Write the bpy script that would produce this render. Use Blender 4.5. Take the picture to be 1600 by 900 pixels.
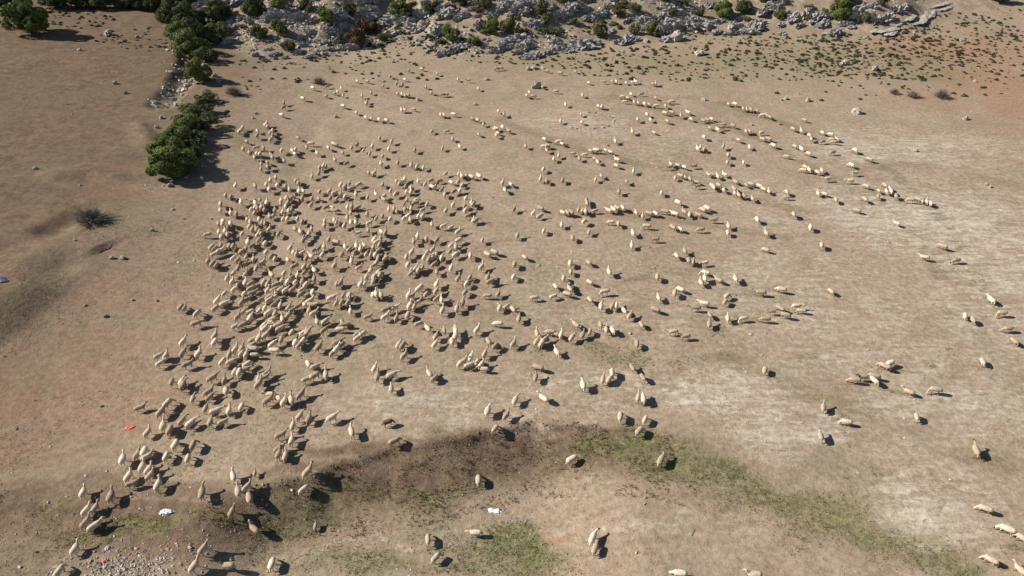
import bpy, bmesh, math, random
import numpy as np
from mathutils import Vector, Matrix, noise as mnoise

for _o in list(bpy.data.objects):
    bpy.data.objects.remove(_o)
scene = bpy.context.scene
COL = scene.collection
R = math.radians

# ---------------------------------------------------------------- camera (drone, 48 m up)
cam_d = bpy.data.cameras.new('camera')
cam_d.sensor_width = 36.0
cam_d.lens = 36.0 * 1081.0 / 1600.0
cam_d.clip_start = 0.5
cam_d.clip_end = 8000
cam = bpy.data.objects.new('camera', cam_d)
cam.location = (0, 0, 48.0)
cam.rotation_euler = (R(90 - 34.3), 0, 0)
COL.objects.link(cam)
scene.camera = cam

# ---------------------------------------------------------------- light
SUN_EL, SUN_AZ = 35.0, -3.0        # azimuth: degrees the shadows turn from +X towards +Y
world = bpy.data.worlds.new('World'); scene.world = world; world.use_nodes = True
wn = world.node_tree; wn.nodes.clear()
sky = wn.nodes.new('ShaderNodeTexSky'); sky.sky_type = 'NISHITA'; sky.sun_disc = False
sky.sun_elevation = R(SUN_EL); sky.sun_rotation = R(270 - SUN_AZ)
sky.altitude = 900; sky.dust_density = 0.6
bg = wn.nodes.new('ShaderNodeBackground'); bg.inputs['Strength'].default_value = 0.05
wo = wn.nodes.new('ShaderNodeOutputWorld')
wn.links.new(sky.outputs[0], bg.inputs[0]); wn.links.new(bg.outputs[0], wo.inputs[0])
sun_d = bpy.data.lights.new('sun', 'SUN'); sun_d.energy = 5.0; sun_d.angle = R(0.55); sun_d.color = (1.0, 0.94, 0.85)
sun = bpy.data.objects.new('sun', sun_d); COL.objects.link(sun); sun.location = (-60, 0, 80)
_d = Vector((math.cos(R(SUN_EL)) * math.cos(R(SUN_AZ)), math.cos(R(SUN_EL)) * math.sin(R(SUN_AZ)), -math.sin(R(SUN_EL))))
sun.rotation_euler = _d.to_track_quat('-Z', 'Y').to_euler()
vs = scene.view_settings
vs.view_transform = 'Standard'; vs.look = 'None'; vs.gamma = 1.0; vs.use_curve_mapping = False
vs.exposure = 0.64

# ---------------------------------------------------------------- terrain data (metres)
BANK = [
 (-47.5,39.5), (-41.4,40.4), (-33.0,39.2), (-25.6,38.6), (-21.2,40.4), (-17.0,41.6), (-15.3,42.6), (-10.6,44.5), (-6.0,45.6), (-1.8,46.8), (1.8,47.9), (6.2,47.9),
 (12.2,46.8), (17.8,45.0), (25.7,42.0), (32.4,37.8), (39.8,32.4),
]
GULLY = [
 (-104.4,221.2), (-90.0,196.0), (-78.6,171.4), (-71.3,153.9), (-68.2,140.3), (-66.8,128.5),
]
FOOT = [
 (-238.0,206.8), (-153.2,217.9), (-109.9,219.5), (-80.2,177.1), (-61.8,164.5), (-45.9,167.7), (-32.3,178.8), (-12.4,170.9), (4.6,167.7), (21.0,178.8), (39.5,182.4), (61.6,191.3),
 (81.5,184.9), (98.6,182.4), (120.7,199.5), (150.2,213.0), (254.0,222.9),
]
RIDGES = [
 ([(-60.0, 58.6), (-58.4, 62.8), (-56.9, 67.9), (-55.0, 71.8)],1.25,10.0,5.2),
 ([(-68.4, 96.0), (-64.7, 97.6), (-59.4, 96.7), (-56.3, 97.6)],0.6,4.0,2.4),
 ([(-61.2, 80.8), (-60.6, 82.6), (-59.1, 86.2), (-56.5, 87.5)],-0.75,3.2,3.0),
 ([(-65.8, 117.7), (-62.1, 111.4), (-59.7, 106.7)],0.5,2.0,3.0),
]

# ---------------------------------------------------------------- terrain
def sstep(a, b, x):
    t = np.clip((x - a) / (b - a), 0.0, 1.0)
    return t * t * (3 - 2 * t)

def _hash(ix, iy, s):
    n = np.sin(ix * 127.1 + iy * 311.7 + s * 74.7) * 43758.5453
    return n - np.floor(n)

def vnoise(x, y, s=0):
    x = np.asarray(x, float); y = np.asarray(y, float)
    ix = np.floor(x); iy = np.floor(y); fx = x - ix; fy = y - iy
    fx = fx * fx * (3 - 2 * fx); fy = fy * fy * (3 - 2 * fy)
    a = _hash(ix, iy, s); b = _hash(ix + 1, iy, s)
    c = _hash(ix, iy + 1, s); d = _hash(ix + 1, iy + 1, s)
    return (a + (b - a) * fx) * (1 - fy) + (c + (d - c) * fx) * fy

def fbm(x, y, s=0, o=4):
    v = 0; a = 0.5; f = 1.0
    for k in range(o):
        v = v + a * vnoise(x * f, y * f, s + k * 13); a *= 0.5; f *= 2.03
    return v / (1 - 0.5 ** o)

def seg_dist(X, Y, pts):
    """distance to a polyline, and signed side of the nearest segment"""
    best = np.full(np.shape(X), 1e9); side = np.zeros(np.shape(X))
    for (x0, y0), (x1, y1) in zip(pts[:-1], pts[1:]):
        dx, dy = x1 - x0, y1 - y0
        t = np.clip(((X - x0) * dx + (Y - y0) * dy) / (dx * dx + dy * dy), 0, 1)
        ex, ey = X - (x0 + t * dx), Y - (y0 + t * dy)
        d = np.hypot(ex, ey); s = np.sign(dx * ey - dy * ex)
        m = d < best
        best = np.where(m, d, best); side = np.where(m, s, side)
    return best, side

def lerp_line(X, pts):
    xs = [p[0] for p in pts]; ys = [p[1] for p in pts]
    return np.interp(X, xs, ys)

def height(X, Y):
    X = np.asarray(X, float); Y = np.asarray(Y, float)
    h = 0.55 * (fbm(X / 26, Y / 26, 3, 3) - 0.5) + 0.16 * (fbm(X / 5, Y / 5, 9, 3) - 0.5)
    # the pasture beyond the gully climbs to the west, away from the sun-lit floor
    h = h + 0.085 * np.maximum(0, -(X + 28 + 0.10 * (Y - 40))) * sstep(45, 75, Y)
    # cut bank: the near ground lies lower
    ye = lerp_line(X, BANK) + 0.9 * (fbm(X / 2.2, X * 0 + 4, 5, 3) - 0.5)
    drop = 0.35 + 1.55 * sstep(-27, -19, X) * (1 - sstep(1, 12, X))
    t = ye - Y
    lip = sstep(0.0, 0.9, t) * 0.24 + sstep(0.0, 5.0, t) * 0.76
    h = h - drop * lip
    # gully with its tree line
    d, s = seg_dist(X, Y, GULLY)
    d = d + 1.6 * (fbm(X / 3, Y / 3, 21, 3) - 0.5)
    h = h - (0.55 + 0.8 * sstep(118, 150, Y)) * (1 - sstep(0.4, 3.2, d))
    # spoil ridges and ditches
    for pts, hh, wl, wr in RIDGES:
        d, s = seg_dist(X, Y, pts)
        d = d + 0.8 * (fbm(X / 2.5, Y / 2.5, 31, 3) - 0.5)
        w = np.where(s > 0, wl, wr)
        ends = sstep(0.0, 6.0, np.hypot(X - pts[-1][0], Y - pts[-1][1]))
        h = h + hh * ends * (1 - sstep(0.0, 1.0, np.maximum(d, 0) / w))
    # hillside
    f = lerp_line(X, FOOT) + 8 * (fbm(X / 18, X * 0 + 1, 8, 3) - 0.5)
    t = np.maximum(0, Y - f)
    h = h + 0.40 * t * t / (t + 14) * (1 + 0.5 * (fbm(X / 22, Y / 22, 12, 3) - 0.5))
    h = h + sstep(0, 12, t) * 1.6 * (fbm(X / 6, Y / 6, 15, 4) - 0.5)
    return h

def hz(x, y):
    return float(height(np.array([x]), np.array([y]))[0])

# ---------------------------------------------------------------- surveyed places (metres)
TRACKS = [
 ([(42.73, 136.8), (51.74, 124.74), (58.94, 112.78), (61.99, 102.46), (62.25, 94.53), (61.02, 82.96), (59.18, 73.3), (57.59, 66.39)],0.8,0.7),
 ([(21.22, 140.86), (31.13, 130.3), (41.24, 121.49), (47.39, 111.46), (51.19, 101.23), (54.33, 94.29), (55.5, 88.35), (54.95, 79.57), (54.32, 73.31)],0.9,0.7),
 ([(-2.46, 128.25), (7.97, 116.36), (17.41, 109.71), (25.28, 105.24), (30.39, 99.87), (37.58, 93.37), (42.88, 89.29)],0.9,0.6),
 ([(-33.11, 147.69), (-21.3, 141.38), (-9.9, 129.25), (0.0, 121.61)],0.8,0.5),
 ([(7.53, 90.47), (18.68, 89.44), (30.72, 85.53), (37.83, 82.44)],0.7,0.5),
 ([(20.29, 77.87), (25.55, 71.76), (32.97, 67.61)],0.7,0.4),
 ([(14.41, 66.46), (22.11, 63.75), (33.77, 65.5)],0.7,0.5),
 ([(-10.73, 45.16), (-2.75, 57.1), (7.68, 67.75), (16.21, 73.3)],0.5,0.25),
 ([(28.81, 52.93), (33.23, 49.27), (38.24, 44.25), (43.38, 41.97)],1.0,0.5),
 ([(19.64, 52.93), (30.84, 56.95), (43.2, 61.46)],0.8,0.3),
 ([(-50.15, 132.1), (-48.16, 142.84), (-40.76, 157.73), (-25.89, 155.37)],0.5,0.4),
 ([(-45.48, 41.64), (-42.94, 43.13), (-40.26, 44.64), (-37.79, 45.65)],0.35,0.6),
]
SOIL = {}
SOIL['green'] = [
 (9.0,45.1,3.7,2.1,0.8), (11.8,44.5,3.6,2.2,0.8), (14.6,43.6,3.6,2.1,0.8), (17.3,42.4,3.6,2.1,0.8), (19.8,41.1,3.5,2.0,0.8), (22.2,39.7,3.4,2.0,0.8), (24.5,38.2,3.3,1.9,0.8), (26.7,36.8,3.2,1.9,0.8), (28.8,35.4,3.2,1.8,0.8), (30.8,34.1,3.1,1.7,0.8),
 (32.8,32.9,3.0,1.7,0.8), (34.8,31.9,3.0,1.6,0.8), (-16.6,34.1,4.2,1.2,0.6), (-10.3,33.4,4.6,1.1,0.75), (-5.1,33.2,3.1,1.0,0.8), (-13.3,38.6,6.6,1.6,0.5), (-2.1,35.5,4.8,1.8,0.8), (1.6,34.2,3.1,2.3,0.9), (-29.1,34.9,2.6,0.8,0.7), (-25.0,36.6,2.4,0.8,0.65),
 (-20.0,37.1,3.2,0.9,0.6), (14.2,44.5,5.3,2.0,0.62), (18.3,41.9,6.2,2.3,0.75), (23.0,38.5,6.4,2.3,0.85), (27.8,35.7,6.1,2.0,0.8), (32.0,33.4,5.4,1.6,0.7), (35.7,31.8,2.8,1.0,0.4), (-0.5,34.8,3.7,2.9,0.9), (2.0,32.6,3.0,1.7,0.7), (-12.3,33.1,6.1,1.3,0.7),
 (-15.4,38.0,4.4,1.8,0.55), (-8.9,38.7,5.0,1.6,0.4), (-6.9,40.9,2.3,0.6,0.65), (-3.5,41.5,2.3,0.7,0.6), (-30.6,35.4,1.4,0.7,0.9), (-31.9,34.4,1.5,0.8,0.6), (-36.2,35.1,2.1,1.0,0.6), (-40.1,38.0,4.4,2.5,0.5), (10.5,58.4,4.2,2.0,0.62), (6.2,57.0,3.4,1.7,0.5),
 (18.0,57.8,2.8,1.1,0.4), (21.2,74.0,3.2,1.5,0.4), (6.8,115.2,2.3,2.3,0.6), (-46.6,113.9,1.4,2.2,0.75), (-37.5,103.6,1.9,2.3,0.65), (-35.1,106.2,1.7,2.4,0.55), (-14.3,92.0,1.3,1.4,0.6), (24.1,61.3,1.3,0.6,0.65), (38.3,50.9,1.0,0.7,0.75), (31.6,41.7,0.6,0.8,0.7),
 (43.4,56.0,1.1,0.6,0.75), (32.3,49.3,0.8,1.3,0.55), (29.5,69.0,1.1,0.7,0.5), (39.8,34.4,1.1,0.6,0.75), (9.5,44.7,4.7,1.8,0.55), (5.9,43.8,4.0,1.6,0.45), (57.6,94.0,1.5,1.1,0.6), (-28.7,106.1,1.5,1.9,0.5), (-24.4,36.3,3.3,1.3,0.5), (-19.3,36.0,3.2,1.1,0.5),
 (-107.4,163.7,11.1,11.9,0.35), (-95.0,138.5,13.1,14.6,0.3), (9.1,165.1,21.1,10.9,0.58), (41.9,163.3,27.1,14.4,0.6), (69.6,169.7,21.6,17.9,0.58), (-29.7,161.5,26.7,8.6,0.45), (93.0,163.5,18.2,17.4,0.55), (123.7,186.0,15.2,18.8,0.4), (0.0,85.0,3.6,1.4,0.3), (-10.5,81.7,2.6,1.3,0.25),
 (-29.9,52.2,1.3,1.0,0.35), (-3.8,58.1,1.4,0.9,0.35), (50.7,111.5,3.3,2.2,0.3), (-62.4,85.7,4.7,4.7,0.35), (-57.0,67.4,3.4,3.5,0.3), (29.2,35.1,9.0,2.9,0.45), (-55.9,82.9,2.4,2.2,0.35), (32.0,44.7,0.6,0.5,0.5), (28.9,49.3,0.6,0.5,0.4), (48.0,57.0,1.0,0.5,0.5),
 (53.3,61.5,1.1,0.7,0.45), (28.3,55.4,0.9,0.5,0.4), (39.8,45.0,0.7,0.5,0.5), (36.5,44.3,0.6,0.4,0.55), (28.3,41.3,0.9,0.6,0.4), (30.8,57.0,1.1,0.5,0.4), (29.2,32.7,1.5,0.6,0.5),
]
SOIL['pale'] = [
 (-16.7,34.5,3.1,0.5,0.5), (-12.7,35.0,3.7,0.5,0.55), (-8.5,35.5,3.7,0.5,0.6), (-4.3,36.1,3.8,0.6,0.6), (0.0,37.3,3.8,0.6,0.6), (4.4,37.7,3.7,0.7,0.55), (8.7,37.5,3.7,0.8,0.5), (12.8,36.8,3.7,0.9,0.45), (16.8,35.8,3.7,1.0,0.4), (20.6,34.5,3.6,0.9,0.4),
 (5.7,40.4,6.5,1.1,0.35), (20.9,52.9,9.8,3.5,0.8), (26.6,48.4,7.5,3.5,0.8), (13.9,54.0,7.3,2.4,0.6), (33.5,37.9,5.3,3.8,0.75), (38.8,39.8,5.0,4.8,0.55), (42.6,49.2,9.4,5.4,0.6), (41.2,57.0,15.1,5.3,0.55), (36.9,63.8,16.4,7.4,0.55), (61.0,88.3,18.8,13.8,0.75),
 (64.3,78.0,11.7,14.9,0.75), (67.3,114.1,22.5,9.6,0.62), (40.4,90.2,13.2,12.1,0.45), (33.2,98.8,14.1,11.5,0.4), (12.1,126.2,13.4,10.0,0.5), (29.7,116.7,18.4,11.9,0.4), (-6.3,49.3,13.8,3.9,0.55), (0.0,52.1,10.4,3.2,0.5), (9.4,49.3,4.4,1.9,0.5), (4.6,53.0,5.2,2.3,0.5),
 (-15.1,49.4,6.9,3.0,0.4), (15.2,66.4,16.6,7.8,0.45), (36.4,73.2,16.3,8.9,0.5), (54.6,66.5,9.7,10.4,0.55), (39.2,42.7,6.9,3.0,0.5), (4.2,78.0,16.9,13.0,0.3), (-9.9,96.7,19.8,17.9,0.2), (38.3,33.0,1.9,1.6,0.5),
]
SOIL['red'] = [
 (109.5,174.8,20.1,14.6,0.9), (106.0,149.7,14.0,15.1,0.9), (100.5,133.6,7.8,10.9,0.8), (84.9,140.9,10.8,5.8,0.6), (127.0,186.0,10.1,16.1,0.55), (76.9,191.3,10.2,2.5,0.9), (87.7,179.8,6.6,4.7,0.6), (87.3,135.2,15.6,5.4,0.55), (90.6,123.2,9.9,7.8,0.5), (-66.5,159.9,3.4,5.7,0.7),
 (-61.1,150.2,3.7,4.3,0.5), (-58.1,100.9,4.0,2.3,0.8), (-61.2,100.3,3.6,2.5,0.6), (-56.8,92.6,7.8,3.0,0.55), (-45.6,56.5,14.7,6.8,0.55), (-43.3,49.3,13.7,5.1,0.6), (-43.7,44.4,8.3,2.4,0.6), (-46.2,68.7,10.2,6.2,0.55), (-37.1,59.0,5.5,8.4,0.5), (-12.7,35.4,6.4,0.7,0.45),
 (-5.4,36.0,6.4,0.8,0.55), (3.8,37.1,3.2,0.6,0.7), (11.2,40.3,2.2,0.6,0.45), (-9.4,44.3,5.3,0.5,0.6), (-4.2,45.4,4.2,0.4,0.6), (-18.6,41.1,3.2,0.5,0.6), (-19.8,34.2,3.1,0.6,0.4), (-28.2,32.9,2.5,0.9,0.6), (-33.8,32.0,1.0,0.7,0.6), (-23.1,35.4,2.8,1.3,0.35),
 (-40.0,79.2,4.8,12.9,0.45), (-63.8,81.8,3.9,7.0,0.4), (-91.2,148.4,11.6,14.8,0.4), (-77.2,114.0,13.9,11.0,0.35), (-10.8,67.7,10.8,6.7,0.3), (-19.7,74.7,13.1,10.6,0.3), (-33.0,90.4,11.3,16.0,0.25), (-13.3,187.6,5.0,3.0,0.6), (3.3,183.2,5.0,2.5,0.5), (24.8,203.2,5.4,2.5,0.9),
 (15.2,191.4,8.8,3.8,0.4), (101.6,185.1,10.1,3.2,0.6), (73.8,198.5,1.7,2.2,0.7), (-23.9,49.4,5.6,4.5,0.3),
]
SOIL['dark'] = [  # dark earth, plus shade of ridge, hollow and bank faces put into colour
 (-83.2,129.9,26.6,42.9,0.62), (-63.2,85.5,14.7,14.4,0.45), (-52.0,62.4,8.3,4.0,0.3), (-103.8,165.0,24.6,19.9,0.6), (-9.3,43.0,11.1,1.4,1.0), (-2.4,44.8,7.8,1.4,0.9), (-14.7,40.5,8.4,1.0,0.9), (6.0,45.5,7.7,1.8,0.8), (14.9,44.9,5.3,1.5,0.5), (-6.9,41.2,13.7,1.3,0.6),
 (-19.9,38.8,6.4,0.9,0.65), (-27.5,39.2,8.0,1.4,0.7), (-38.7,39.6,11.1,2.3,0.7), (-38.6,34.4,7.2,3.0,0.6), (-30.4,35.5,8.9,2.4,0.5), (-21.3,35.8,6.3,2.2,0.35), (23.0,42.3,6.9,1.5,0.3), (-49.0,75.3,6.7,8.8,0.25), (94.5,163.6,30.4,20.6,0.3), (16.7,71.2,2.8,0.8,0.8),
 (22.1,72.2,1.6,0.7,0.5), (24.9,52.9,1.6,0.5,0.5), (28.5,52.0,1.6,0.6,0.45), (32.2,57.0,2.8,0.8,0.35), (23.5,57.8,2.8,0.6,0.5), (42.5,42.3,2.3,0.7,0.5), (53.9,80.9,1.7,1.2,0.55), (59.2,86.5,1.2,0.9,0.45), (-18.2,120.9,1.6,1.8,0.5), (-54.3,63.0,2.9,1.9,0.45),
 (-58.1,83.8,3.9,3.1,0.6), (-57.5,76.6,1.0,2.9,0.7), (-60.1,92.7,3.4,1.4,0.8), (-49.0,68.2,1.6,1.2,0.5), (-13.9,149.7,41.7,9.6,0.2), (-25.5,133.8,33.1,8.9,0.15),
]
TREES = [
 (-112.11,167.01,9.87,9.37,0,'broad green oak alone at the corner of the sloping meadow'), (-127.56,182.86,8.05,7.25,1,0), (-119.57,191.41,7.39,5.91,1,0), (-115.05,193.42,7.47,5.97,1,0),
 (-110.45,195.18,7.88,6.3,1,0), (-105.52,197.17,7.61,6.09,1,0), (-100.83,197.28,6.93,5.54,1,0), (-96.77,197.64,6.95,6.25,1,0),
 (-93.71,197.95,9.75,9.27,1,1), (-87.79,194.48,9.26,8.8,1,1), (-87.76,187.02,8.31,7.48,1,1), (-81.95,181.86,9.43,8.49,1,1),
 (-80.92,173.99,6.9,5.87,0,1), (-76.04,170.25,8.62,7.76,1,1), (-74.24,162.55,8.61,7.75,0,1), (-68.79,157.23,5.76,4.03,1,1),
 (-72.34,172.21,6.52,5.22,2,1), (-75.58,185.62,7.23,6.15,1,1), (-65.36,144.06,6.16,5.54,0,'rounded bright green oak bush among the gully stones'), (-59.55,131.6,4.48,2.69,1,6),
 (-58.47,125.35,5.51,3.31,1,6), (-59.02,122.48,4.94,3.46,0,6), (-55.54,118.64,5.51,3.3,1,6), (-57.14,115.79,6.3,4.54,0,6),
 (-53.9,111.78,5.48,3.01,1,6), (-56.31,109.7,6.26,4.69,0,6), (-53.02,106.58,5.07,2.94,1,6), (-55.5,104.52,6.03,5.12,0,6),
 (-52.36,102.16,5.52,4.14,0,6), (-54.85,100.5,4.44,3.33,0,6), (-53.09,99.5,8.01,5.29,0,'biggest bright green oak bush at the very end of the gully'), (-74.5,184.97,5.89,5.31,0,2),
 (-71.03,176.97,4.76,4.28,2,2), (-65.72,185.24,7.52,6.77,1,2), (-61.74,173.93,5.31,4.78,1,2), (-57.17,175.62,5.36,5.36,0,2),
 (-53.46,168.8,3.98,3.58,1,2), (-52.73,187.46,4.94,4.45,2,2), (-47.4,183.01,5.52,5.24,0,2), (-42.8,190.57,5.04,4.53,2,2),
 (-38.95,186.62,4.33,4.11,3,3), (-38.92,178.05,6.11,5.5,3,3), (-35.84,186.24,5.0,4.0,3,3), (-32.83,182.3,3.28,3.28,2,4),
 (-29.41,193.58,6.84,6.16,0,2), (-21.15,193.87,5.12,4.61,1,2), (-15.18,179.51,4.84,5.33,0,2), (-9.26,176.86,3.51,3.51,0,4),
 (-5.24,182.99,5.24,5.76,0,2), (-0.49,182.39,5.88,5.29,0,2), (-7.46,193.12,5.09,4.58,2,2), (7.26,191.76,4.73,5.2,2,2),
 (8.71,188.61,3.01,3.32,0,4), (22.59,185.24,4.65,5.58,2,2), (29.01,195.46,3.8,3.8,2,4), (31.86,187.19,3.69,4.43,2,4),
 (36.33,185.84,4.0,4.8,0,4), (32.93,196.75,4.51,4.06,2,2), (52.13,201.6,2.49,4.23,2,4), (58.98,202.32,6.43,5.79,0,2),
 (64.79,204.52,5.4,5.4,1,2), (73.47,198.55,3.87,4.25,2,4), (80.68,197.07,2.62,2.62,2,4), (89.21,196.84,6.97,6.97,0,2),
 (95.62,194.6,4.14,3.94,2,4), (92.64,204.26,6.44,5.79,2,2), (103.33,203.47,3.56,3.56,2,4), (147.46,222.15,7.76,6.21,1,2),
 (-13.7,195.83,5.14,4.62,1,2), (-58.94,186.42,5.57,5.01,0,2), (13.88,198.58,5.9,5.31,1,2), (42.72,203.91,5.34,4.81,1,2),
 (72.76,208.27,5.46,4.91,1,2), (-83.69,194.87,5.12,4.61,0,2), (-27.05,198.46,2.77,1.53,2,4), (-17.75,178.42,2.66,1.44,2,4),
 (63.65,204.99,2.79,1.41,0,4), (5.25,190.64,1.96,0.91,1,4), (-12.52,195.24,1.65,0.8,3,4), (75.09,200.58,3.03,2.12,3,4),
 (-40.43,182.63,3.09,2.08,2,4), (52.7,198.96,1.67,0.79,0,4), (-67.01,178.99,2.48,1.12,3,4), (86.46,200.7,3.15,2.18,0,4),
 (-60.27,184.15,1.71,1.11,2,4), (82.66,203.16,3.0,1.7,2,4), (28.34,190.0,1.9,1.4,2,4), (-10.9,193.23,2.62,1.35,3,4),
 (30.92,201.02,3.08,2.1,3,4), (11.07,183.84,3.16,2.29,2,4), (-21.11,181.63,2.31,1.36,1,4), (-26.23,182.11,1.95,0.93,2,4),
 (64.95,199.57,2.83,1.9,2,4), (6.46,187.31,1.62,0.84,3,4), (92.88,201.93,2.04,1.52,3,4), (-24.95,177.94,1.63,0.8,2,4),
 (15.63,179.58,2.69,1.93,0,4), (-42.13,189.98,2.72,1.42,3,4), (85.72,199.73,2.91,1.69,0,4), (-8.75,191.81,3.18,2.3,3,4),
 (-29.97,187.12,2.41,1.63,2,4), (-53.63,187.59,2.02,1.07,3,4), (-6.66,182.58,3.08,1.93,0,4), (88.32,199.3,2.64,1.35,2,4),
 (42.22,195.99,2.12,1.23,2,4), (16.2,189.85,3.36,2.21,0,4), (27.74,197.4,2.94,1.9,2,4), (-13.18,194.97,2.01,1.1,3,4),
 (-57.76,180.73,2.8,1.59,1,4), (-48.61,185.74,2.86,2.14,1,4), (28.78,197.25,2.29,1.31,1,4), (77.45,204.89,1.66,1.16,1,4),
 (-27.0,192.76,2.61,1.28,3,4), (7.23,185.02,2.57,1.36,0,4), (-28.41,185.1,2.32,1.38,2,4), (17.63,196.08,3.42,1.6,2,4),
 (-16.22,193.86,3.38,2.31,3,4), (-37.0,185.62,2.81,1.47,3,4), (88.19,196.5,2.13,1.39,2,4), (5.03,187.43,1.87,0.88,3,4),
 (-18.22,178.68,3.04,1.51,2,4), (-43.92,178.64,2.68,1.9,2,4), (9.41,185.06,2.81,1.84,1,4), (-18.44,188.7,2.48,1.15,2,4),
 (52.96,197.09,2.4,1.73,2,4), (57.08,206.58,1.87,1.17,3,4), (49.64,196.89,2.93,1.58,2,4), (1.3,188.35,2.17,1.36,2,4),
 (24.33,192.49,2.03,1.37,2,4), (59.57,205.28,2.67,1.98,2,4), (66.29,202.69,2.71,1.24,2,4), (5.37,186.76,2.33,1.49,2,4),
 (27.25,191.7,2.6,1.48,2,4), (25.7,196.42,1.74,1.12,0,4), (-40.05,188.76,1.7,0.82,3,4), (-19.39,188.64,1.98,1.35,0,4),
 (3.02,183.43,2.63,1.58,3,4), (48.14,204.75,3.41,2.51,2,4), (91.42,203.56,2.59,1.56,2,4), (40.02,199.88,1.6,0.88,1,4),
 (-45.58,180.94,3.0,2.04,2,4), (-8.31,176.36,1.97,1.15,3,4), (29.59,199.04,3.08,2.2,3,4), (43.39,198.43,3.15,2.21,2,4),
]
ROCKS = [
 (-37.82,191.99,3.05), (-36.01,194.29,2.06), (-31.93,192.53,3.76), (-34.22,190.42,2.37), (-23.88,193.45,3.75), (-21.92,195.0,2.4), (-19.72,184.18,3.94), (-24.94,185.93,3.32), (-18.31,182.62,2.62), (-16.32,170.67,2.49),
 (-14.01,173.46,3.15), (-12.09,175.76,2.23), (-12.42,190.06,3.02), (-11.02,192.81,2.37), (-7.59,185.17,2.97), (-6.93,179.06,1.93), (-1.12,176.87,3.83), (1.93,178.82,3.86), (3.54,178.32,2.25), (-0.67,189.47,2.34),
 (1.68,191.31,3.37), (-2.71,193.3,3.05), (3.7,191.06,2.69), (0.0,194.27,3.06), (6.14,186.67,2.99), (9.6,185.05,1.65), (11.81,186.07,2.33), (13.43,192.63,3.74), (16.0,195.77,3.44), (18.44,198.27,3.48),
 (19.85,193.35,2.4), (18.59,178.74,2.59), (20.81,179.99,2.28), (16.31,176.47,2.24), (13.99,173.03,2.52), (11.76,175.18,2.22), (9.05,171.44,2.81), (5.86,168.88,2.77), (3.83,167.83,1.84), (10.98,178.87,1.94),
 (-3.16,174.17,2.84), (-4.71,172.63,1.88), (40.77,196.2,3.82), (42.91,200.07,3.52), (42.94,190.02,4.07), (46.49,192.66,4.12), (48.83,196.42,3.14), (39.05,188.27,3.37), (37.92,194.72,2.41), (41.47,192.63,3.08),
 (51.46,196.07,3.84), (29.21,182.03,3.61), (31.46,182.94,2.97), (27.3,181.16,2.94), (30.63,192.95,2.4), (35.19,193.54,2.75), (60.08,195.91,3.14), (65.12,196.04,2.44), (65.04,192.45,2.41), (70.37,202.78,3.57),
 (74.58,204.16,3.94), (77.19,198.19,3.86), (76.16,200.89,2.83), (77.35,193.03,3.09), (82.85,196.84,4.53), (83.39,193.66,3.79), (86.77,197.83,3.5), (81.1,199.78,3.53), (95.07,196.53,3.82), (98.64,194.77,3.8),
 (101.79,196.38,3.83), (107.08,202.14,3.56), (89.6,193.68,3.1), (85.19,188.29,3.04), (90.76,192.11,2.4), (111.18,206.06,2.89), (24.28,197.07,2.43), (22.31,193.91,2.06), (-39.57,184.41,2.31), (-41.31,180.26,1.94),
 (-27.29,192.9,2.39), (-31.08,196.01,2.42), (-16.88,191.21,3.04), (-14.22,188.86,2.34), (-18.73,193.71,2.38), (99.83,201.39,2.83), (95.39,201.14,2.47), (56.57,199.12,2.48), (73.23,206.52,2.89), (76.73,205.92,3.24),
 (-5.37,190.32,2.35), (-9.22,189.66,2.01), (7.85,194.94,2.73), (10.61,195.01,2.4), (26.06,188.06,2.02), (35.6,189.96,2.03), (26.29,199.96,2.1), (46.63,199.56,2.11), (56.31,207.26,2.54), (-45.86,180.15,1.93),
 (-43.48,184.23,2.3), (-43.94,177.28,1.6), (-52.0,175.36,1.89), (-50.13,177.82,2.23), (-47.33,175.04,1.89), (-41.23,175.04,1.9), (-51.14,167.82,1.83), (-53.25,164.21,1.5), (-57.96,168.19,1.53), (-55.93,166.0,1.81),
 (-59.84,164.12,1.5), (-56.75,161.03,1.18), (-48.53,166.2,1.82), (-46.21,169.32,2.16), (-44.59,172.52,1.88), (-50.99,171.93,1.87), (-50.82,160.6,1.18), (-67.38,186.58,2.3), (-69.3,184.2,1.96), (-71.58,183.24,1.63),
 (-61.09,181.62,2.25), (-56.27,181.08,2.57), (-54.47,183.86,2.6), (-58.37,183.72,1.95), (-50.27,182.84,2.27),
]
RIBS = [
 (92.14,186.22,5.64,35.71), (96.14,188.87,4.94,31.14), (100.41,191.92,6.63,38.73), (104.93,195.28,5.78,34.3), (109.92,199.3,8.36,41.96), (116.47,205.94,12.17,47.75),
 (122.78,212.36,7.67,41.92), (127.92,217.18,7.83,44.37), (100.4,190.08,6.27,36.87), (104.96,193.52,6.3,37.19), (109.96,197.59,7.9,40.77), (115.9,203.47,10.52,47.67),
 (122.09,210.03,9.32,45.57), (127.5,215.08,6.99,39.45),
]
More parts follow.
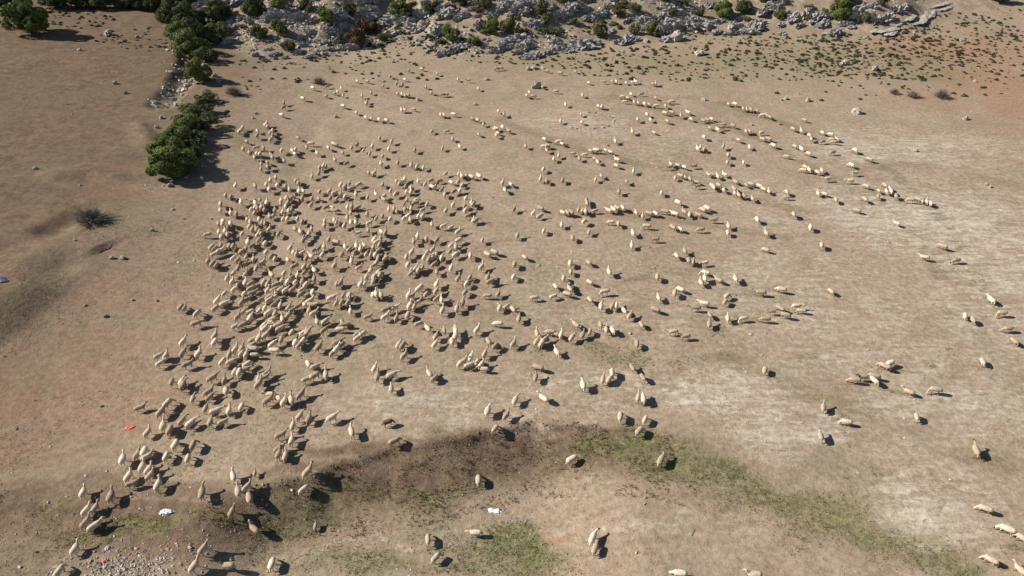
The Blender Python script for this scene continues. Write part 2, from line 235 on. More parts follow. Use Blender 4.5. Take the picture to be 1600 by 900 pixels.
BOULDERS = [
 (67.15,130.67,1.87,'large pale rounded boulder on the bare eastern pasture'), (86.61,127.38,1.22,'small pale pointed boulder on the reddish eastern ground'), (42.5,183.76,3.97,'biggest smooth pale boulder at the foot of the crag'), (45.35,170.53,2.33,'flat grey boulder among the dark cushion shrubs'),
 (77.95,163.34,2.1,'white-topped angular boulder among the eastern cushion shrubs'), (82.89,158.84,1.9,'grey rounded boulder among the eastern cushion shrubs'), (-96.5,170.97,1.99,'white-topped boulder on the western meadow'), (5.2,146.47,2.47,'low flat grey rock slab in the upper pasture'),
 (3.67,159.18,1.47,1), (5.15,159.67,1.47,1), (7.06,159.62,1.32,1), (-96.36,157.32,1.0,2),
 (-79.92,138.29,1.03,2), (-75.54,133.12,0.88,2), (-89.63,170.59,1.07,2), (70.0,112.62,0.78,3),
 (74.99,99.55,0.61,3), (75.08,98.65,0.6,3), (56.0,138.6,1.05,3), (60.1,137.57,1.3,3),
 (101.28,150.51,0.84,3), (116.47,183.99,1.33,3), (-33.9,128.55,0.99,4), (-19.25,138.57,1.05,4),
 (-7.34,135.74,0.77,4), (-40.85,137.08,0.65,4), (-28.1,150.98,0.7,4), (-5.64,151.76,1.13,4),
 (50.28,124.69,0.72,4), (45.06,124.52,0.6,4), (39.1,137.92,1.04,3), (-74.43,152.95,0.84,2),
 (-67.93,154.06,0.99,5), (-70.78,153.38,1.13,5), (-74.98,160.08,1.17,5), (-78.07,166.34,1.06,5),
 (-63.47,147.27,1.5,5), (-61.47,144.21,1.34,5), (-67.74,145.57,1.08,5), (-67.9,143.09,1.2,5),
 (-65.95,136.01,1.02,5), (-64.23,128.9,0.86,5), (-63.97,121.68,0.82,5), (-62.86,117.11,0.79,5),
 (-50.61,74.41,0.65,2), (-49.37,74.61,0.65,2), (-48.79,81.88,0.61,2), (-51.91,95.34,0.87,2),
 (-73.12,97.93,0.69,2), (-56.64,77.51,0.41,2), (-49.49,65.09,0.37,2), (-44.68,66.48,0.38,2),
 (-41.96,66.66,0.38,2), (-46.36,63.34,0.51,2), (-40.52,49.79,0.25,2), (-64.17,93.47,0.38,2),
 (-42.65,86.56,0.36,2), (-48.66,88.3,0.46,2), (-46.22,85.95,0.36,2), (-48.81,127.67,0.73,4),
 (-48.63,125.17,0.6,4),
]
RING = [
 (19.37,126.75,0.51), (19.1,125.61,0.49), (17.98,123.93,0.63), (16.86,123.11,0.69), (15.16,122.48,0.62), (13.41,122.42,0.48), (11.94,122.7,0.53), (10.98,123.08,0.6), (14.93,130.68,0.52), (16.07,130.55,0.62),
 (17.4,130.11,0.46), (18.72,128.97,0.5), (19.12,128.28,0.48),
]
BARE = [
 (-41.71,148.64,3.33), (-57.77,83.55,5.79), (79.73,142.07,2.4), (82.55,140.13,3.17), (88.39,139.89,3.69), (-56.1,137.43,3.88),
]
SPOT = {'bag1': (-28.95, 37.27), 'bag2': (-1.56, 38.87), 'red': (-36.41, 46.96), 'dark_lump': (-59.77, 67.39), 'stick': (14.84, 35.53), 'heap': (-29.85, 32.15), 'bits': (12.7, 37.04), 'bit1': (-9.91, 45.79), 'glove': (-32.36, 33.93), 'scrap': (-31.99, 32.76), 'grass': (-30.49, 35.24)}
SHRUBLETS = [
 (-5.1,175.0,1.41), (22.3,157.6,1.28), (22.0,161.9,1.31), (28.9,159.5,1.28), (48.9,150.9,1.25), (37.5,175.2,1.41), (-8.4,172.1,1.35), (38.8,151.4,1.22), (17.2,161.9,1.27), (-23.4,177.5,1.39), (26.1,151.6,1.19), (-20.7,181.2,1.41),
 (40.7,183.8,1.45), (17.9,165.3,1.28), (-8.4,178.1,1.37), (-33.8,166.0,1.3), (22.1,167.4,1.29), (-47.2,164.5,1.3), (49.2,152.0,1.21), (29.8,174.0,1.33), (59.7,171.8,1.37), (9.5,184.6,1.39), (58.0,180.6,1.42), (56.1,191.2,1.49),
 (-35.8,190.7,1.45), (26.7,152.1,1.15), (-54.1,121.5,0.99), (38.2,177.4,1.35), (17.7,160.7,1.2), (-20.3,155.5,1.16), (50.7,161.6,1.25), (50.6,190.1,1.45), (57.9,173.2,1.34), (29.6,176.4,1.31), (-17.8,172.5,1.27), (5.9,162.6,1.19),
 (-54.2,127.6,1.01), (82.1,187.7,1.49), (-5.6,174.6,1.27), (56.9,163.0,1.25), (21.3,171.5,1.25), (68.5,173.2,1.34), (64.2,166.1,1.28), (25.7,155.3,1.13), (-12.3,174.2,1.25), (-20.9,153.2,1.1), (-3.4,169.2,1.2), (85.4,152.8,1.24),
 (-55.1,163.3,1.22), (23.1,160.9,1.15), (-31.6,173.9,1.25), (-27.7,184.8,1.32), (18.8,174.8,1.24), (83.1,183.6,1.42), (84.6,183.0,1.42), (48.6,177.0,1.29), (68.0,165.0,1.25), (83.1,183.4,1.41), (91.7,170.7,1.35), (24.4,163.6,1.15),
 (24.9,174.0,1.22), (25.7,170.1,1.19), (-46.1,164.3,1.18), (94.3,154.3,1.25), (-20.0,174.0,1.21), (-20.6,179.9,1.25), (-46.2,149.5,1.08), (31.5,168.3,1.18), (92.4,142.6,1.17), (83.7,159.5,1.24), (55.3,142.2,1.05), (7.1,164.2,1.13),
 (-31.7,185.0,1.29), (53.9,175.3,1.26), (81.0,182.3,1.37), (-7.2,174.9,1.2), (108.7,180.3,1.44), (13.5,167.6,1.15), (-53.1,155.2,1.12), (50.0,150.1,1.08), (84.5,184.2,1.38), (104.0,184.9,1.44), (26.8,159.9,1.1), (-40.4,157.1,1.1),
 (45.5,162.5,1.14), (93.9,159.6,1.25), (52.1,171.9,1.21), (92.4,176.2,1.34), (61.5,162.5,1.17), (-36.0,177.9,1.22), (-16.5,152.4,1.03), (-25.1,156.1,1.06), (92.3,169.0,1.29), (104.2,190.0,1.45), (-46.4,148.4,1.04), (109.3,166.2,1.33),
 (62.7,192.5,1.35), (75.0,170.6,1.24), (-22.8,178.9,1.2), (77.8,163.0,1.2), (89.9,162.4,1.23), (-4.2,175.1,1.16), (53.4,193.6,1.33), (50.2,180.5,1.24), (31.1,175.9,1.18), (134.2,210.7,1.65), (63.0,137.9,1.0), (104.5,161.8,1.27),
 (75.2,175.9,1.26), (23.2,186.9,1.24), (35.6,163.4,1.1), (-12.4,179.3,1.18), (75.0,166.8,1.2), (80.4,164.3,1.2), (83.1,173.5,1.26), (80.8,183.0,1.31), (42.3,164.3,1.11), (-57.8,129.9,0.93), (109.7,183.8,1.4), (105.2,191.7,1.43),
 (-22.9,163.6,1.08), (78.4,167.9,1.21), (44.0,157.9,1.07), (-58.3,163.2,1.13), (109.3,155.7,1.24), (87.8,162.0,1.2), (74.0,157.0,1.13), (-82.3,165.1,1.2), (-36.0,179.4,1.19), (21.7,166.4,1.09), (-9.6,169.4,1.1), (81.6,155.8,1.14),
 (111.8,180.0,1.37), (38.0,174.2,1.15), (99.1,172.4,1.28), (-15.2,171.8,1.11), (61.3,182.9,1.24), (74.7,169.4,1.19), (10.3,166.2,1.07), (-10.4,183.7,1.18), (-19.0,177.1,1.14), (-118.5,185.8,1.41), (67.9,166.5,1.15), (105.3,186.8,1.37),
 (-27.6,170.4,1.1), (11.1,169.4,1.08), (-16.3,175.4,1.12), (-17.1,177.3,1.13), (100.7,188.2,1.35), (79.3,182.8,1.26), (106.8,183.1,1.34), (-32.2,182.3,1.17), (126.3,201.0,1.5), (-36.2,191.3,1.23), (83.8,156.3,1.12), (109.9,172.5,1.29),
 (44.3,172.0,1.12), (32.5,160.1,1.03), (50.0,170.5,1.12), (143.6,200.6,1.55), (92.5,170.9,1.22), (135.9,200.9,1.52), (121.5,160.8,1.26), (29.0,159.0,1.01), (72.1,164.1,1.12), (-7.3,172.7,1.08), (67.6,166.4,1.12), (58.9,151.8,1.01),
 (-102.2,177.8,1.27), (-3.6,184.2,1.14), (-11.4,174.3,1.08), (130.6,183.0,1.39), (91.2,164.0,1.16), (-23.6,181.3,1.13), (30.9,175.3,1.1), (-16.4,182.2,1.13), (26.1,187.7,1.17), (49.1,154.5,1.0), (69.1,166.4,1.11), (61.6,155.5,1.03),
 (-22.8,180.8,1.12), (52.4,173.0,1.11), (-51.3,156.7,1.01), (106.4,187.4,1.32), (49.1,167.8,1.07), (31.7,160.3,1.0), (98.0,177.6,1.24), (-112.4,173.2,1.26), (128.7,188.2,1.39), (79.5,160.2,1.09), (21.7,192.5,1.18), (-31.8,167.9,1.04),
 (100.6,146.4,1.08), (38.3,161.7,1.01), (-10.7,177.4,1.08), (106.2,195.2,1.35), (-20.4,173.4,1.06), (75.8,166.5,1.11), (22.9,178.2,1.09), (-19.9,185.3,1.13), (16.9,162.5,0.99), (83.6,175.9,1.18), (-22.8,181.8,1.11), (-20.6,172.1,1.05),
 (74.6,154.7,1.04), (40.8,184.0,1.14), (9.8,166.7,1.01), (19.9,176.1,1.07), (63.9,158.7,1.03), (-18.8,152.0,0.92), (35.0,175.1,1.07), (-31.9,180.9,1.1), (108.9,185.9,1.29), (102.9,177.9,1.23), (69.0,184.9,1.18), (80.1,177.0,1.16),
 (62.0,180.6,1.14), (71.2,138.7,0.93), (110.2,192.0,1.32), (80.1,175.5,1.15), (47.0,168.1,1.04), (-55.7,146.1,0.93), (-10.4,176.4,1.05), (-57.1,161.9,1.02), (74.4,171.5,1.11), (52.3,165.9,1.03), (61.2,193.5,1.2), (61.7,159.3,1.01),
 (25.7,187.9,1.12), (112.0,169.9,1.2), (-19.9,180.5,1.07), (4.2,171.6,1.01), (26.5,167.9,1.0), (69.7,156.9,1.01), (8.5,183.4,1.08), (77.3,162.8,1.06), (83.0,170.0,1.11), (38.5,150.3,0.91), (-33.7,172.4,1.03), (57.0,171.7,1.06),
 (55.3,174.1,1.07), (70.4,170.7,1.08), (76.2,181.3,1.15), (58.4,160.8,1.0), (109.2,186.2,1.26), (79.6,174.8,1.12), (-23.4,190.7,1.12), (81.3,179.8,1.15), (72.9,168.6,1.07), (98.3,164.2,1.11), (-3.7,167.6,0.97), (11.2,186.4,1.08),
 (-63.7,155.2,0.97), (19.1,170.3,0.99), (56.2,189.3,1.14), (87.5,186.7,1.19), (71.0,154.9,0.98), (71.8,154.9,0.98), (0.1,172.9,0.99), (44.3,163.6,0.97), (106.0,165.0,1.12), (120.3,163.8,1.16), (85.0,173.0,1.1), (-90.7,166.1,1.08),
 (-44.9,167.6,0.99), (86.0,178.6,1.13), (20.8,192.4,1.1), (103.0,176.2,1.16), (0.7,163.7,0.93), (34.7,170.8,0.99), (72.2,185.4,1.13), (62.0,179.9,1.08), (79.9,172.8,1.08), (101.1,169.9,1.12), (-35.2,164.0,0.95), (-45.6,170.6,1.0),
 (18.4,154.5,0.88), (21.7,154.2,0.88), (87.0,172.2,1.09), (-56.4,132.0,0.81), (81.3,155.6,0.99), (48.0,174.4,1.02), (18.6,187.3,1.06), (86.6,169.3,1.07), (99.6,184.6,1.18), (-97.2,173.9,1.12), (55.9,187.6,1.1), (51.9,153.6,0.91),
 (99.7,183.1,1.17), (88.1,181.2,1.13), (29.4,170.5,0.97), (90.7,154.1,1.0), (91.2,174.3,1.1), (69.5,157.0,0.96), (81.5,165.7,1.03), (94.3,167.1,1.07), (98.4,175.1,1.12), (68.5,185.1,1.1), (98.0,169.3,1.09), (-31.1,171.4,0.97),
 (75.3,182.7,1.1), (90.5,151.2,0.98), (95.9,154.3,1.01), (30.7,159.0,0.9), (97.9,186.4,1.17), (85.0,176.8,1.09), (37.3,176.1,1.0), (-57.5,155.4,0.92), (68.9,158.8,0.96), (33.3,155.3,0.88), (70.2,150.6,0.92), (125.5,200.8,1.31),
 (88.2,176.2,1.09), (67.5,162.0,0.97), (2.5,171.9,0.95), (-35.2,190.6,1.07), (4.2,172.2,0.95), (96.3,162.2,1.04), (71.6,170.7,1.02), (38.7,162.5,0.92), (-35.1,169.0,0.95), (8.1,165.4,0.91), (-32.2,175.5,0.98), (26.2,163.9,0.91),
 (-22.3,162.7,0.9), (108.6,171.0,1.11), (-36.8,169.6,0.95), (123.8,200.6,1.29), (88.3,172.7,1.06), (80.7,166.4,1.01), (-22.6,181.8,1.0), (95.6,173.3,1.08), (89.1,156.1,0.98), (-33.5,189.7,1.05), (-51.9,149.0,0.86), (123.0,167.0,1.13),
 (-40.6,171.5,0.96), (98.5,141.7,0.94), (66.4,192.9,1.11), (117.6,180.3,1.17), (-21.8,175.4,0.96), (94.2,141.0,0.92), (32.4,168.4,0.93), (0.9,171.5,0.93), (82.6,139.7,0.88), (86.6,181.5,1.09), (-20.7,176.1,0.96), (66.5,178.3,1.03),
 (72.0,186.4,1.08), (24.7,176.0,0.96), (88.6,187.6,1.12), (96.7,183.6,1.12), (86.5,159.7,0.98), (-16.3,180.9,0.98), (67.5,186.5,1.07), (83.4,157.3,0.96), (45.6,176.0,0.98), (74.8,181.9,1.06), (33.0,173.2,0.95), (-33.0,178.9,0.98),
 (26.7,163.1,0.89), (62.7,164.9,0.95), (77.4,162.7,0.97), (19.7,169.8,0.92), (19.9,169.8,0.92), (27.1,157.5,0.86), (62.5,186.9,1.06), (-109.3,183.9,1.15), (72.7,167.2,0.98), (104.8,165.1,1.05), (28.4,189.8,1.03), (11.7,161.7,0.87),
 (116.9,181.9,1.16), (73.9,183.3,1.06), (71.3,158.4,0.93), (61.8,178.3,1.01), (114.6,155.0,1.03), (113.7,164.9,1.07), (106.7,151.8,0.99), (99.2,185.0,1.12), (87.5,155.2,0.95), (84.2,153.0,0.93), (79.5,172.2,1.01), (-23.9,180.7,0.97),
 (42.4,152.1,0.84), (30.2,156.9,0.85), (-33.8,156.2,0.85), (-20.0,181.5,0.97), (59.8,164.6,0.93), (-35.5,190.9,1.03), (51.4,169.7,0.94), (75.2,171.1,0.99), (-46.1,167.9,0.92), (68.7,160.0,0.92), (94.7,176.9,1.06), (75.5,165.3,0.96),
 (51.8,156.4,0.87), (-5.8,185.6,0.98), (64.1,178.5,1.0), (-61.0,159.6,0.9), (20.8,167.7,0.89), (65.9,143.3,0.83), (68.5,167.1,0.95), (11.5,184.2,0.97), (-26.5,167.4,0.89), (47.1,184.6,1.0), (-31.7,156.9,0.84), (89.1,168.6,1.0),
 (66.7,154.0,0.88), (49.0,178.4,0.97), (119.5,158.4,1.04), (107.6,169.0,1.05), (91.2,152.3,0.93), (73.1,162.0,0.93), (64.1,163.8,0.92), (109.9,190.6,1.15), (-105.0,186.9,1.12), (92.9,184.7,1.08), (37.3,150.7,0.81), (142.6,206.9,1.31),
 (60.6,171.9,0.95), (53.8,166.2,0.91), (-27.9,164.9,0.87), (59.4,160.5,0.89), (133.5,204.5,1.27), (-26.6,184.8,0.97), (109.2,172.4,1.06), (51.5,173.5,0.94), (-96.5,164.9,0.99), (135.9,197.2,1.24), (88.5,180.4,1.04), (-40.4,175.2,0.93),
 (124.6,198.0,1.21), (108.8,157.5,0.99), (12.0,160.1,0.83), (-25.9,180.0,0.94), (90.6,153.2,0.92), (-3.9,168.3,0.87), (19.9,167.2,0.87), (111.6,158.3,1.0), (92.7,181.1,1.05), (-4.2,172.4,0.89), (79.7,187.5,1.05), (41.2,187.8,0.99),
 (-61.7,159.4,0.88), (-19.6,175.7,0.91), (16.3,183.9,0.95), (115.7,184.7,1.12), (82.0,165.8,0.95), (69.1,159.1,0.89), (34.9,171.9,0.9), (-22.1,183.9,0.95), (44.0,157.8,0.84), (29.4,161.2,0.84), (102.0,188.8,1.1), (53.1,191.8,1.02),
 (103.9,183.4,1.08), (-101.9,184.8,1.08), (57.2,166.3,0.9), (102.6,157.3,0.96), (79.9,182.9,1.02), (38.0,172.0,0.9), (75.1,172.3,0.96), (-17.1,183.3,0.94), (81.0,154.4,0.89), (84.6,168.0,0.96), (93.1,163.5,0.96), (76.4,161.4,0.91),
 (77.3,171.9,0.96), (-7.5,164.8,0.84), (16.2,154.5,0.79), (75.9,175.0,0.97), (75.0,158.2,0.89), (93.5,141.0,0.86), (141.0,195.0,1.22), (58.6,167.8,0.9), (-10.5,181.4,0.92), (93.8,180.6,1.03), (105.1,181.2,1.06), (19.7,186.7,0.95),
 (84.3,145.3,0.85), (20.0,188.7,0.96), (91.0,169.0,0.97), (98.9,178.4,1.03), (-3.3,174.4,0.88), (101.4,146.8,0.9), (81.0,185.4,1.02), (107.6,185.4,1.08), (-16.9,178.0,0.9), (109.6,173.0,1.03), (83.1,178.5,0.99), (68.1,174.2,0.94),
 (90.4,152.3,0.89), (123.8,185.6,1.12), (86.2,181.9,1.01), (-106.8,175.6,1.03), (38.2,169.4,0.87), (-93.6,169.5,0.97), (23.0,172.2,0.87), (83.2,157.1,0.89), (121.7,178.5,1.08), (85.0,158.8,0.9), (117.6,171.9,1.04), (1.8,168.4,0.84),
 (116.1,175.8,1.05), (127.0,185.5,1.12), (116.7,173.2,1.04), (-18.8,179.9,0.9), (35.5,155.0,0.79), (34.8,173.8,0.88), (111.7,175.0,1.03), (52.9,192.6,0.99), (59.3,180.3,0.94), (93.3,170.0,0.96), (-29.9,154.9,0.78), (69.9,181.2,0.96),
 (137.8,197.5,1.19), (68.9,162.2,0.87), (-13.8,167.6,0.83), (76.0,161.4,0.88), (79.0,153.4,0.85), (-118.3,187.0,1.09), (34.3,177.5,0.89), (-14.7,180.4,0.89), (86.6,152.0,0.86), (-13.4,172.4,0.85), (-110.3,175.8,1.02), (76.0,180.0,0.96),
 (36.5,167.1,0.84), (49.4,168.0,0.86), (7.6,183.1,0.9), (-9.8,181.0,0.89), (86.0,159.6,0.89), (64.3,171.7,0.9), (9.5,167.0,0.82), (123.6,190.0,1.11), (116.9,170.3,1.01), (-20.0,174.9,0.86), (131.8,187.6,1.12), (-44.0,166.3,0.84),
 (11.5,181.9,0.89), (14.6,167.3,0.82), (-49.3,149.9,0.77), (85.8,186.2,1.0), (62.8,153.8,0.81), (40.2,184.4,0.92), (-34.6,177.7,0.88), (101.8,169.4,0.96), (-12.4,185.3,0.9), (-19.2,174.5,0.85), (77.2,155.4,0.84), (132.5,189.7,1.12),
 (-45.9,169.6,0.85), (34.7,151.1,0.75), (84.3,161.2,0.88), (106.7,179.5,1.01), (94.6,169.9,0.94), (-95.8,169.3,0.94), (60.5,174.0,0.89), (-10.8,182.1,0.88), (-103.7,177.4,0.99), (-24.8,172.6,0.84), (127.6,201.8,1.15), (6.7,184.7,0.89),
 (-45.7,166.3,0.83), (-33.2,188.4,0.92), (70.1,166.8,0.87), (0.3,170.6,0.82), (126.4,195.8,1.12), (102.9,169.0,0.95), (47.3,170.6,0.85), (-26.3,187.8,0.91), (67.9,181.6,0.93), (-47.0,168.7,0.84), (-112.5,188.0,1.05), (55.0,155.5,0.79),
 (-37.6,171.5,0.84), (132.6,187.9,1.1), (48.6,175.3,0.87), (52.3,154.6,0.78), (50.2,164.1,0.82), (83.0,169.1,0.9), (72.0,162.8,0.85), (36.5,161.4,0.79), (-13.6,171.3,0.82), (111.4,177.5,1.0), (75.3,163.8,0.86), (15.8,160.8,0.77),
 (-34.4,173.0,0.84), (73.4,155.8,0.82), (66.7,156.8,0.81), (-107.5,178.4,0.99), (112.8,172.6,0.98), (62.0,185.9,0.93), (-34.5,165.1,0.8), (85.0,179.2,0.94), (96.8,148.5,0.84), (115.6,194.4,1.07), (75.8,181.4,0.93), (-112.7,184.2,1.02),
 (-83.9,164.1,0.87), (81.5,148.6,0.8), (82.5,155.4,0.83), (82.5,155.4,0.83), (131.2,185.2,1.07), (-14.4,179.9,0.85), (74.4,162.2,0.84), (100.2,170.3,0.93), (-18.7,173.3,0.82), (136.9,207.9,1.17), (116.9,162.4,0.94), (-11.7,176.3,0.83),
 (109.6,197.3,1.06), (120.2,183.6,1.03), (108.0,161.2,0.91), (106.5,170.0,0.94), (90.0,160.1,0.86), (-34.6,189.4,0.9), (-111.3,177.7,0.98), (110.2,183.5,1.0), (107.2,192.7,1.03), (81.4,179.4,0.92), (-17.3,179.2,0.84), (28.4,169.2,0.8),
 (-15.9,177.4,0.83), (-35.1,183.5,0.87), (75.0,154.6,0.8), (-0.3,167.6,0.78), (77.1,165.7,0.85), (16.2,184.2,0.86), (102.2,187.0,0.99), (22.0,179.7,0.84), (58.5,166.8,0.82), (71.7,149.7,0.77), (96.7,160.7,0.87), (100.0,173.8,0.93),
 (53.0,175.5,0.85), (108.4,174.0,0.95), (39.3,161.5,0.77), (70.5,157.8,0.8), (96.8,158.8,0.86), (35.4,173.8,0.82), (105.7,163.5,0.9), (81.7,169.8,0.87), (2.2,171.1,0.79), (-117.2,182.5,1.0), (-21.9,181.0,0.84), (112.8,178.0,0.97),
 (122.4,207.8,1.11), (87.6,172.4,0.89), (132.6,201.6,1.11), (22.3,187.9,0.87), (-25.6,183.2,0.85), (43.4,155.1,0.74), (16.0,155.9,0.72), (98.0,159.5,0.86), (-33.6,166.6,0.78), (-57.8,155.3,0.76), (128.4,205.2,1.11), (118.3,170.2,0.95),
 (81.4,154.5,0.8), (49.6,170.0,0.81), (42.2,187.8,0.88), (73.2,163.8,0.82), (9.3,161.9,0.74), (92.1,167.3,0.87), (95.9,155.0,0.83), (48.2,187.2,0.88), (56.1,173.7,0.83), (115.5,155.6,0.88), (108.3,168.8,0.91), (134.5,193.8,1.07),
 (110.1,178.3,0.95), (-58.3,162.0,0.78), (88.4,165.5,0.85), (26.9,156.7,0.72), (73.5,141.3,0.72), (27.4,172.6,0.79), (94.7,175.4,0.9), (-45.8,164.3,0.77), (83.2,183.8,0.91), (81.3,152.7,0.78), (38.6,173.2,0.8), (104.8,175.2,0.92),
 (113.0,188.4,0.99), (67.7,192.7,0.92), (21.6,158.4,0.72), (23.1,162.7,0.74), (29.6,155.2,0.71), (-20.4,181.4,0.82), (53.9,188.4,0.88), (132.5,187.4,1.03), (40.6,187.4,0.86), (84.1,169.9,0.85), (-30.9,153.2,0.7), (100.3,176.7,0.91),
 (116.8,171.7,0.93), (-57.9,159.6,0.76), (91.3,153.7,0.8), (34.0,166.4,0.76), (60.3,170.9,0.81), (60.4,180.4,0.85), (-17.8,178.2,0.8), (34.5,164.4,0.75), (50.2,153.6,0.72), (47.6,170.8,0.79), (-115.8,173.7,0.93), (21.9,176.1,0.79),
 (95.1,175.9,0.89), (77.3,159.9,0.79), (63.5,168.3,0.8), (117.8,204.9,1.05), (53.8,167.2,0.78), (82.9,154.9,0.78), (41.8,189.2,0.86), (112.1,185.2,0.96), (130.2,211.4,1.1), (60.4,168.0,0.79), (23.9,151.8,0.68), (102.0,168.2,0.87),
 (83.7,178.1,0.87), (59.1,161.6,0.76), (41.2,162.4,0.74), (74.8,147.4,0.73), (125.9,180.0,0.97), (-16.8,153.1,0.68), (125.3,175.0,0.95), (51.1,181.0,0.83), (-116.3,186.7,0.97), (88.3,163.7,0.82), (112.8,194.2,0.99), (106.8,179.4,0.92),
 (54.9,170.7,0.79), (80.1,155.5,0.77), (-26.6,184.5,0.82), (14.7,167.6,0.74), (45.9,176.1,0.8), (-24.1,180.4,0.8), (84.3,172.0,0.84), (-114.1,184.2,0.95), (-14.2,182.1,0.8), (-47.1,169.4,0.77), (30.8,159.2,0.71), (99.3,185.2,0.92),
 (42.4,170.7,0.77), (76.1,168.7,0.81), (60.1,160.5,0.75), (131.9,186.7,1.0), (63.9,152.1,0.72), (47.4,167.6,0.76), (125.2,175.5,0.94), (136.2,193.1,1.03), (17.9,159.6,0.7), (33.9,157.0,0.7), (49.4,150.5,0.69), (-57.5,127.8,0.61),
 (69.5,189.9,0.88), (-37.6,156.4,0.7), (97.6,185.0,0.91), (63.7,167.6,0.78), (-93.1,177.0,0.87), (-40.3,165.3,0.74), (92.7,164.2,0.82), (54.6,153.9,0.71), (75.6,155.3,0.75), (32.2,167.7,0.74), (76.8,185.5,0.87), (116.7,174.6,0.91),
 (129.6,191.0,1.0), (-114.7,186.9,0.95), (20.2,185.9,0.81), (149.6,211.5,1.12), (83.3,162.8,0.79), (12.5,187.3,0.81), (105.5,190.8,0.94), (123.2,182.8,0.95), (71.1,171.5,0.8), (97.3,171.6,0.85), (-41.8,159.4,0.71), (33.1,178.0,0.78),
 (78.7,170.8,0.81), (69.0,162.5,0.76), (81.3,169.7,0.81), (50.9,190.8,0.85), (-12.0,178.5,0.77), (21.2,189.4,0.82), (-20.8,175.5,0.76), (36.0,151.6,0.67), (130.2,184.4,0.97), (68.7,165.7,0.77), (64.0,182.5,0.83), (-19.4,173.8,0.75),
 (41.7,153.0,0.68), (92.6,170.1,0.83), (83.4,169.7,0.81), (87.1,173.1,0.83), (1.3,172.8,0.74), (15.7,165.2,0.71), (38.6,185.4,0.81), (54.6,178.9,0.8), (62.9,178.7,0.81), (89.8,158.9,0.78), (-53.8,164.6,0.74), (59.3,162.7,0.74),
 (-32.4,165.5,0.72), (81.8,163.4,0.78), (0.1,164.1,0.7), (-32.0,177.7,0.77), (79.7,159.4,0.76), (105.5,182.8,0.9), (82.9,176.2,0.83), (72.8,155.1,0.73), (-88.7,168.3,0.81), (8.0,185.5,0.79), (24.6,186.5,0.8), (19.6,154.0,0.66),
 (-26.6,186.4,0.8), (111.6,194.1,0.95), (101.2,167.7,0.83), (-45.5,171.1,0.75), (49.8,162.7,0.72), (-35.3,181.0,0.78), (71.1,167.7,0.77), (62.4,181.2,0.81), (-26.3,189.9,0.81), (-104.3,180.4,0.88), (86.2,181.9,0.85), (61.1,161.8,0.73),
 (39.9,185.3,0.8), (95.2,161.3,0.79), (-103.6,186.8,0.9), (2.7,163.8,0.69), (56.3,161.5,0.72), (69.3,164.2,0.75), (66.9,172.9,0.78), (23.6,155.1,0.66), (70.1,182.0,0.82), (89.5,178.9,0.84), (100.7,173.0,0.84), (79.5,154.8,0.73),
 (24.8,165.2,0.7), (135.8,187.7,0.97), (83.1,182.8,0.84), (68.9,173.4,0.78), (40.4,169.9,0.73), (129.3,201.3,1.0), (82.3,175.5,0.81), (62.3,178.6,0.79), (99.4,188.7,0.89), (120.7,184.5,0.92), (13.6,162.4,0.68), (93.5,153.9,0.75),
 (65.5,183.2,0.81), (69.5,166.2,0.75), (63.0,179.0,0.79), (68.4,156.4,0.71), (-20.3,181.6,0.76), (59.3,170.3,0.75), (130.4,207.8,1.02), (110.6,174.8,0.86), (106.7,188.4,0.9), (-57.8,163.4,0.72), (114.4,166.8,0.84), (16.1,160.7,0.67),
 (71.5,158.2,0.72), (78.0,160.5,0.74), (83.5,155.0,0.73), (102.0,166.7,0.81), (39.9,154.2,0.66), (36.6,174.9,0.74), (-94.3,168.7,0.8), (102.1,189.6,0.89), (75.0,183.7,0.82), (89.8,166.1,0.78), (108.3,183.5,0.88), (31.0,176.5,0.74),
 (14.2,186.0,0.77), (-54.7,137.3,0.61), (67.9,192.1,0.84), (18.0,171.3,0.71), (-82.1,168.0,0.77), (54.5,184.0,0.79), (69.9,165.7,0.74), (76.4,176.3,0.79), (65.5,165.1,0.73), (91.1,185.8,0.85), (60.7,195.3,0.84), (101.5,177.6,0.84),
 (-47.5,158.8,0.68), (-89.1,173.6,0.8), (-21.8,181.7,0.75), (140.3,205.9,1.02), (84.7,173.5,0.79), (45.9,162.4,0.69), (68.8,159.5,0.71), (-25.5,167.0,0.69), (71.3,161.3,0.72), (-91.2,165.1,0.77), (68.5,186.4,0.81), (-24.2,165.0,0.68),
 (67.2,163.3,0.72), (81.3,165.1,0.75), (109.9,153.7,0.77), (-6.2,171.7,0.7), (34.9,153.2,0.64), (66.4,177.2,0.77), (-81.2,165.5,0.75), (130.5,190.7,0.94), (94.7,166.8,0.78), (81.4,176.4,0.79), (74.9,157.8,0.71), (85.7,166.4,0.76),
 (-3.4,167.5,0.68), (49.9,165.1,0.7), (73.6,158.8,0.71), (81.7,160.5,0.73), (64.4,189.2,0.81), (-90.4,178.4,0.81), (44.1,185.1,0.77), (88.5,187.8,0.84), (96.7,152.4,0.73), (37.5,171.7,0.71), (132.5,179.2,0.9), (102.5,166.7,0.79),
 (20.7,165.0,0.67), (107.0,167.3,0.8), (-104.8,174.6,0.82), (89.7,171.8,0.78), (70.3,169.9,0.74), (105.7,174.2,0.82), (71.0,156.1,0.69), (-19.0,178.0,0.72), (96.3,188.2,0.85), (40.5,184.7,0.76), (37.9,165.1,0.68), (-2.8,164.4,0.66),
 (107.6,182.9,0.85), (75.7,165.9,0.73), (65.7,172.8,0.74), (86.2,177.7,0.79), (-44.3,171.9,0.71), (124.1,172.7,0.85), (77.5,187.5,0.81), (69.9,160.8,0.7), (-24.5,171.1,0.69), (17.2,164.6,0.66), (-46.8,150.9,0.63), (107.9,175.4,0.82),
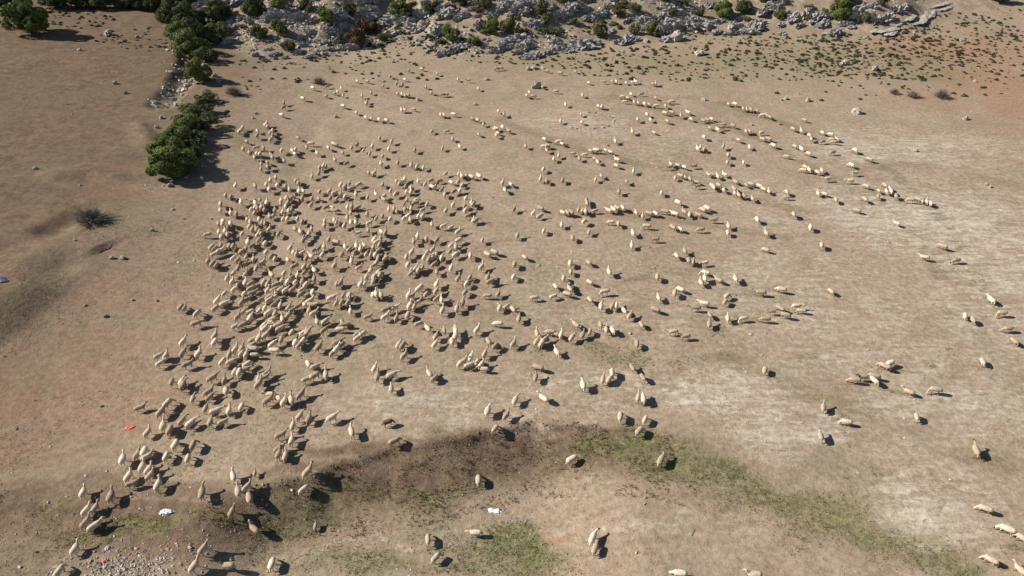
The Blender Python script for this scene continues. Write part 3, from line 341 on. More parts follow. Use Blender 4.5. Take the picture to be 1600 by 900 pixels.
 (128.1,177.0,0.87), (96.3,182.1,0.82), (6.6,183.3,0.73), (52.3,165.3,0.69), (-4.3,183.5,0.73), (72.4,157.8,0.69), (-8.6,178.5,0.71), (105.4,165.8,0.78), (-88.1,161.6,0.73), (85.5,179.9,0.79), (131.5,188.2,0.91), (-8.6,171.6,0.68),
 (150.5,215.5,1.04), (-28.4,179.8,0.72), (38.1,185.8,0.75), (-18.6,181.2,0.72), (-24.2,173.2,0.69), (46.7,158.0,0.65), (-0.4,165.2,0.65), (72.7,173.6,0.74), (-3.5,165.4,0.65), (57.4,190.2,0.78), (-12.8,180.5,0.71), (42.9,152.1,0.62),
 (101.7,162.2,0.75), (42.9,155.0,0.63), (71.4,180.4,0.76), (35.7,170.2,0.68), (-36.7,159.6,0.64), (-3.1,163.9,0.64), (52.5,184.8,0.75), (95.5,184.2,0.81), (115.2,175.7,0.82), (127.9,207.2,0.95), (-2.8,174.4,0.68), (-108.9,189.0,0.85),
 (-85.3,175.5,0.76), (72.0,170.3,0.72), (-54.8,141.4,0.59), (62.3,190.7,0.78), (-90.8,179.0,0.78), (-16.6,182.1,0.71), (33.2,177.2,0.7), (56.6,193.1,0.78), (-109.5,187.4,0.84), (127.7,188.2,0.88), (59.7,159.8,0.66), (83.2,146.0,0.65),
 (100.9,159.5,0.73), (90.2,162.9,0.72), (60.9,151.2,0.63), (-105.9,180.9,0.81), (40.9,176.6,0.7), (29.2,155.3,0.61), (22.7,177.3,0.69), (106.5,180.8,0.81), (102.4,156.1,0.72), (-16.3,175.6,0.68), (-24.8,179.9,0.7), (111.3,196.4,0.87),
 (93.8,167.6,0.74), (84.6,154.9,0.68), (52.6,165.9,0.67), (114.1,154.8,0.74), (83.6,146.9,0.65), (60.8,168.9,0.69), (95.1,188.3,0.81), (124.3,198.8,0.9), (128.0,171.1,0.82), (-8.0,169.2,0.65), (108.6,193.3,0.85), (11.0,171.9,0.66),
 (36.0,155.2,0.61), (106.4,180.0,0.8), (-18.5,179.4,0.69), (84.8,174.0,0.74), (-21.2,176.7,0.68), (117.2,198.4,0.88), (39.2,152.2,0.6), (-15.1,174.9,0.67), (102.4,142.6,0.67), (110.9,174.8,0.79), (143.4,197.2,0.93), (75.2,153.0,0.65),
 (112.1,186.7,0.83), (-35.7,158.8,0.62), (15.5,183.2,0.7), (-102.4,180.5,0.79), (-114.5,185.8,0.83), (33.9,178.5,0.69), (57.3,186.4,0.74), (80.3,169.1,0.71), (115.7,185.8,0.83), (131.6,178.2,0.84), (61.4,163.0,0.66), (114.2,171.3,0.78),
 (-30.2,168.9,0.65), (58.9,183.5,0.73), (76.1,162.6,0.68), (115.9,195.5,0.86), (131.4,192.0,0.88), (-40.3,164.4,0.64), (58.6,181.2,0.72), (76.0,160.1,0.67), (96.9,191.3,0.81), (-7.2,172.0,0.65), (78.7,167.9,0.7), (48.3,190.2,0.74),
 (97.0,179.8,0.77), (-56.5,160.3,0.64), (84.5,147.6,0.64), (110.1,185.1,0.81), (110.6,172.5,0.77), (75.7,176.2,0.72), (104.7,185.7,0.8), (94.4,142.1,0.64), (135.7,204.3,0.92), (39.2,187.9,0.72), (113.1,196.5,0.85), (78.0,181.4,0.74),
 (-32.5,178.7,0.68), (-15.2,170.3,0.64), (38.6,177.9,0.68), (44.2,185.1,0.71), (104.9,184.2,0.79), (118.2,185.6,0.82), (-97.8,169.9,0.73), (-35.1,190.2,0.72), (-86.7,169.9,0.71), (135.9,209.9,0.93), (14.2,185.0,0.69), (23.4,186.9,0.7),
 (81.1,181.9,0.74), (-28.1,186.5,0.7), (136.0,204.5,0.91), (85.3,174.6,0.72), (79.6,177.3,0.72), (55.0,137.9,0.55), (126.8,168.1,0.78), (112.7,171.5,0.76), (111.0,179.0,0.78), (109.6,164.0,0.73), (124.9,208.7,0.9), (114.3,167.4,0.75),
 (-111.6,175.9,0.77), (-47.1,149.7,0.58), (21.1,158.3,0.59), (-4.0,165.1,0.61), (61.2,185.1,0.72), (93.1,186.6,0.77), (115.0,164.2,0.74), (-112.2,176.0,0.77), (84.2,179.1,0.73), (82.7,159.1,0.66), (96.9,163.7,0.7), (121.2,180.5,0.8),
 (-18.0,173.0,0.64), (79.1,161.0,0.66), (15.1,184.3,0.68), (74.1,175.5,0.7), (122.8,169.9,0.77), (-84.5,170.9,0.7), (-9.7,166.1,0.61), (98.3,179.5,0.75), (112.0,181.1,0.78), (-101.7,184.1,0.77), (45.3,174.5,0.66), (-19.5,179.3,0.66),
 (-53.2,143.5,0.56), (63.7,168.9,0.66), (129.3,173.3,0.79), (56.5,177.5,0.68), (53.8,161.2,0.62), (82.7,154.8,0.64), (65.0,177.8,0.69), (105.0,190.0,0.79), (127.8,182.3,0.81), (73.2,163.0,0.65), (98.0,187.7,0.77), (-20.4,161.0,0.59),
 (-36.7,175.0,0.65), (-94.7,164.6,0.69), (-27.1,165.7,0.61), (54.2,153.1,0.59), (134.5,188.5,0.84), (15.0,186.9,0.68), (-61.2,156.7,0.61), (79.2,188.1,0.74), (44.4,185.2,0.69), (98.2,169.6,0.71), (85.1,185.8,0.74), (54.9,165.3,0.63),
 (67.2,169.8,0.66), (70.3,147.4,0.59), (97.1,186.8,0.76), (-41.6,169.6,0.63), (82.8,169.4,0.68), (22.3,184.5,0.67), (108.7,157.6,0.69), (116.9,182.2,0.78), (64.5,159.6,0.62), (89.6,169.4,0.69), (11.0,163.5,0.59), (77.8,166.0,0.66),
 (-86.5,164.8,0.67), (63.7,177.9,0.68), (81.8,167.3,0.67), (119.2,181.3,0.78), (111.6,163.0,0.71), (-27.3,176.2,0.64), (124.6,208.0,0.87), (129.4,178.5,0.79), (124.8,168.1,0.75), (28.1,159.5,0.58), (29.7,156.4,0.57), (134.2,202.6,0.87),
 (48.1,187.1,0.69), (-37.5,161.1,0.59), (104.5,162.9,0.69), (110.3,162.5,0.7), (65.9,155.1,0.6), (134.4,194.0,0.84), (125.8,186.6,0.8), (125.4,193.7,0.82), (36.9,156.1,0.57), (62.3,166.0,0.63), (-83.6,165.9,0.66), (-53.1,136.4,0.52),
 (13.3,168.4,0.6), (75.4,176.1,0.68), (89.3,159.9,0.65), (6.8,183.4,0.65), (84.1,169.5,0.67), (82.7,179.6,0.7), (59.7,179.7,0.67), (40.6,187.9,0.68), (76.7,160.8,0.63), (112.8,180.5,0.75), (111.2,188.2,0.77), (26.3,162.6,0.58),
 (-54.6,143.4,0.54), (83.2,165.2,0.65), (26.2,171.6,0.61), (89.3,175.1,0.69), (79.1,173.7,0.67), (4.1,171.2,0.6), (111.6,179.4,0.74), (-93.7,166.9,0.67), (73.5,183.0,0.69), (136.7,204.8,0.86), (110.7,171.2,0.71), (14.5,168.9,0.59),
 (105.4,168.0,0.69), (108.5,183.0,0.74), (53.0,191.3,0.69), (14.7,163.4,0.57), (14.9,160.5,0.56), (124.3,187.2,0.78), (-102.4,177.1,0.71), (77.2,180.1,0.68), (14.6,160.8,0.56), (45.6,158.0,0.57), (79.7,188.7,0.71), (94.2,181.9,0.71),
 (100.3,175.9,0.7), (-20.1,155.0,0.54), (83.3,145.8,0.58), (131.6,190.7,0.8), (46.7,152.3,0.55), (20.2,187.2,0.65), (92.6,167.4,0.66), (60.5,163.1,0.6), (-33.0,153.1,0.54), (77.6,155.8,0.6), (60.8,163.1,0.6), (133.1,183.0,0.78),
 (-103.7,184.8,0.73), (60.6,182.0,0.66), (33.9,168.3,0.59), (-37.6,173.5,0.61), (107.0,149.1,0.63), (-109.3,182.6,0.73), (72.6,146.4,0.56), (135.3,208.3,0.85), (101.3,181.2,0.71), (101.2,191.4,0.74), (21.3,186.1,0.64), (102.2,153.6,0.63),
 (136.8,193.8,0.81), (21.1,153.8,0.53), (85.4,170.2,0.65), (59.2,190.3,0.68), (75.3,162.2,0.61), (-113.3,178.1,0.72), (23.5,180.4,0.62), (87.9,175.9,0.67), (126.6,169.2,0.72), (85.0,154.4,0.6), (115.4,184.3,0.74), (113.6,196.3,0.77),
 (130.2,196.8,0.8), (110.0,174.8,0.7), (110.9,170.8,0.69), (-31.7,156.2,0.54), (76.0,176.3,0.65), (109.1,158.0,0.65), (89.2,146.4,0.58), (-47.7,161.6,0.57), (-38.0,164.4,0.57), (-36.4,167.9,0.58), (35.9,149.8,0.52), (39.0,176.8,0.61),
 (114.1,184.2,0.73), (108.5,166.7,0.67), (-90.9,180.3,0.68), (104.0,190.2,0.73), (-30.0,172.7,0.59), (20.2,189.2,0.64), (-82.0,168.6,0.63), (101.5,161.2,0.64), (125.7,184.5,0.75), (-3.3,175.6,0.59), (-90.9,167.5,0.64), (-25.9,182.8,0.62),
 (77.3,174.3,0.64), (82.2,168.8,0.63), (-18.4,181.0,0.61), (41.9,158.6,0.55), (43.9,158.1,0.55), (117.9,168.8,0.69), (52.8,174.3,0.61), (117.9,179.9,0.72), (124.2,164.7,0.69), (-2.4,170.6,0.57), (62.8,152.2,0.55), (97.0,189.2,0.71),
 (67.6,166.5,0.6), (64.9,180.4,0.64), (116.9,191.9,0.75), (121.4,196.3,0.77), (45.1,158.7,0.55), (-32.5,174.0,0.59), (126.1,182.9,0.74), (-22.7,184.9,0.62), (-13.4,173.8,0.58), (91.7,176.0,0.66), (7.6,183.3,0.61), (80.6,184.7,0.67),
 (-42.5,166.1,0.57), (33.1,159.1,0.54), (101.4,188.2,0.71), (115.2,187.4,0.73), (106.5,192.5,0.73), (115.2,183.9,0.72), (101.1,185.3,0.7), (69.2,150.8,0.55), (-107.4,171.3,0.67), (98.9,166.0,0.64), (97.2,191.4,0.71), (-19.8,174.4,0.58),
 (94.4,169.2,0.64), (-14.2,178.1,0.59), (-34.5,178.4,0.6), (35.5,172.4,0.58), (40.4,156.1,0.53), (65.7,177.1,0.62), (-54.0,126.1,0.45), (66.3,170.6,0.6), (107.6,188.0,0.71), (102.5,162.8,0.63), (58.2,154.3,0.54), (-115.8,183.4,0.71),
 (108.3,191.8,0.72), (103.0,162.9,0.63), (90.3,159.9,0.6), (-29.5,169.1,0.56), (-34.6,190.0,0.63), (102.3,167.5,0.64), (51.9,189.7,0.64), (9.2,168.8,0.55), (32.0,169.2,0.56), (-14.8,177.8,0.58), (126.7,177.9,0.71), (-30.8,182.0,0.6),
 (39.4,158.4,0.53), (-27.4,170.3,0.56), (59.3,171.8,0.59), (66.1,159.4,0.56), (-102.2,179.7,0.67), (77.2,175.1,0.62), (102.3,172.6,0.65), (-47.4,169.5,0.57), (53.7,158.1,0.54), (38.3,162.6,0.54), (82.6,173.2,0.62), (89.1,152.3,0.57),
 (5.0,164.0,0.53), (117.8,185.6,0.71), (70.5,161.8,0.57), (117.7,193.1,0.73), (72.8,161.0,0.57), (79.7,174.9,0.62), (71.5,165.0,0.58), (53.7,168.6,0.57), (119.3,162.8,0.65), (106.9,174.9,0.66), (19.8,188.5,0.61), (126.8,210.3,0.79),
 (115.1,195.6,0.73), (56.8,161.4,0.55), (132.6,200.2,0.77), (82.2,154.1,0.56), (9.1,183.8,0.59), (-45.7,149.2,0.5), (73.9,168.7,0.59), (134.4,206.8,0.79), (62.8,183.2,0.62), (101.5,193.7,0.7), (-57.2,155.4,0.53), (120.1,175.3,0.68),
 (118.7,205.8,0.76), (44.9,159.6,0.53), (109.9,171.2,0.65), (53.1,170.4,0.57), (88.3,169.7,0.61), (82.0,169.4,0.6), (92.8,171.0,0.62), (-27.9,183.1,0.59), (77.9,185.2,0.64), (21.7,165.0,0.53), (75.6,141.2,0.51), (75.5,183.0,0.63),
 (81.3,156.2,0.56), (68.0,169.3,0.58), (76.4,155.6,0.55), (126.5,173.1,0.68), (-26.0,190.6,0.61), (81.8,156.6,0.56), (80.7,150.2,0.54), (92.4,158.5,0.58), (68.3,153.3,0.53), (125.0,209.7,0.77), (132.4,193.7,0.74), (-27.8,172.3,0.55),
 (116.7,166.3,0.64), (34.3,164.8,0.53), (79.5,155.7,0.55), (65.2,158.8,0.54), (-13.1,174.4,0.55), (84.8,171.2,0.6), (-34.8,168.4,0.54), (20.0,186.9,0.59), (74.9,186.5,0.63), (20.6,161.4,0.51), (80.0,149.0,0.53), (89.4,147.5,0.54),
 (-95.0,166.5,0.6), (79.7,160.3,0.56), (88.2,163.2,0.58), (-25.7,177.3,0.56), (24.9,154.8,0.49), (81.8,166.6,0.58), (38.1,162.0,0.52), (71.4,185.5,0.62), (115.7,181.2,0.67), (76.3,176.9,0.6), (74.8,145.7,0.51), (94.2,157.0,0.57),
 (-14.0,172.9,0.54), (78.2,165.7,0.57), (78.5,165.6,0.57), (109.0,171.1,0.63), (71.6,162.0,0.55), (70.5,162.7,0.55), (-21.8,182.5,0.57), (80.2,172.6,0.59), (78.6,162.8,0.56), (60.3,184.1,0.6), (81.9,172.0,0.59), (-2.1,168.0,0.52),
 (28.8,155.8,0.49), (62.5,170.0,0.56), (-39.3,157.1,0.5), (56.5,165.8,0.54), (93.2,185.6,0.64), (135.2,198.5,0.74), (63.8,170.2,0.56), (-17.2,177.8,0.55), (101.6,151.0,0.56), (24.6,177.1,0.55), (60.3,185.6,0.6), (105.4,172.1,0.62),
 (65.5,180.8,0.59), (69.7,154.5,0.52), (123.1,180.5,0.67), (61.9,165.0,0.54), (-29.1,177.2,0.55), (51.6,165.2,0.53), (86.1,179.7,0.61), (-12.7,176.0,0.54), (22.4,171.8,0.53), (-55.7,143.2,0.47), (88.0,168.0,0.58), (64.7,157.3,0.52),
 (-25.0,171.8,0.53), (30.2,161.0,0.5), (74.5,160.8,0.54), (108.9,195.0,0.68), (-19.8,176.4,0.54), (71.8,162.4,0.54), (44.7,158.4,0.5), (62.8,180.4,0.58), (73.3,176.4,0.58), (102.3,188.2,0.65), (70.7,174.1,0.57), (32.1,168.5,0.52),
 (40.4,160.0,0.5), (72.9,159.2,0.53), (67.4,169.1,0.55), (-33.4,189.1,0.58), (111.9,195.6,0.68), (13.3,171.9,0.52), (-57.8,148.3,0.48), (28.4,156.8,0.48), (-20.3,184.8,0.56), (-35.5,179.2,0.55), (99.9,161.2,0.57), (108.9,194.6,0.67),
 (33.0,160.0,0.49), (11.3,163.1,0.49), (50.6,162.5,0.51), (-110.6,190.5,0.66), (-32.3,184.1,0.56), (150.7,216.6,0.79), (-26.8,178.4,0.54), (38.6,166.0,0.51), (37.5,156.0,0.48), (4.4,170.5,0.51), (70.4,148.0,0.49), (3.7,163.9,0.49),
 (101.6,184.8,0.63), (90.1,172.1,0.58), (9.4,160.6,0.48), (-25.3,152.3,0.46), (75.8,186.7,0.6), (-13.3,177.5,0.53), (76.6,164.4,0.54), (87.0,166.8,0.56), (80.4,177.5,0.58), (104.2,192.0,0.65), (51.2,153.1,0.48), (80.4,181.5,0.59),
 (2.1,168.3,0.5), (90.1,184.7,0.61), (97.4,181.0,0.61), (73.8,170.0,0.55), (84.1,165.6,0.55), (-64.4,156.3,0.5), (75.9,169.8,0.55), (-87.4,164.2,0.55), (80.2,171.7,0.56), (22.0,161.0,0.48), (14.4,172.1,0.51), (76.3,158.7,0.52),
 (26.0,160.6,0.48), (22.3,185.2,0.55), (-16.6,185.9,0.55), (45.6,170.6,0.52), (27.1,157.3,0.47), (38.4,172.4,0.52), (22.9,168.3,0.5), (-43.6,164.2,0.5), (-10.8,166.2,0.49), (-33.3,191.1,0.57), (-8.1,170.0,0.5), (-16.3,179.7,0.53),
 (101.8,161.2,0.56), (-11.0,176.7,0.52), (86.4,177.6,0.58), (65.9,160.8,0.51), (-37.2,166.3,0.5), (60.0,159.5,0.5), (76.5,178.6,0.57), (129.4,175.7,0.64), (108.0,165.8,0.58), (92.0,164.0,0.55), (93.5,167.1,0.56), (-22.5,179.9,0.53),
 (105.6,172.1,0.59), (83.5,157.3,0.52), (86.0,175.3,0.57), (114.5,154.0,0.56), (47.3,175.5,0.53), (107.1,183.8,0.62), (-52.2,141.7,0.44), (59.6,164.8,0.51), (-27.2,180.3,0.53), (86.7,187.4,0.6), (89.2,182.5,0.59), (89.8,151.0,0.51),
 (122.3,187.8,0.65), (-22.1,181.5,0.53), (104.5,170.7,0.58), (43.3,163.5,0.49), (23.9,157.0,0.46), (12.0,165.3,0.48), (46.8,162.6,0.49), (84.8,154.4,0.51), (130.9,203.4,0.7), (80.8,168.2,0.54), (88.7,164.2,0.54), (114.9,164.5,0.58),
 (-51.4,117.4,0.37), (106.9,182.8,0.61), (-93.4,170.8,0.56), (83.8,164.3,0.53), (62.4,151.2,0.47), (15.0,155.9,0.45), (86.5,155.0,0.51), (87.2,154.7,0.51), (18.7,187.1,0.54), (-115.6,178.4,0.61), (-41.0,158.6,0.47), (-13.3,170.3,0.49),
 (91.0,180.6,0.58), (94.9,174.7,0.57), (33.4,160.6,0.47), (77.8,183.1,0.57), (110.0,182.3,0.61), (-93.1,168.0,0.55), (123.2,169.6,0.6), (-36.1,167.5,0.49), (129.4,178.3,0.63), (57.4,191.1,0.57), (-34.3,171.7,0.5), (59.2,168.6,0.51),
 (-54.1,148.1,0.45), (27.4,169.6,0.49), (69.0,180.2,0.55), (53.9,174.3,0.52), (69.8,176.3,0.54), (97.5,158.6,0.53), (108.5,168.3,0.57), (-89.9,175.1,0.56), (-18.5,157.1,0.45), (-88.9,171.7,0.55), (85.4,189.2,0.59), (56.3,163.2,0.49),
 (-5.9,165.5,0.47), (61.9,165.1,0.5), (108.1,173.8,0.58), (112.0,196.2,0.64), (74.1,175.8,0.54), (81.5,160.9,0.51), (66.1,190.5,0.57), (-9.0,173.2,0.49), (65.0,183.5,0.55), (77.1,178.8,0.55), (62.3,165.7,0.5), (42.7,190.0,0.55),
 (-86.4,162.6,0.52), (-10.5,180.3,0.51), (125.2,184.9,0.63), (121.9,178.6,0.61), (66.6,179.5,0.54), (61.5,166.5,0.5), (7.0,170.4,0.48), (59.4,167.6,0.5), (126.5,180.6,0.62), (-38.4,173.8,0.5), (2.0,167.4,0.47), (-7.4,185.1,0.52),
 (-30.0,157.6,0.45), (24.5,165.8,0.47), (76.5,176.8,0.54), (-11.6,185.2,0.52), (-22.6,177.1,0.5), (67.9,165.2,0.5), (63.9,170.7,0.51), (85.0,169.3,0.53), (-53.0,125.1,0.38), (13.9,160.3,0.45), (-48.9,160.8,0.47), (34.5,175.5,0.5),
 (15.6,171.1,0.48), (75.4,170.3,0.52), (131.2,209.6,0.69), (111.7,153.7,0.53), (78.7,157.3,0.49), (-47.6,169.5,0.49), (-89.5,176.2,0.55), (41.7,156.3,0.45), (47.5,165.9,0.48), (84.0,146.8,0.47), (-80.7,165.0,0.51), (-31.9,191.9,0.54),
 (27.7,174.4,0.49), (20.3,157.4,0.44), (109.8,161.1,0.54), (104.0,169.3,0.55), (43.6,152.9,0.44), (77.9,159.2,0.49), (-42.2,161.0,0.46), (104.0,178.2,0.57), (-89.4,165.8,0.52), (54.8,157.5,0.46), (65.8,161.1,0.48), (-112.7,177.6,0.58),
 (-47.1,167.7,0.48), (13.1,155.6,0.43), (53.3,166.0,0.48), (104.3,187.4,0.59), (46.3,153.2,0.44), (89.6,179.2,0.55), (80.4,167.7,0.51), (71.7,163.7,0.49), (82.8,174.7,0.53), (65.4,166.5,0.49), (59.1,165.0,0.48), (-51.7,159.9,0.46),
 (37.5,156.4,0.44), (62.9,171.7,0.5), (118.4,197.8,0.63), (110.5,159.5,0.53), (52.1,160.2,0.46), (-49.6,149.5,0.43), (107.4,179.1,0.57), (65.1,186.9,0.54), (104.7,150.5,0.5), (114.2,170.7,0.56), (55.6,170.9,0.49), (113.6,193.0,0.61),
 (73.4,172.3,0.51), (29.6,158.9,0.44), (114.5,188.4,0.6), (-106.2,184.8,0.58), (107.8,157.8,0.52), (109.6,165.5,0.54), (118.5,172.9,0.57), (104.6,177.4,0.56), (-46.5,166.6,0.47), (27.1,171.0,0.47), (59.3,162.7,0.47), (23.2,190.2,0.52),
 (101.5,179.7,0.56), (-54.6,140.9,0.41), (-20.8,175.7,0.48), (60.5,174.1,0.5), (119.7,168.3,0.56), (90.3,160.8,0.5), (87.2,187.4,0.56), (51.3,188.8,0.53), (87.8,170.9,0.52), (61.0,170.6,0.49), (44.4,175.8,0.49), (84.0,160.7,0.49),
 (-15.6,177.3,0.48), (75.9,181.6,0.53), (20.4,188.3,0.51), (62.2,175.0,0.5), (44.1,180.5,0.5), (105.6,153.0,0.5), (105.2,157.8,0.51), (90.9,170.7,0.52), (48.6,160.2,0.45), (-3.5,171.2,0.46), (54.5,170.2,0.48), (91.1,162.4,0.5),
 (116.0,169.0,0.55), (61.8,175.9,0.5), (14.7,159.8,0.43), (99.5,179.8,0.55), (26.5,173.7,0.47), (116.5,174.0,0.56), (58.4,189.4,0.53), (45.8,169.9,0.47), (80.1,177.7,0.52), (90.9,172.7,0.52), (115.2,180.6,0.57), (126.4,177.6,0.58),
 (82.5,168.9,0.5), (16.4,164.8,0.44), (-51.0,117.4,0.34), (-113.7,182.1,0.57), (90.4,169.5,0.51), (90.9,169.3,0.51), (-85.9,163.6,0.49), (103.2,162.3,0.51), (59.3,159.1,0.45), (100.9,164.7,0.51), (-14.2,181.7,0.48), (80.7,176.2,0.51),
 (41.1,189.5,0.51), (77.2,177.9,0.51), (78.5,152.1,0.45), (-84.9,170.2,0.5), (104.6,176.9,0.54), (30.8,156.9,0.42), (100.3,183.8,0.55), (-107.1,175.7,0.54), (-16.5,178.5,0.47), (81.2,164.1,0.48), (43.5,154.2,0.42), (-4.1,167.8,0.44),
 (-105.7,172.4,0.53), (-82.3,167.9,0.49), (97.5,159.7,0.49), (100.4,153.4,0.48), (-82.8,167.9,0.49), (93.2,162.4,0.49), (53.1,175.7,0.48), (71.5,160.9,0.46), (-8.6,175.9,0.46), (-44.5,150.6,0.41), (125.9,187.7,0.59), (16.1,164.1,0.43),
 (-34.1,188.7,0.5), (140.9,196.3,0.63), (93.9,180.4,0.53), (-44.9,150.9,0.41), (15.7,156.7,0.41), (20.7,160.0,0.42), (81.2,178.3,0.51), (90.3,151.9,0.46), (103.5,166.4,0.51), (76.8,167.7,0.48), (-28.2,166.9,0.44), (100.7,164.1,0.5),
 (-63.7,157.1,0.44), (88.2,144.8,0.44), (14.0,172.9,0.45), (-0.9,165.8,0.43), (128.9,201.6,0.62), (-22.5,180.1,0.47), (50.2,158.3,0.43), (-83.1,161.4,0.47), (19.1,188.3,0.49), (57.5,160.1,0.44), (115.3,192.7,0.58), (15.7,158.0,0.41),
 (21.7,188.6,0.49), (124.7,187.2,0.58), (64.0,174.9,0.48), (-5.2,174.7,0.45), (13.0,186.1,0.48), (137.0,188.9,0.6), (86.0,161.7,0.47), (93.5,171.0,0.5), (108.9,180.4,0.54), (-80.9,164.6,0.47), (81.7,177.3,0.5), (85.4,158.0,0.46),
 (108.7,176.1,0.53), (-21.3,170.7,0.44), (87.8,166.0,0.48), (59.6,178.1,0.48), (-52.7,159.8,0.43), (-55.2,142.5,0.39), (47.2,190.5,0.5), (-52.3,122.9,0.34), (118.3,176.1,0.54), (58.6,158.5,0.43), (-26.5,182.8,0.47), (124.0,201.0,0.6),
 (13.2,164.8,0.42), (15.7,188.3,0.48), (-24.8,179.4,0.46), (-1.4,169.3,0.43), (10.9,173.0,0.44), (24.2,167.8,0.43), (20.2,164.4,0.42), (106.6,189.3,0.55), (113.0,190.2,0.56), (-56.0,156.2,0.42), (-25.1,156.3,0.4), (-115.4,184.6,0.55),
 (71.2,163.3,0.45), (15.3,169.7,0.43), (-8.1,170.2,0.43), (45.4,188.8,0.49), (-53.6,157.7,0.42), (106.5,194.9,0.56), (74.5,183.8,0.5), (-12.5,186.2,0.47), (36.9,150.4,0.39), (98.3,181.6,0.52), (61.6,164.1,0.44), (-34.1,176.0,0.45),
 (93.8,171.2,0.49), (78.1,187.6,0.51), (64.8,171.6,0.46), (82.4,163.9,0.46), (87.3,152.4,0.44), (103.0,184.8,0.53), (129.8,201.3,0.6), (121.4,173.3,0.53), (97.8,178.8,0.51), (20.2,162.6,0.41), (92.9,167.9,0.48), (115.6,196.7,0.57),
 (30.6,169.6,0.43), (-4.9,172.3,0.43), (35.9,164.5,0.42), (20.8,167.1,0.42), (51.0,152.2,0.4), (121.4,164.9,0.51), (-2.9,168.7,0.42), (98.0,184.5,0.52), (62.0,187.0,0.49), (99.7,160.7,0.47), (85.6,173.2,0.48), (110.3,196.7,0.56),
 (-28.0,175.0,0.44), (84.4,182.9,0.5), (-108.2,174.7,0.51), (78.0,177.0,0.48), (91.7,179.5,0.5), (-82.9,170.4,0.47), (98.6,185.1,0.52), (45.5,154.8,0.4), (56.8,168.2,0.44), (101.7,178.9,0.51), (-12.4,173.1,0.43), (-51.4,161.8,0.42),
 (77.0,155.9,0.43), (97.1,191.3,0.53), (90.8,167.2,0.47), (44.3,176.8,0.45), (50.2,192.1,0.49), (33.8,175.1,0.44), (56.8,178.3,0.46), (121.2,188.6,0.55), (81.4,186.9,0.5), (68.0,187.9,0.49), (120.3,184.5,0.54), (70.1,169.7,0.45),
 (56.7,170.4,0.44), (72.1,151.2,0.41), (16.7,174.9,0.43), (22.2,174.3,0.43), (114.2,198.3,0.56), (102.8,186.3,0.52), (73.8,182.1,0.48), (73.2,173.6,0.46), (60.1,165.6,0.43), (-28.4,174.0,0.43), (90.0,179.8,0.49), (128.7,175.6,0.53),
 (132.2,193.3,0.57), (29.6,157.6,0.39), (42.0,159.2,0.4), (-20.2,176.0,0.43), (116.2,170.1,0.5), (-42.3,172.1,0.43), (-19.6,163.7,0.4), (-113.7,186.6,0.53), (78.6,168.2,0.45), (114.7,176.6,0.51), (122.8,191.2,0.55), (-32.5,183.1,0.45),
 (101.7,184.6,0.51), (49.1,179.4,0.45), (-28.9,179.6,0.44), (-10.5,177.7,0.43), (111.2,169.9,0.49), (66.7,178.6,0.46), (103.4,189.3,0.52), (63.9,175.7,0.45), (111.2,165.6,0.48), (89.3,187.9,0.5), (35.7,158.3,0.39), (-32.1,184.8,0.45),
 (66.4,157.5,0.41), (-27.2,189.9,0.46), (50.8,172.0,0.43), (53.1,193.2,0.48), (-7.2,183.6,0.44), (67.9,166.3,0.43), (54.5,166.8,0.42), (27.1,160.7,0.39), (78.6,184.6,0.48), (-56.3,157.8,0.4), (75.0,186.6,0.48), (17.7,183.6,0.44),
 (113.4,191.2,0.53), (34.6,164.2,0.4), (112.4,156.9,0.46), (112.0,177.6,0.5), (132.3,189.4,0.55), (50.4,182.3,0.45), (101.3,174.5,0.48), (116.5,169.9,0.49), (-34.2,169.1,0.41), (126.4,198.9,0.56), (113.5,177.3,0.5), (-34.1,156.4,0.38),
 (107.5,176.6,0.49), (-106.7,182.3,0.5), (105.9,152.9,0.44), (46.1,175.9,0.43), (44.6,180.7,0.44), (75.0,165.8,0.43), (-117.8,185.9,0.52), (65.2,174.5,0.44), (-53.9,147.1,0.37), (68.1,169.0,0.43), (84.2,171.1,0.45), (87.6,178.9,0.47),
 (44.8,185.4,0.45), (66.9,174.2,0.44), (-34.0,183.6,0.44), (124.2,177.3,0.51), (124.0,177.5,0.51), (116.3,172.5,0.49), (-29.6,188.9,0.45), (-33.8,158.1,0.38), (84.7,162.3,0.43), (37.2,157.6,0.38), (80.4,183.5,0.47), (88.4,160.6,0.43),
 (63.5,181.1,0.45), (65.5,189.5,0.47), (42.9,160.8,0.39), (134.6,187.1,0.54), (0.0,166.5,0.39), (104.0,151.3,0.43), (122.2,175.1,0.5), (144.6,216.7,0.61), (67.6,166.3,0.42), (32.6,167.9,0.4), (118.8,172.6,0.49), (72.5,173.7,0.44),
 (-64.5,163.1,0.41), (122.0,181.0,0.51), (68.5,184.8,0.46), (62.8,168.7,0.42), (87.0,167.4,0.44), (72.9,164.8,0.42), (91.2,170.2,0.45), (99.3,175.6,0.47), (116.9,159.2,0.46), (-14.3,184.2,0.43), (58.7,161.6,0.4), (46.6,183.3,0.44),
 (-12.6,176.1,0.41), (88.4,152.9,0.41), (105.1,168.0,0.46), (-56.2,162.9,0.4), (42.0,162.7,0.39), (16.6,171.7,0.4), (24.6,175.1,0.41), (-18.4,184.7,0.43), (-34.8,182.4,0.43), (-58.3,134.8,0.34), (60.2,189.4,0.46), (118.3,175.6,0.49),
 (124.7,165.8,0.48), (129.7,194.1,0.54), (-14.9,181.1,0.42), (64.7,174.5,0.43), (83.9,180.6,0.46), (-35.4,191.6,0.45), (133.8,186.7,0.53), (-0.5,164.7,0.38), (-4.7,186.4,0.43), (-4.7,173.4,0.4), (34.4,170.1,0.4), (21.0,185.5,0.43),
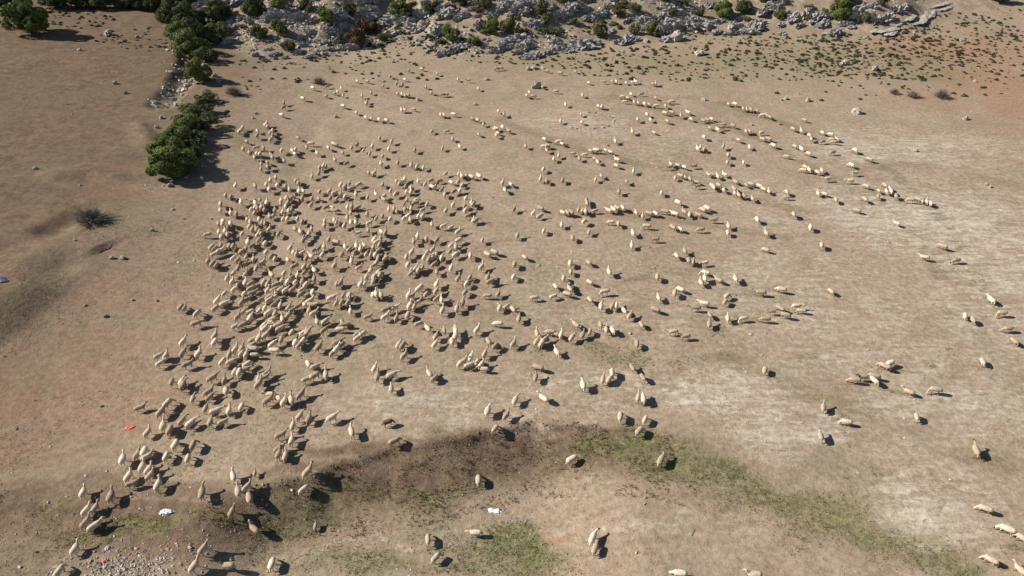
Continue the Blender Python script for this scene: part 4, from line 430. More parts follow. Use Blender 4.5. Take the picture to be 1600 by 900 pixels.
 (62.6,176.2,0.43), (74.4,181.0,0.45), (122.2,185.2,0.51), (-32.3,175.5,0.41), (90.4,154.0,0.41), (70.0,183.1,0.45), (80.5,183.5,0.46), (26.8,159.0,0.37), (-53.4,143.0,0.35), (71.3,178.5,0.44), (86.1,152.1,0.4), (71.2,154.9,0.39),
 (117.8,173.7,0.48), (116.4,169.4,0.47), (74.6,167.9,0.42), (108.0,164.7,0.45), (59.3,178.7,0.43), (92.7,163.9,0.43), (90.6,165.1,0.43), (119.2,173.2,0.48), (97.4,166.4,0.44), (14.9,165.9,0.38), (-53.4,162.4,0.39), (-0.6,166.6,0.38),
 (-36.0,162.7,0.38), (92.5,164.4,0.43), (93.8,168.8,0.44), (70.2,184.7,0.45), (90.4,160.8,0.42), (-36.8,162.9,0.38), (70.0,156.5,0.39), (105.7,146.0,0.41), (70.8,170.6,0.42), (19.5,166.0,0.38), (47.4,183.2,0.43), (81.2,185.5,0.46),
 (8.1,167.1,0.38), (46.2,165.4,0.39), (100.9,165.7,0.44), (100.9,165.9,0.44), (89.3,177.4,0.45), (95.5,174.5,0.45), (23.7,166.3,0.38), (101.3,176.4,0.46), (-56.6,129.7,0.32), (60.4,166.3,0.4), (92.7,155.9,0.41), (147.4,215.5,0.59),
 (51.1,183.6,0.43), (101.7,191.9,0.49), (83.5,171.4,0.43), (47.6,189.2,0.44), (22.5,167.0,0.38), (52.1,155.6,0.37), (-17.5,176.6,0.4), (-55.3,154.6,0.37), (66.3,183.8,0.44), (59.4,167.6,0.4), (47.9,175.9,0.41), (91.0,158.0,0.41),
 (21.3,185.8,0.42), (-103.9,181.8,0.47), (60.8,153.3,0.37), (68.7,155.0,0.38), (-119.1,178.1,0.48), (107.0,180.6,0.47), (28.0,162.9,0.37), (-53.4,156.5,0.37), (99.2,169.8,0.44), (109.2,184.7,0.48), (94.3,141.4,0.38), (68.2,180.0,0.43),
 (116.8,158.6,0.44), (104.3,193.4,0.49), (98.5,176.2,0.45), (47.9,154.3,0.36), (15.6,187.9,0.42), (75.4,168.2,0.41), (84.2,184.1,0.45), (95.5,168.3,0.43), (102.0,185.3,0.47), (105.2,178.4,0.46), (108.2,160.9,0.43), (88.5,152.1,0.39),
 (-2.3,171.6,0.38), (34.5,163.6,0.37), (96.3,147.6,0.39), (73.5,170.2,0.41), (-89.7,162.4,0.41), (-7.9,171.8,0.38), (87.5,174.1,0.43), (126.1,199.3,0.52), (93.3,155.8,0.4), (52.9,149.9,0.35), (87.6,169.5,0.42), (91.5,152.0,0.39),
 (-12.4,177.1,0.39), (69.2,168.5,0.4), (-43.9,172.1,0.39), (89.2,164.1,0.41), (-35.6,178.8,0.4), (110.5,183.7,0.47), (50.0,151.7,0.35), (107.5,164.4,0.43), (104.3,172.0,0.44), (72.9,172.7,0.41), (35.5,156.3,0.35), (-91.2,164.2,0.41),
 (-31.2,185.3,0.41), (90.2,170.2,0.42), (92.6,163.9,0.41), (71.1,154.5,0.37), (72.8,169.1,0.4), (77.3,187.2,0.44), (46.7,178.1,0.4), (73.8,158.6,0.38), (117.9,159.1,0.43), (38.0,156.7,0.35), (-23.7,182.9,0.4), (118.8,176.1,0.46),
 (125.2,188.5,0.49), (19.3,188.4,0.41), (-19.7,188.7,0.41), (-117.9,182.8,0.47), (37.6,157.6,0.35), (48.3,188.4,0.42), (92.7,171.0,0.42), (70.2,181.5,0.42), (30.0,178.4,0.39), (78.2,168.3,0.4), (25.6,155.7,0.34), (101.3,172.0,0.43),
 (81.5,166.9,0.4), (88.6,152.7,0.38), (50.1,184.1,0.41), (126.5,184.1,0.48), (133.7,207.3,0.53), (115.8,174.7,0.45), (90.8,157.4,0.39), (69.1,168.2,0.39), (61.8,176.0,0.4), (55.8,183.0,0.41), (48.9,185.0,0.41), (107.1,164.4,0.42),
 (15.9,167.5,0.36), (66.4,165.0,0.38), (83.5,188.3,0.44), (17.4,186.5,0.4), (90.2,175.0,0.42), (94.0,156.8,0.39), (76.5,176.4,0.41), (44.7,148.2,0.33), (62.2,182.0,0.41), (25.1,190.8,0.41), (-53.4,160.4,0.36), (51.6,161.0,0.36),
 (99.5,192.0,0.46), (-61.3,157.9,0.36), (58.6,173.9,0.39), (105.4,178.2,0.44), (53.9,180.4,0.4), (-24.4,186.7,0.4), (114.3,167.2,0.43), (89.0,176.7,0.42), (77.6,156.1,0.37), (79.4,181.7,0.42), (29.7,157.8,0.34), (84.1,163.9,0.39),
 (31.1,157.6,0.34), (86.2,157.7,0.38), (-84.9,169.3,0.4), (72.4,159.7,0.37), (98.5,178.4,0.43), (79.1,177.5,0.41), (-52.4,116.8,0.27), (30.8,158.4,0.34), (122.5,186.6,0.47), (108.0,184.5,0.45), (25.5,169.2,0.36), (76.4,163.7,0.38),
 (37.1,162.2,0.35), (86.8,163.9,0.39), (116.2,162.7,0.42), (19.6,170.4,0.36), (123.8,175.7,0.45), (17.5,156.8,0.33), (76.1,159.9,0.37), (85.8,176.5,0.41), (67.7,179.2,0.4), (82.7,173.0,0.4), (35.3,159.2,0.34), (-106.4,187.8,0.45),
 (60.9,171.8,0.38), (70.2,168.4,0.38), (85.0,161.8,0.38), (121.4,179.4,0.45), (104.0,162.6,0.4), (133.5,195.2,0.49), (110.7,175.9,0.43), (29.5,166.6,0.35), (80.5,159.8,0.37), (90.8,176.3,0.41), (107.9,166.4,0.41), (-116.2,178.5,0.44),
 (19.6,187.8,0.39), (110.3,170.9,0.42), (133.8,196.0,0.49), (47.0,163.1,0.35), (59.9,179.4,0.39), (75.4,173.6,0.39), (114.6,169.8,0.42), (105.3,181.5,0.43), (107.0,151.5,0.38), (109.3,155.9,0.39), (84.7,182.1,0.41), (61.5,175.8,0.38),
 (93.9,166.5,0.39), (53.6,168.6,0.36), (106.4,165.3,0.4), (83.6,167.0,0.38), (76.2,165.2,0.37), (46.5,160.7,0.34), (25.9,165.5,0.34), (41.3,157.6,0.33), (104.2,179.4,0.42), (48.2,181.6,0.38), (101.7,152.3,0.37), (-30.9,170.5,0.35),
 (100.1,171.0,0.4), (-114.4,173.8,0.42), (21.4,192.4,0.39), (59.9,141.8,0.31), (32.1,160.8,0.33), (65.6,192.9,0.41), (112.8,198.9,0.46), (110.2,165.8,0.4), (-25.0,187.5,0.38), (127.8,201.9,0.48), (105.7,191.9,0.44), (107.4,191.0,0.44),
 (52.5,151.0,0.32), (90.3,155.6,0.36), (-114.7,181.8,0.43), (73.7,159.2,0.35), (-7.9,185.3,0.37), (47.8,184.4,0.38), (61.8,180.4,0.38), (127.2,186.7,0.45), (86.6,170.1,0.38), (78.6,174.0,0.38), (70.1,183.8,0.39), (-119.0,182.0,0.43),
 (59.6,177.4,0.37), (137.5,206.3,0.49), (120.4,175.2,0.42), (71.1,184.2,0.39), (86.6,188.7,0.41), (87.1,171.6,0.38), (129.8,187.4,0.45), (-11.0,182.2,0.36), (77.7,181.9,0.39), (76.9,171.2,0.37), (65.4,165.1,0.35), (92.8,157.4,0.36),
 (26.3,170.6,0.34), (120.6,163.4,0.4), (51.4,154.2,0.32), (77.5,137.1,0.31), (78.1,187.8,0.4), (106.8,167.1,0.39), (58.2,163.0,0.34), (115.0,174.2,0.41), (51.0,192.6,0.39), (-107.9,179.9,0.41), (-61.7,157.3,0.33), (100.0,190.6,0.42),
 (135.1,199.6,0.47), (113.5,158.5,0.38), (72.1,175.8,0.37), (108.7,155.9,0.37), (109.5,167.8,0.39), (98.2,180.8,0.4), (83.8,159.6,0.35), (82.9,160.4,0.35), (78.2,168.5,0.36), (-6.3,175.4,0.34), (-8.0,165.5,0.32), (87.8,170.3,0.37),
 (73.3,182.8,0.38), (82.4,162.0,0.35), (44.4,155.0,0.31), (85.1,155.2,0.34), (80.4,157.7,0.34), (112.2,181.6,0.41), (-97.5,172.4,0.38), (-106.9,173.3,0.39), (126.1,192.2,0.44), (40.9,151.4,0.3), (-8.9,167.3,0.32), (78.0,183.2,0.38),
 (123.9,181.9,0.42), (-11.6,167.6,0.32), (114.2,195.0,0.43), (82.5,164.4,0.35), (21.6,177.4,0.34), (118.5,180.1,0.41), (76.6,156.0,0.33), (81.7,182.8,0.38), (-60.1,157.6,0.32), (20.1,172.8,0.33), (26.9,166.7,0.32), (107.9,175.3,0.39),
 (15.0,168.5,0.32), (69.1,171.7,0.35), (134.1,190.2,0.44), (73.3,170.3,0.35), (121.1,160.8,0.38), (65.1,162.4,0.33), (92.5,167.1,0.36), (51.2,161.9,0.32), (22.2,189.9,0.36), (80.6,161.7,0.34), (122.2,206.5,0.45), (85.4,177.9,0.37),
 (73.9,183.1,0.37), (20.2,185.7,0.35), (104.8,154.7,0.35), (58.2,143.5,0.29), (77.9,158.7,0.33), (13.9,165.5,0.31), (65.9,164.1,0.33), (62.3,177.0,0.35), (107.0,173.4,0.38), (111.4,177.1,0.39), (76.5,159.9,0.33), (36.1,168.2,0.32),
 (-14.9,176.8,0.33), (67.6,164.1,0.33), (43.9,166.7,0.32), (45.1,172.0,0.33), (111.3,191.1,0.41), (81.3,152.6,0.32), (152.3,216.6,0.49), (53.0,181.6,0.35), (104.8,176.8,0.38), (55.5,192.8,0.37), (113.7,165.5,0.37), (73.1,163.5,0.33),
 (89.2,156.0,0.33), (88.6,162.7,0.34), (131.9,187.2,0.42), (28.2,166.9,0.31), (117.2,164.9,0.37), (82.9,166.4,0.34), (79.4,186.1,0.37), (-6.8,169.9,0.31), (105.8,160.2,0.35), (149.6,210.6,0.47), (58.2,166.2,0.32), (117.1,193.0,0.41),
 (-90.1,164.1,0.34), (12.9,187.0,0.34), (110.3,172.1,0.37), (73.7,167.3,0.33), (108.9,160.6,0.35), (109.7,180.1,0.38), (45.9,171.6,0.32), (45.0,178.0,0.33), (-54.2,164.0,0.31), (46.8,177.9,0.33), (62.5,185.3,0.35), (45.4,179.0,0.33),
 (106.7,171.4,0.36), (69.4,165.6,0.32), (75.6,181.4,0.35), (137.6,192.7,0.42), (119.6,184.7,0.39), (107.7,158.8,0.34), (77.3,175.7,0.34), (60.5,152.2,0.29), (84.9,172.3,0.34), (113.1,175.8,0.37), (-60.3,158.5,0.3), (94.0,148.0,0.31),
 (136.8,194.2,0.42), (86.9,184.6,0.36), (-53.2,125.2,0.24), (-112.9,176.8,0.37), (124.1,203.6,0.42), (53.8,173.7,0.32), (99.7,145.4,0.31), (127.8,181.6,0.39), (111.2,165.4,0.35), (93.8,169.4,0.34), (110.0,152.4,0.33), (44.4,159.8,0.29),
 (130.6,195.0,0.41), (108.4,195.5,0.39), (115.1,192.1,0.39), (74.1,162.1,0.31), (77.5,173.4,0.33), (85.8,163.5,0.32), (93.3,180.9,0.35), (86.4,152.1,0.3), (107.6,152.9,0.32), (82.4,188.0,0.35), (58.1,184.8,0.33), (110.7,159.0,0.33),
 (135.3,199.3,0.41), (78.6,184.7,0.34), (120.1,189.9,0.38), (130.7,211.7,0.42), (84.1,176.9,0.33), (136.7,202.9,0.41), (82.0,185.6,0.34), (96.9,171.8,0.33), (59.8,163.1,0.29), (79.5,168.2,0.31), (43.6,187.7,0.32), (122.5,200.4,0.39),
 (86.3,166.4,0.31), (81.7,155.3,0.29), (78.2,157.4,0.29), (98.0,154.4,0.3), (76.3,181.2,0.32), (80.4,180.3,0.32), (116.4,196.4,0.37), (104.1,162.3,0.31), (79.0,183.6,0.32), (89.3,158.3,0.29), (137.4,210.3,0.4), (82.4,183.3,0.32),
 (123.1,197.6,0.37), (107.3,178.3,0.33), (112.8,176.9,0.33), (143.8,210.2,0.4), (145.2,211.1,0.4), (91.5,177.4,0.31), (127.5,180.0,0.34), (99.8,175.1,0.31), (113.1,169.9,0.31), (115.3,177.8,0.32), (119.6,164.8,0.3), (130.0,200.2,0.35),
 (117.0,160.2,0.29),
]
SHEEP = [
 (18.48,31.33,177,7,105,4), (12.81,31.45,173,5,105,3), (-34.6,31.53,82,3,104,1), (38.91,31.62,114,0,96,4), (-24.64,32.17,76,0,103,1), (-22.35,32.67,178,0,94,1), (-19.16,33.22,90,3,102,3), (37.17,32.5,136,3,100,4),
 (-6.13,33.85,55,5,95,3), (-34.51,33.54,88,0,100,1), (-24.54,33.74,72,7,97,1), (6.68,34.11,67,4,104,3), (-6.95,35.59,97,5,95,3), (6.59,35.11,64,6,109,3), (40.63,34.26,130,3,103,4), (-3.08,36.23,178,2,97,3),
 (-21.39,36.15,142,7,107,3), (39.83,35.08,146,3,111,4), (-33.97,35.64,53,7,107,1), (-16.59,36.93,93,1,66,22), (-34.83,35.92,79,0,108,1), (-23.41,37.23,85,7,94,3), (-35.4,37.12,79,0,100,1), (39.21,37.08,150,3,100,4),
 (-34.78,37.34,85,0,93,1), (-22.35,38.58,113,4,115,3), (-33.96,38.46,99,0,112,6), (-26.28,38.68,101,7,114,6), (-36.5,38.83,97,0,97,1), (-23.38,39.01,110,0,111,3), (-18.04,39.72,54,3,98,2), (-22.75,39.46,64,1,97,3),
 (-30.41,39.58,93,1,108,6), (-32.68,39.74,27,0,103,6), (-3.03,41.78,91,5,99,2), (-33.38,40.52,86,1,106,6), (-24.23,40.48,114,7,103,3), (-31.55,40.62,76,0,102,6), (-17.89,40.98,67,0,114,3), (-22.59,41.03,98,1,62,21),
 (-32.0,41.34,78,1,95,6), (-32.69,41.61,95,0,104,6), (13.37,42.61,60,2,111,3), (-34.75,42.42,100,0,112,6), (5.51,43.58,35,5,114,3), (-29.06,42.64,98,3,93,6), (-31.07,42.83,93,5,98,6), (-32.79,42.82,44,1,95,6),
 (-20.37,42.88,93,1,98,3), (-33.72,42.99,85,0,100,6), (-21.04,43.09,86,0,97,3), (-33.24,43.37,95,4,109,6), (41.9,43.37,76,1,114,4), (-21.13,43.78,46,7,103,3), (-29.16,44.2,92,5,109,6), (-30.79,44.24,89,4,111,6),
 (-10.78,44.65,34,4,111,3), (-20.32,44.75,91,1,98,6), (-31.17,44.85,166,1,75,23), (28.62,45.27,79,2,101,4), (-21.5,45.46,36,0,101,6), (-34.06,45.8,82,1,97,6), (-14.99,45.85,110,6,115,6), (11.94,46.0,51,5,106,5),
 (-32.07,46.09,93,4,110,6), (-1.57,46.48,59,4,96,5), (-32.89,46.54,101,0,110,6), (-20.71,46.69,91,1,99,6), (-30.45,47.0,63,6,107,6), (-11.79,47.12,25,3,102,20), (-28.71,47.2,94,2,98,6), (-27.46,47.19,36,7,95,6),
 (31.74,47.14,162,3,95,4), (-31.44,47.32,77,6,95,6), (12.69,47.4,63,4,97,5), (-19.42,47.57,85,0,100,6), (-17.2,47.66,43,2,114,6), (10.36,47.75,78,5,113,5), (38.71,47.75,70,3,94,4), (-20.4,47.97,75,6,98,6),
 (-0.55,47.97,61,1,99,5), (-33.86,48.4,80,2,115,6), (-2.35,48.56,79,6,112,5), (-28.62,48.63,29,2,114,6), (-27.45,48.75,95,0,97,6), (-29.83,49.03,92,6,95,6), (30.26,49.04,68,0,101,4), (-36.21,49.11,31,1,95,6),
 (-26.4,49.26,89,4,94,6), (-33.73,49.66,79,5,113,6), (-22.41,49.91,82,0,113,6), (-24.01,50.09,55,1,112,6), (0.32,50.08,72,6,105,5), (-21.77,50.19,110,7,106,6), (12.95,50.2,89,2,107,5), (-31.56,50.37,97,6,96,6),
 (3.1,50.3,133,1,113,5), (12.47,50.38,73,1,103,5), (-23.14,50.5,130,3,97,6), (-30.0,50.65,67,6,94,6), (-21.02,50.95,69,7,114,6), (-24.08,50.97,180,0,100,6), (-30.34,51.34,55,1,108,6), (39.56,51.24,138,1,100,4),
 (-28.66,51.48,108,5,109,6), (42.33,51.42,168,4,112,4), (-12.13,51.74,99,2,97,5), (-33.28,52.23,92,6,113,6), (7.17,52.12,93,1,113,5), (-25.65,52.38,75,1,115,6), (-34.6,52.76,100,4,102,6), (-33.67,52.86,90,6,96,6),
 (36.81,52.86,111,5,105,4), (-29.4,53.07,96,0,97,6), (34.9,52.96,171,5,102,4), (9.28,53.11,76,7,97,5), (9.94,53.11,61,5,103,5), (-21.02,53.31,37,0,97,6), (-25.97,53.26,94,1,99,6), (-30.71,53.43,54,2,114,6),
 (-7.93,53.32,54,4,95,5), (2.43,53.41,82,1,97,5), (13.38,53.38,107,3,98,5), (35.85,53.36,-177,1,105,4), (-13.81,53.48,90,0,116,6), (-25.41,53.55,34,1,98,6), (37.11,53.55,158,3,109,4), (-20.25,53.76,50,3,116,6),
 (-19.19,53.9,103,0,114,6), (-12.32,53.78,36,6,111,5), (-8.51,53.9,116,0,111,5), (-25.36,54.14,57,1,97,6), (10.33,54.06,85,4,112,5), (-28.22,54.25,94,4,113,6), (-28.71,54.35,90,5,110,6), (26.21,54.47,66,5,98,4),
 (-27.76,54.79,29,2,99,0), (-2.93,54.74,174,1,93,5), (-14.34,54.82,78,7,95,0), (12.55,54.91,106,1,99,5), (2.72,54.96,151,3,112,5), (38.84,55.07,136,5,115,4), (-20.56,55.25,35,6,100,0), (-4.46,55.3,29,6,103,5),
 (-27.8,55.55,56,5,106,0), (-33.97,55.41,39,0,106,0), (-3.21,55.43,65,0,98,5), (-21.47,55.7,119,5,98,0), (-5.49,55.61,69,3,98,5), (39.73,55.57,27,3,107,4), (-36.88,55.56,59,6,98,0), (-29.53,55.91,42,6,109,0),
 (-5.15,55.84,50,0,107,5), (-3.68,55.82,72,5,95,5), (-30.54,55.95,81,4,106,0), (49.61,55.9,76,3,100,4), (-4.37,56.54,76,2,108,7), (-11.49,56.78,66,1,112,5), (-37.44,56.67,47,5,108,0), (-36.79,56.69,89,1,106,0),
 (-30.2,57.04,97,2,107,0), (-27.46,57.1,-2,4,97,0), (-28.45,57.15,91,2,99,0), (-33.48,57.09,85,1,112,0), (-2.91,57.17,72,7,101,7), (-28.97,57.37,79,5,99,0), (-35.15,57.2,86,6,112,0), (-19.23,57.34,73,1,95,0),
 (4.81,57.48,110,0,102,7), (-25.49,57.75,-5,4,115,0), (-29.82,57.91,81,1,107,0), (-18.88,57.89,73,7,111,0), (-29.17,57.99,90,7,109,0), (-27.95,58.03,169,5,112,0), (-20.93,58.23,73,2,114,0), (-11.86,58.46,72,5,113,5),
 (-1.81,58.5,61,5,107,7), (-23.13,58.69,72,2,100,0), (-28.24,58.66,51,4,104,0), (-12.3,58.62,76,2,111,5), (-26.11,58.87,63,6,103,0), (-8.4,58.79,68,2,100,5), (-18.54,58.76,69,3,95,0), (13.61,58.85,82,5,104,7),
 (3.26,58.9,64,3,113,7), (0.17,58.96,66,1,109,7), (-18.99,58.93,38,2,115,0), (-23.66,59.1,90,3,112,0), (-35.79,58.88,83,2,115,0), (-32.41,59.01,86,4,111,0), (2.7,59.24,65,7,105,7), (-6.55,59.29,95,4,109,5),
 (-2.56,59.31,109,4,105,7), (55.01,59.38,102,5,100,4), (-22.91,59.5,80,5,100,0), (-28.43,59.63,43,2,98,0), (-25.4,59.71,94,6,99,0), (3.55,59.64,50,2,103,7), (-27.85,59.81,87,1,114,0), (6.58,59.88,64,6,103,7),
 (-17.08,59.93,58,1,93,0), (-23.08,60.17,41,0,98,0), (-32.73,59.96,85,0,115,0), (-6.24,60.12,82,0,116,5), (-8.42,60.15,76,7,104,5), (19.08,60.06,-170,7,107,7), (-27.26,60.32,68,7,111,0), (5.45,60.48,74,1,100,7),
 (7.85,60.5,70,0,100,7), (-16.57,60.61,59,3,103,0), (-17.21,60.61,59,6,93,0), (2.79,60.69,96,7,109,7), (4.82,60.73,137,3,93,7), (-23.25,60.85,54,1,96,0), (-24.56,60.96,81,5,96,0), (4.25,60.91,175,5,113,7),
 (17.89,60.88,-171,6,103,7), (-22.75,61.01,74,6,104,0), (8.71,61.13,75,4,95,7), (-7.55,61.17,96,2,99,5), (-6.31,61.15,97,2,106,5), (11.25,61.29,104,5,107,7), (-20.99,61.32,62,6,105,0), (-3.91,61.36,66,0,109,7),
 (10.56,61.4,86,7,102,7), (-27.7,61.48,68,7,104,0), (-25.9,61.54,46,6,114,0), (-9.46,61.52,123,0,113,5), (-19.25,61.49,178,3,99,0), (55.69,61.58,-172,5,106,4), (-31.11,61.9,53,4,94,0), (-27.96,62.0,75,3,108,0),
 (-26.4,62.2,39,1,105,0), (-27.04,62.19,87,3,98,0), (7.19,62.27,124,2,111,7), (-30.4,62.22,49,2,103,0), (-18.82,62.29,6,5,104,0), (10.02,62.38,90,3,103,7), (22.26,62.22,75,1,104,7), (14.64,62.37,100,4,95,7),
 (-35.51,62.1,35,6,112,0), (-10.53,62.45,29,5,99,5), (-1.62,62.53,176,5,108,7), (-27.3,62.53,89,5,105,0), (-19.29,62.73,113,4,101,0), (-22.15,62.82,110,0,102,0), (-21.24,62.91,63,6,103,0), (-27.26,63.15,50,3,107,0),
 (52.64,63.23,76,3,101,4), (-26.2,63.26,110,0,114,0), (28.85,63.21,176,5,107,4), (0.79,63.43,83,2,103,7), (24.61,63.25,77,0,102,7), (-29.9,63.39,89,6,115,0), (26.39,63.31,-168,4,97,4), (-13.23,63.51,82,1,104,5),
 (-31.35,63.5,78,0,110,0), (-14.52,63.69,52,0,108,5), (-16.53,63.81,30,1,95,0), (-25.76,63.9,75,1,105,0), (13.56,63.97,62,2,104,7), (-11.97,63.96,82,4,116,5), (31.36,63.95,156,2,111,4), (52.22,64.07,61,3,95,4),
 (22.76,64.03,98,5,93,7), (-27.31,64.31,90,4,109,0), (-36.12,63.91,80,3,113,0), (56.62,64.43,179,4,109,4), (-28.11,64.39,61,3,109,0), (-22.86,64.46,51,0,109,0), (-31.06,64.64,71,4,100,0), (-30.3,64.67,51,5,102,0),
 (30.2,64.71,-178,6,100,4), (13.03,64.98,106,5,103,7), (-25.58,64.88,77,4,101,0), (-29.3,64.87,80,5,102,0), (-23.57,64.9,92,2,99,0), (-18.78,64.92,100,0,95,0), (-8.07,64.94,80,1,115,5), (-14.56,65.02,32,6,116,5),
 (33.6,64.92,166,4,94,4), (0.13,65.24,113,4,110,7), (16.69,65.12,138,3,112,7), (-34.42,64.97,70,5,107,0), (-6.43,65.34,86,7,109,5), (-28.83,65.33,91,2,101,0), (21.34,65.29,175,2,111,7), (31.28,65.32,126,3,103,4),
 (-26.05,65.42,81,7,103,0), (-37.95,64.87,90,7,93,0), (-13.67,65.49,40,2,107,5), (-1.44,65.63,79,3,106,7), (-38.35,64.93,87,5,106,0), (-11.45,65.67,82,0,96,5), (10.44,65.79,83,6,114,7), (-0.66,65.94,51,6,93,7),
 (33.34,65.69,8,6,108,4), (-25.02,65.79,50,0,102,0), (-11.98,65.88,79,0,116,5), (11.81,65.96,68,6,108,7), (12.27,66.02,79,2,101,9), (-23.36,65.89,-3,7,115,9), (-27.2,65.97,94,7,94,9), (-27.93,66.16,61,2,97,9),
 (-24.44,66.16,121,5,103,9), (22.6,66.21,160,6,108,9), (-33.74,66.06,42,2,101,9), (-20.74,66.3,81,0,95,9), (-5.82,66.41,83,7,113,9), (-31.82,66.32,83,0,114,9), (-20.08,66.39,83,4,110,9), (-19.31,66.49,79,0,107,9),
 (-11.17,66.67,42,0,95,9), (25.17,66.57,58,5,100,9), (-23.87,66.64,52,1,114,9), (-34.71,66.45,81,2,113,9), (-28.72,66.94,57,0,107,9), (-8.37,67.1,96,0,103,9), (56.9,67.11,98,2,109,9), (9.27,67.22,110,4,104,9),
 (-31.34,67.12,64,7,95,9), (-29.58,67.14,38,3,106,9), (-8.96,67.29,61,2,108,9), (-21.41,67.33,37,2,112,9), (17.47,67.46,94,2,105,9), (-28.86,67.42,56,1,113,9), (2.72,67.66,9,4,101,9), (-12.05,67.84,39,0,109,9),
 (4.97,67.91,29,4,98,9), (25.72,67.81,47,5,104,9), (-12.35,67.94,79,0,116,9), (-28.31,67.9,105,0,96,9), (-20.2,67.89,82,6,93,9), (-19.46,67.88,85,5,104,9), (-15.69,67.99,104,0,106,9), (-2.98,68.2,178,3,96,9),
 (-16.67,68.04,95,4,97,9), (-25.36,68.08,67,6,99,9), (-16.29,68.16,103,7,112,9), (-10.31,68.28,72,5,102,9), (-32.1,68.13,83,5,97,9), (-1.66,68.53,70,1,94,9), (6.61,68.37,149,5,106,9), (19.55,68.34,76,3,115,9),
 (-34.4,68.03,79,3,96,9), (-31.14,68.31,36,7,111,9), (29.91,68.5,170,6,115,9), (-23.95,68.45,92,3,108,9), (-5.66,68.73,68,3,104,9), (11.16,68.8,-167,4,112,9), (-9.16,68.92,74,2,109,9), (38.53,68.88,105,3,94,9),
 (-29.52,68.89,83,0,102,9), (-27.3,68.88,66,2,109,9), (-25.33,68.87,60,5,115,9), (32.6,69.18,161,5,113,9), (-33.43,68.89,70,1,111,9), (-28.76,69.09,50,6,102,9), (-27.94,69.09,57,3,107,9), (-26.54,69.06,65,7,106,9),
 (-31.57,69.18,54,3,116,9), (-11.3,69.41,64,3,114,9), (7.02,69.36,112,1,112,9), (20.44,69.32,133,4,98,9), (-11.19,69.95,63,3,99,9), (5.31,70.03,114,3,97,9), (-33.52,69.9,57,7,95,9), (-28.81,70.11,44,5,108,9),
 (-25.16,70.08,77,5,106,9), (-29.94,70.15,95,5,103,9), (-18.47,70.11,83,1,116,9), (-9.23,70.38,80,2,111,9), (7.02,70.29,85,3,96,9), (-31.92,70.3,60,4,111,9), (-28.63,70.31,35,0,99,9), (-18.05,70.33,85,1,103,9),
 (-21.45,70.31,91,5,96,9), (-5.59,70.6,71,3,105,9), (-32.65,70.42,96,1,112,9), (-30.49,70.59,86,5,113,9), (-26.55,70.49,86,5,107,9), (-21.02,70.5,75,7,100,9), (23.25,70.74,95,7,104,9), (-34.27,70.43,87,1,104,9),
 (-25.78,70.7,90,1,101,9), (-27.56,70.71,85,7,103,9), (-17.07,70.8,86,0,104,9), (-2.65,71.06,37,6,113,9), (9.56,70.94,132,5,96,9), (-29.95,71.0,95,4,99,9), (-28.33,70.94,92,0,109,9), (25.51,71.28,132,6,104,9),
 (27.67,71.38,89,2,116,9), (-35.02,70.96,97,2,113,9), (-24.46,71.35,100,1,107,9), (-6.66,71.63,73,1,116,9), (23.91,71.56,83,7,115,9), (6.41,71.71,84,5,107,9), (-27.3,71.54,94,3,96,9), (-3.03,71.89,80,2,114,9),
 (18.09,71.9,79,4,114,9), (-18.08,71.88,87,2,105,9), (-17.14,71.92,76,3,111,9), (-5.25,72.1,75,4,97,9), (0.2,72.12,75,4,104,9), (-33.16,72.06,85,0,110,9), (-30.03,72.29,128,0,115,9), (-27.72,72.21,83,0,95,9),
 (-26.75,72.2,95,1,98,9), (-16.5,72.41,88,5,110,9), (-34.75,72.28,82,6,95,9), (-28.57,72.69,84,4,100,9), (-12.73,72.95,59,2,94,9), (24.33,73.02,142,4,101,9), (-26.09,72.89,77,5,95,9), (-16.85,73.1,79,6,98,9),
 (12.23,73.09,96,7,113,9), (-9.49,73.29,100,6,99,9), (7.41,73.25,84,4,98,9), (-17.85,73.29,85,1,106,9), (-24.94,73.36,123,0,104,9), (-11.84,73.63,82,6,108,9), (-12.71,73.86,77,6,96,9), (-32.33,73.61,92,7,109,9),
 (-34.48,73.43,93,7,116,9), (-7.73,74.05,83,2,108,9), (-12.25,74.08,73,7,102,9), (-26.36,74.0,84,4,113,9), (-19.46,74.15,44,1,96,9), (-11.42,74.32,80,4,103,9), (-3.9,74.32,68,1,113,9), (-27.64,74.22,55,1,115,9),
 (-25.88,74.24,84,5,98,9), (-22.63,74.44,83,0,112,9), (-37.37,73.88,87,5,100,9), (-13.33,74.9,82,3,108,9), (-34.01,74.4,74,7,101,9), (-17.64,74.92,68,4,98,9), (-9.96,75.0,59,3,109,9), (0.33,74.94,80,4,112,9),
 (-37.84,74.04,84,6,115,9), (-31.99,74.89,61,1,115,9), (7.48,75.17,82,3,113,9), (24.75,75.24,-158,2,95,9), (-17.41,75.4,82,7,110,9), (9.84,75.41,118,5,99,9), (23.32,75.47,76,6,102,9), (-38.6,74.5,94,1,110,9),
 (-20.7,75.53,101,0,102,9), (22.8,75.73,83,4,110,9), (57.49,75.98,-167,3,106,9), (-35.17,75.4,73,1,96,9), (-28.94,75.86,122,5,100,9), (-10.75,76.19,80,7,115,9), (-33.37,75.86,102,0,96,9), (-30.68,76.09,95,4,99,9),
 (-26.63,76.08,91,1,109,9), (-20.7,76.21,87,7,106,9), (-16.38,76.37,64,4,111,9), (-35.84,75.77,71,2,98,9), (-17.35,76.57,86,5,112,9), (-11.43,76.68,79,7,111,9), (-9.17,76.64,85,6,105,9), (53.68,76.68,157,6,105,9),
 (-34.4,76.22,94,2,94,9), (-13.77,76.9,91,6,104,9), (1.65,76.8,126,5,99,9), (-26.21,76.66,136,6,114,9), (-10.33,77.02,79,3,110,9), (-31.38,76.81,80,3,97,9), (-16.49,77.07,87,3,97,9), (-5.44,77.11,91,3,112,9),
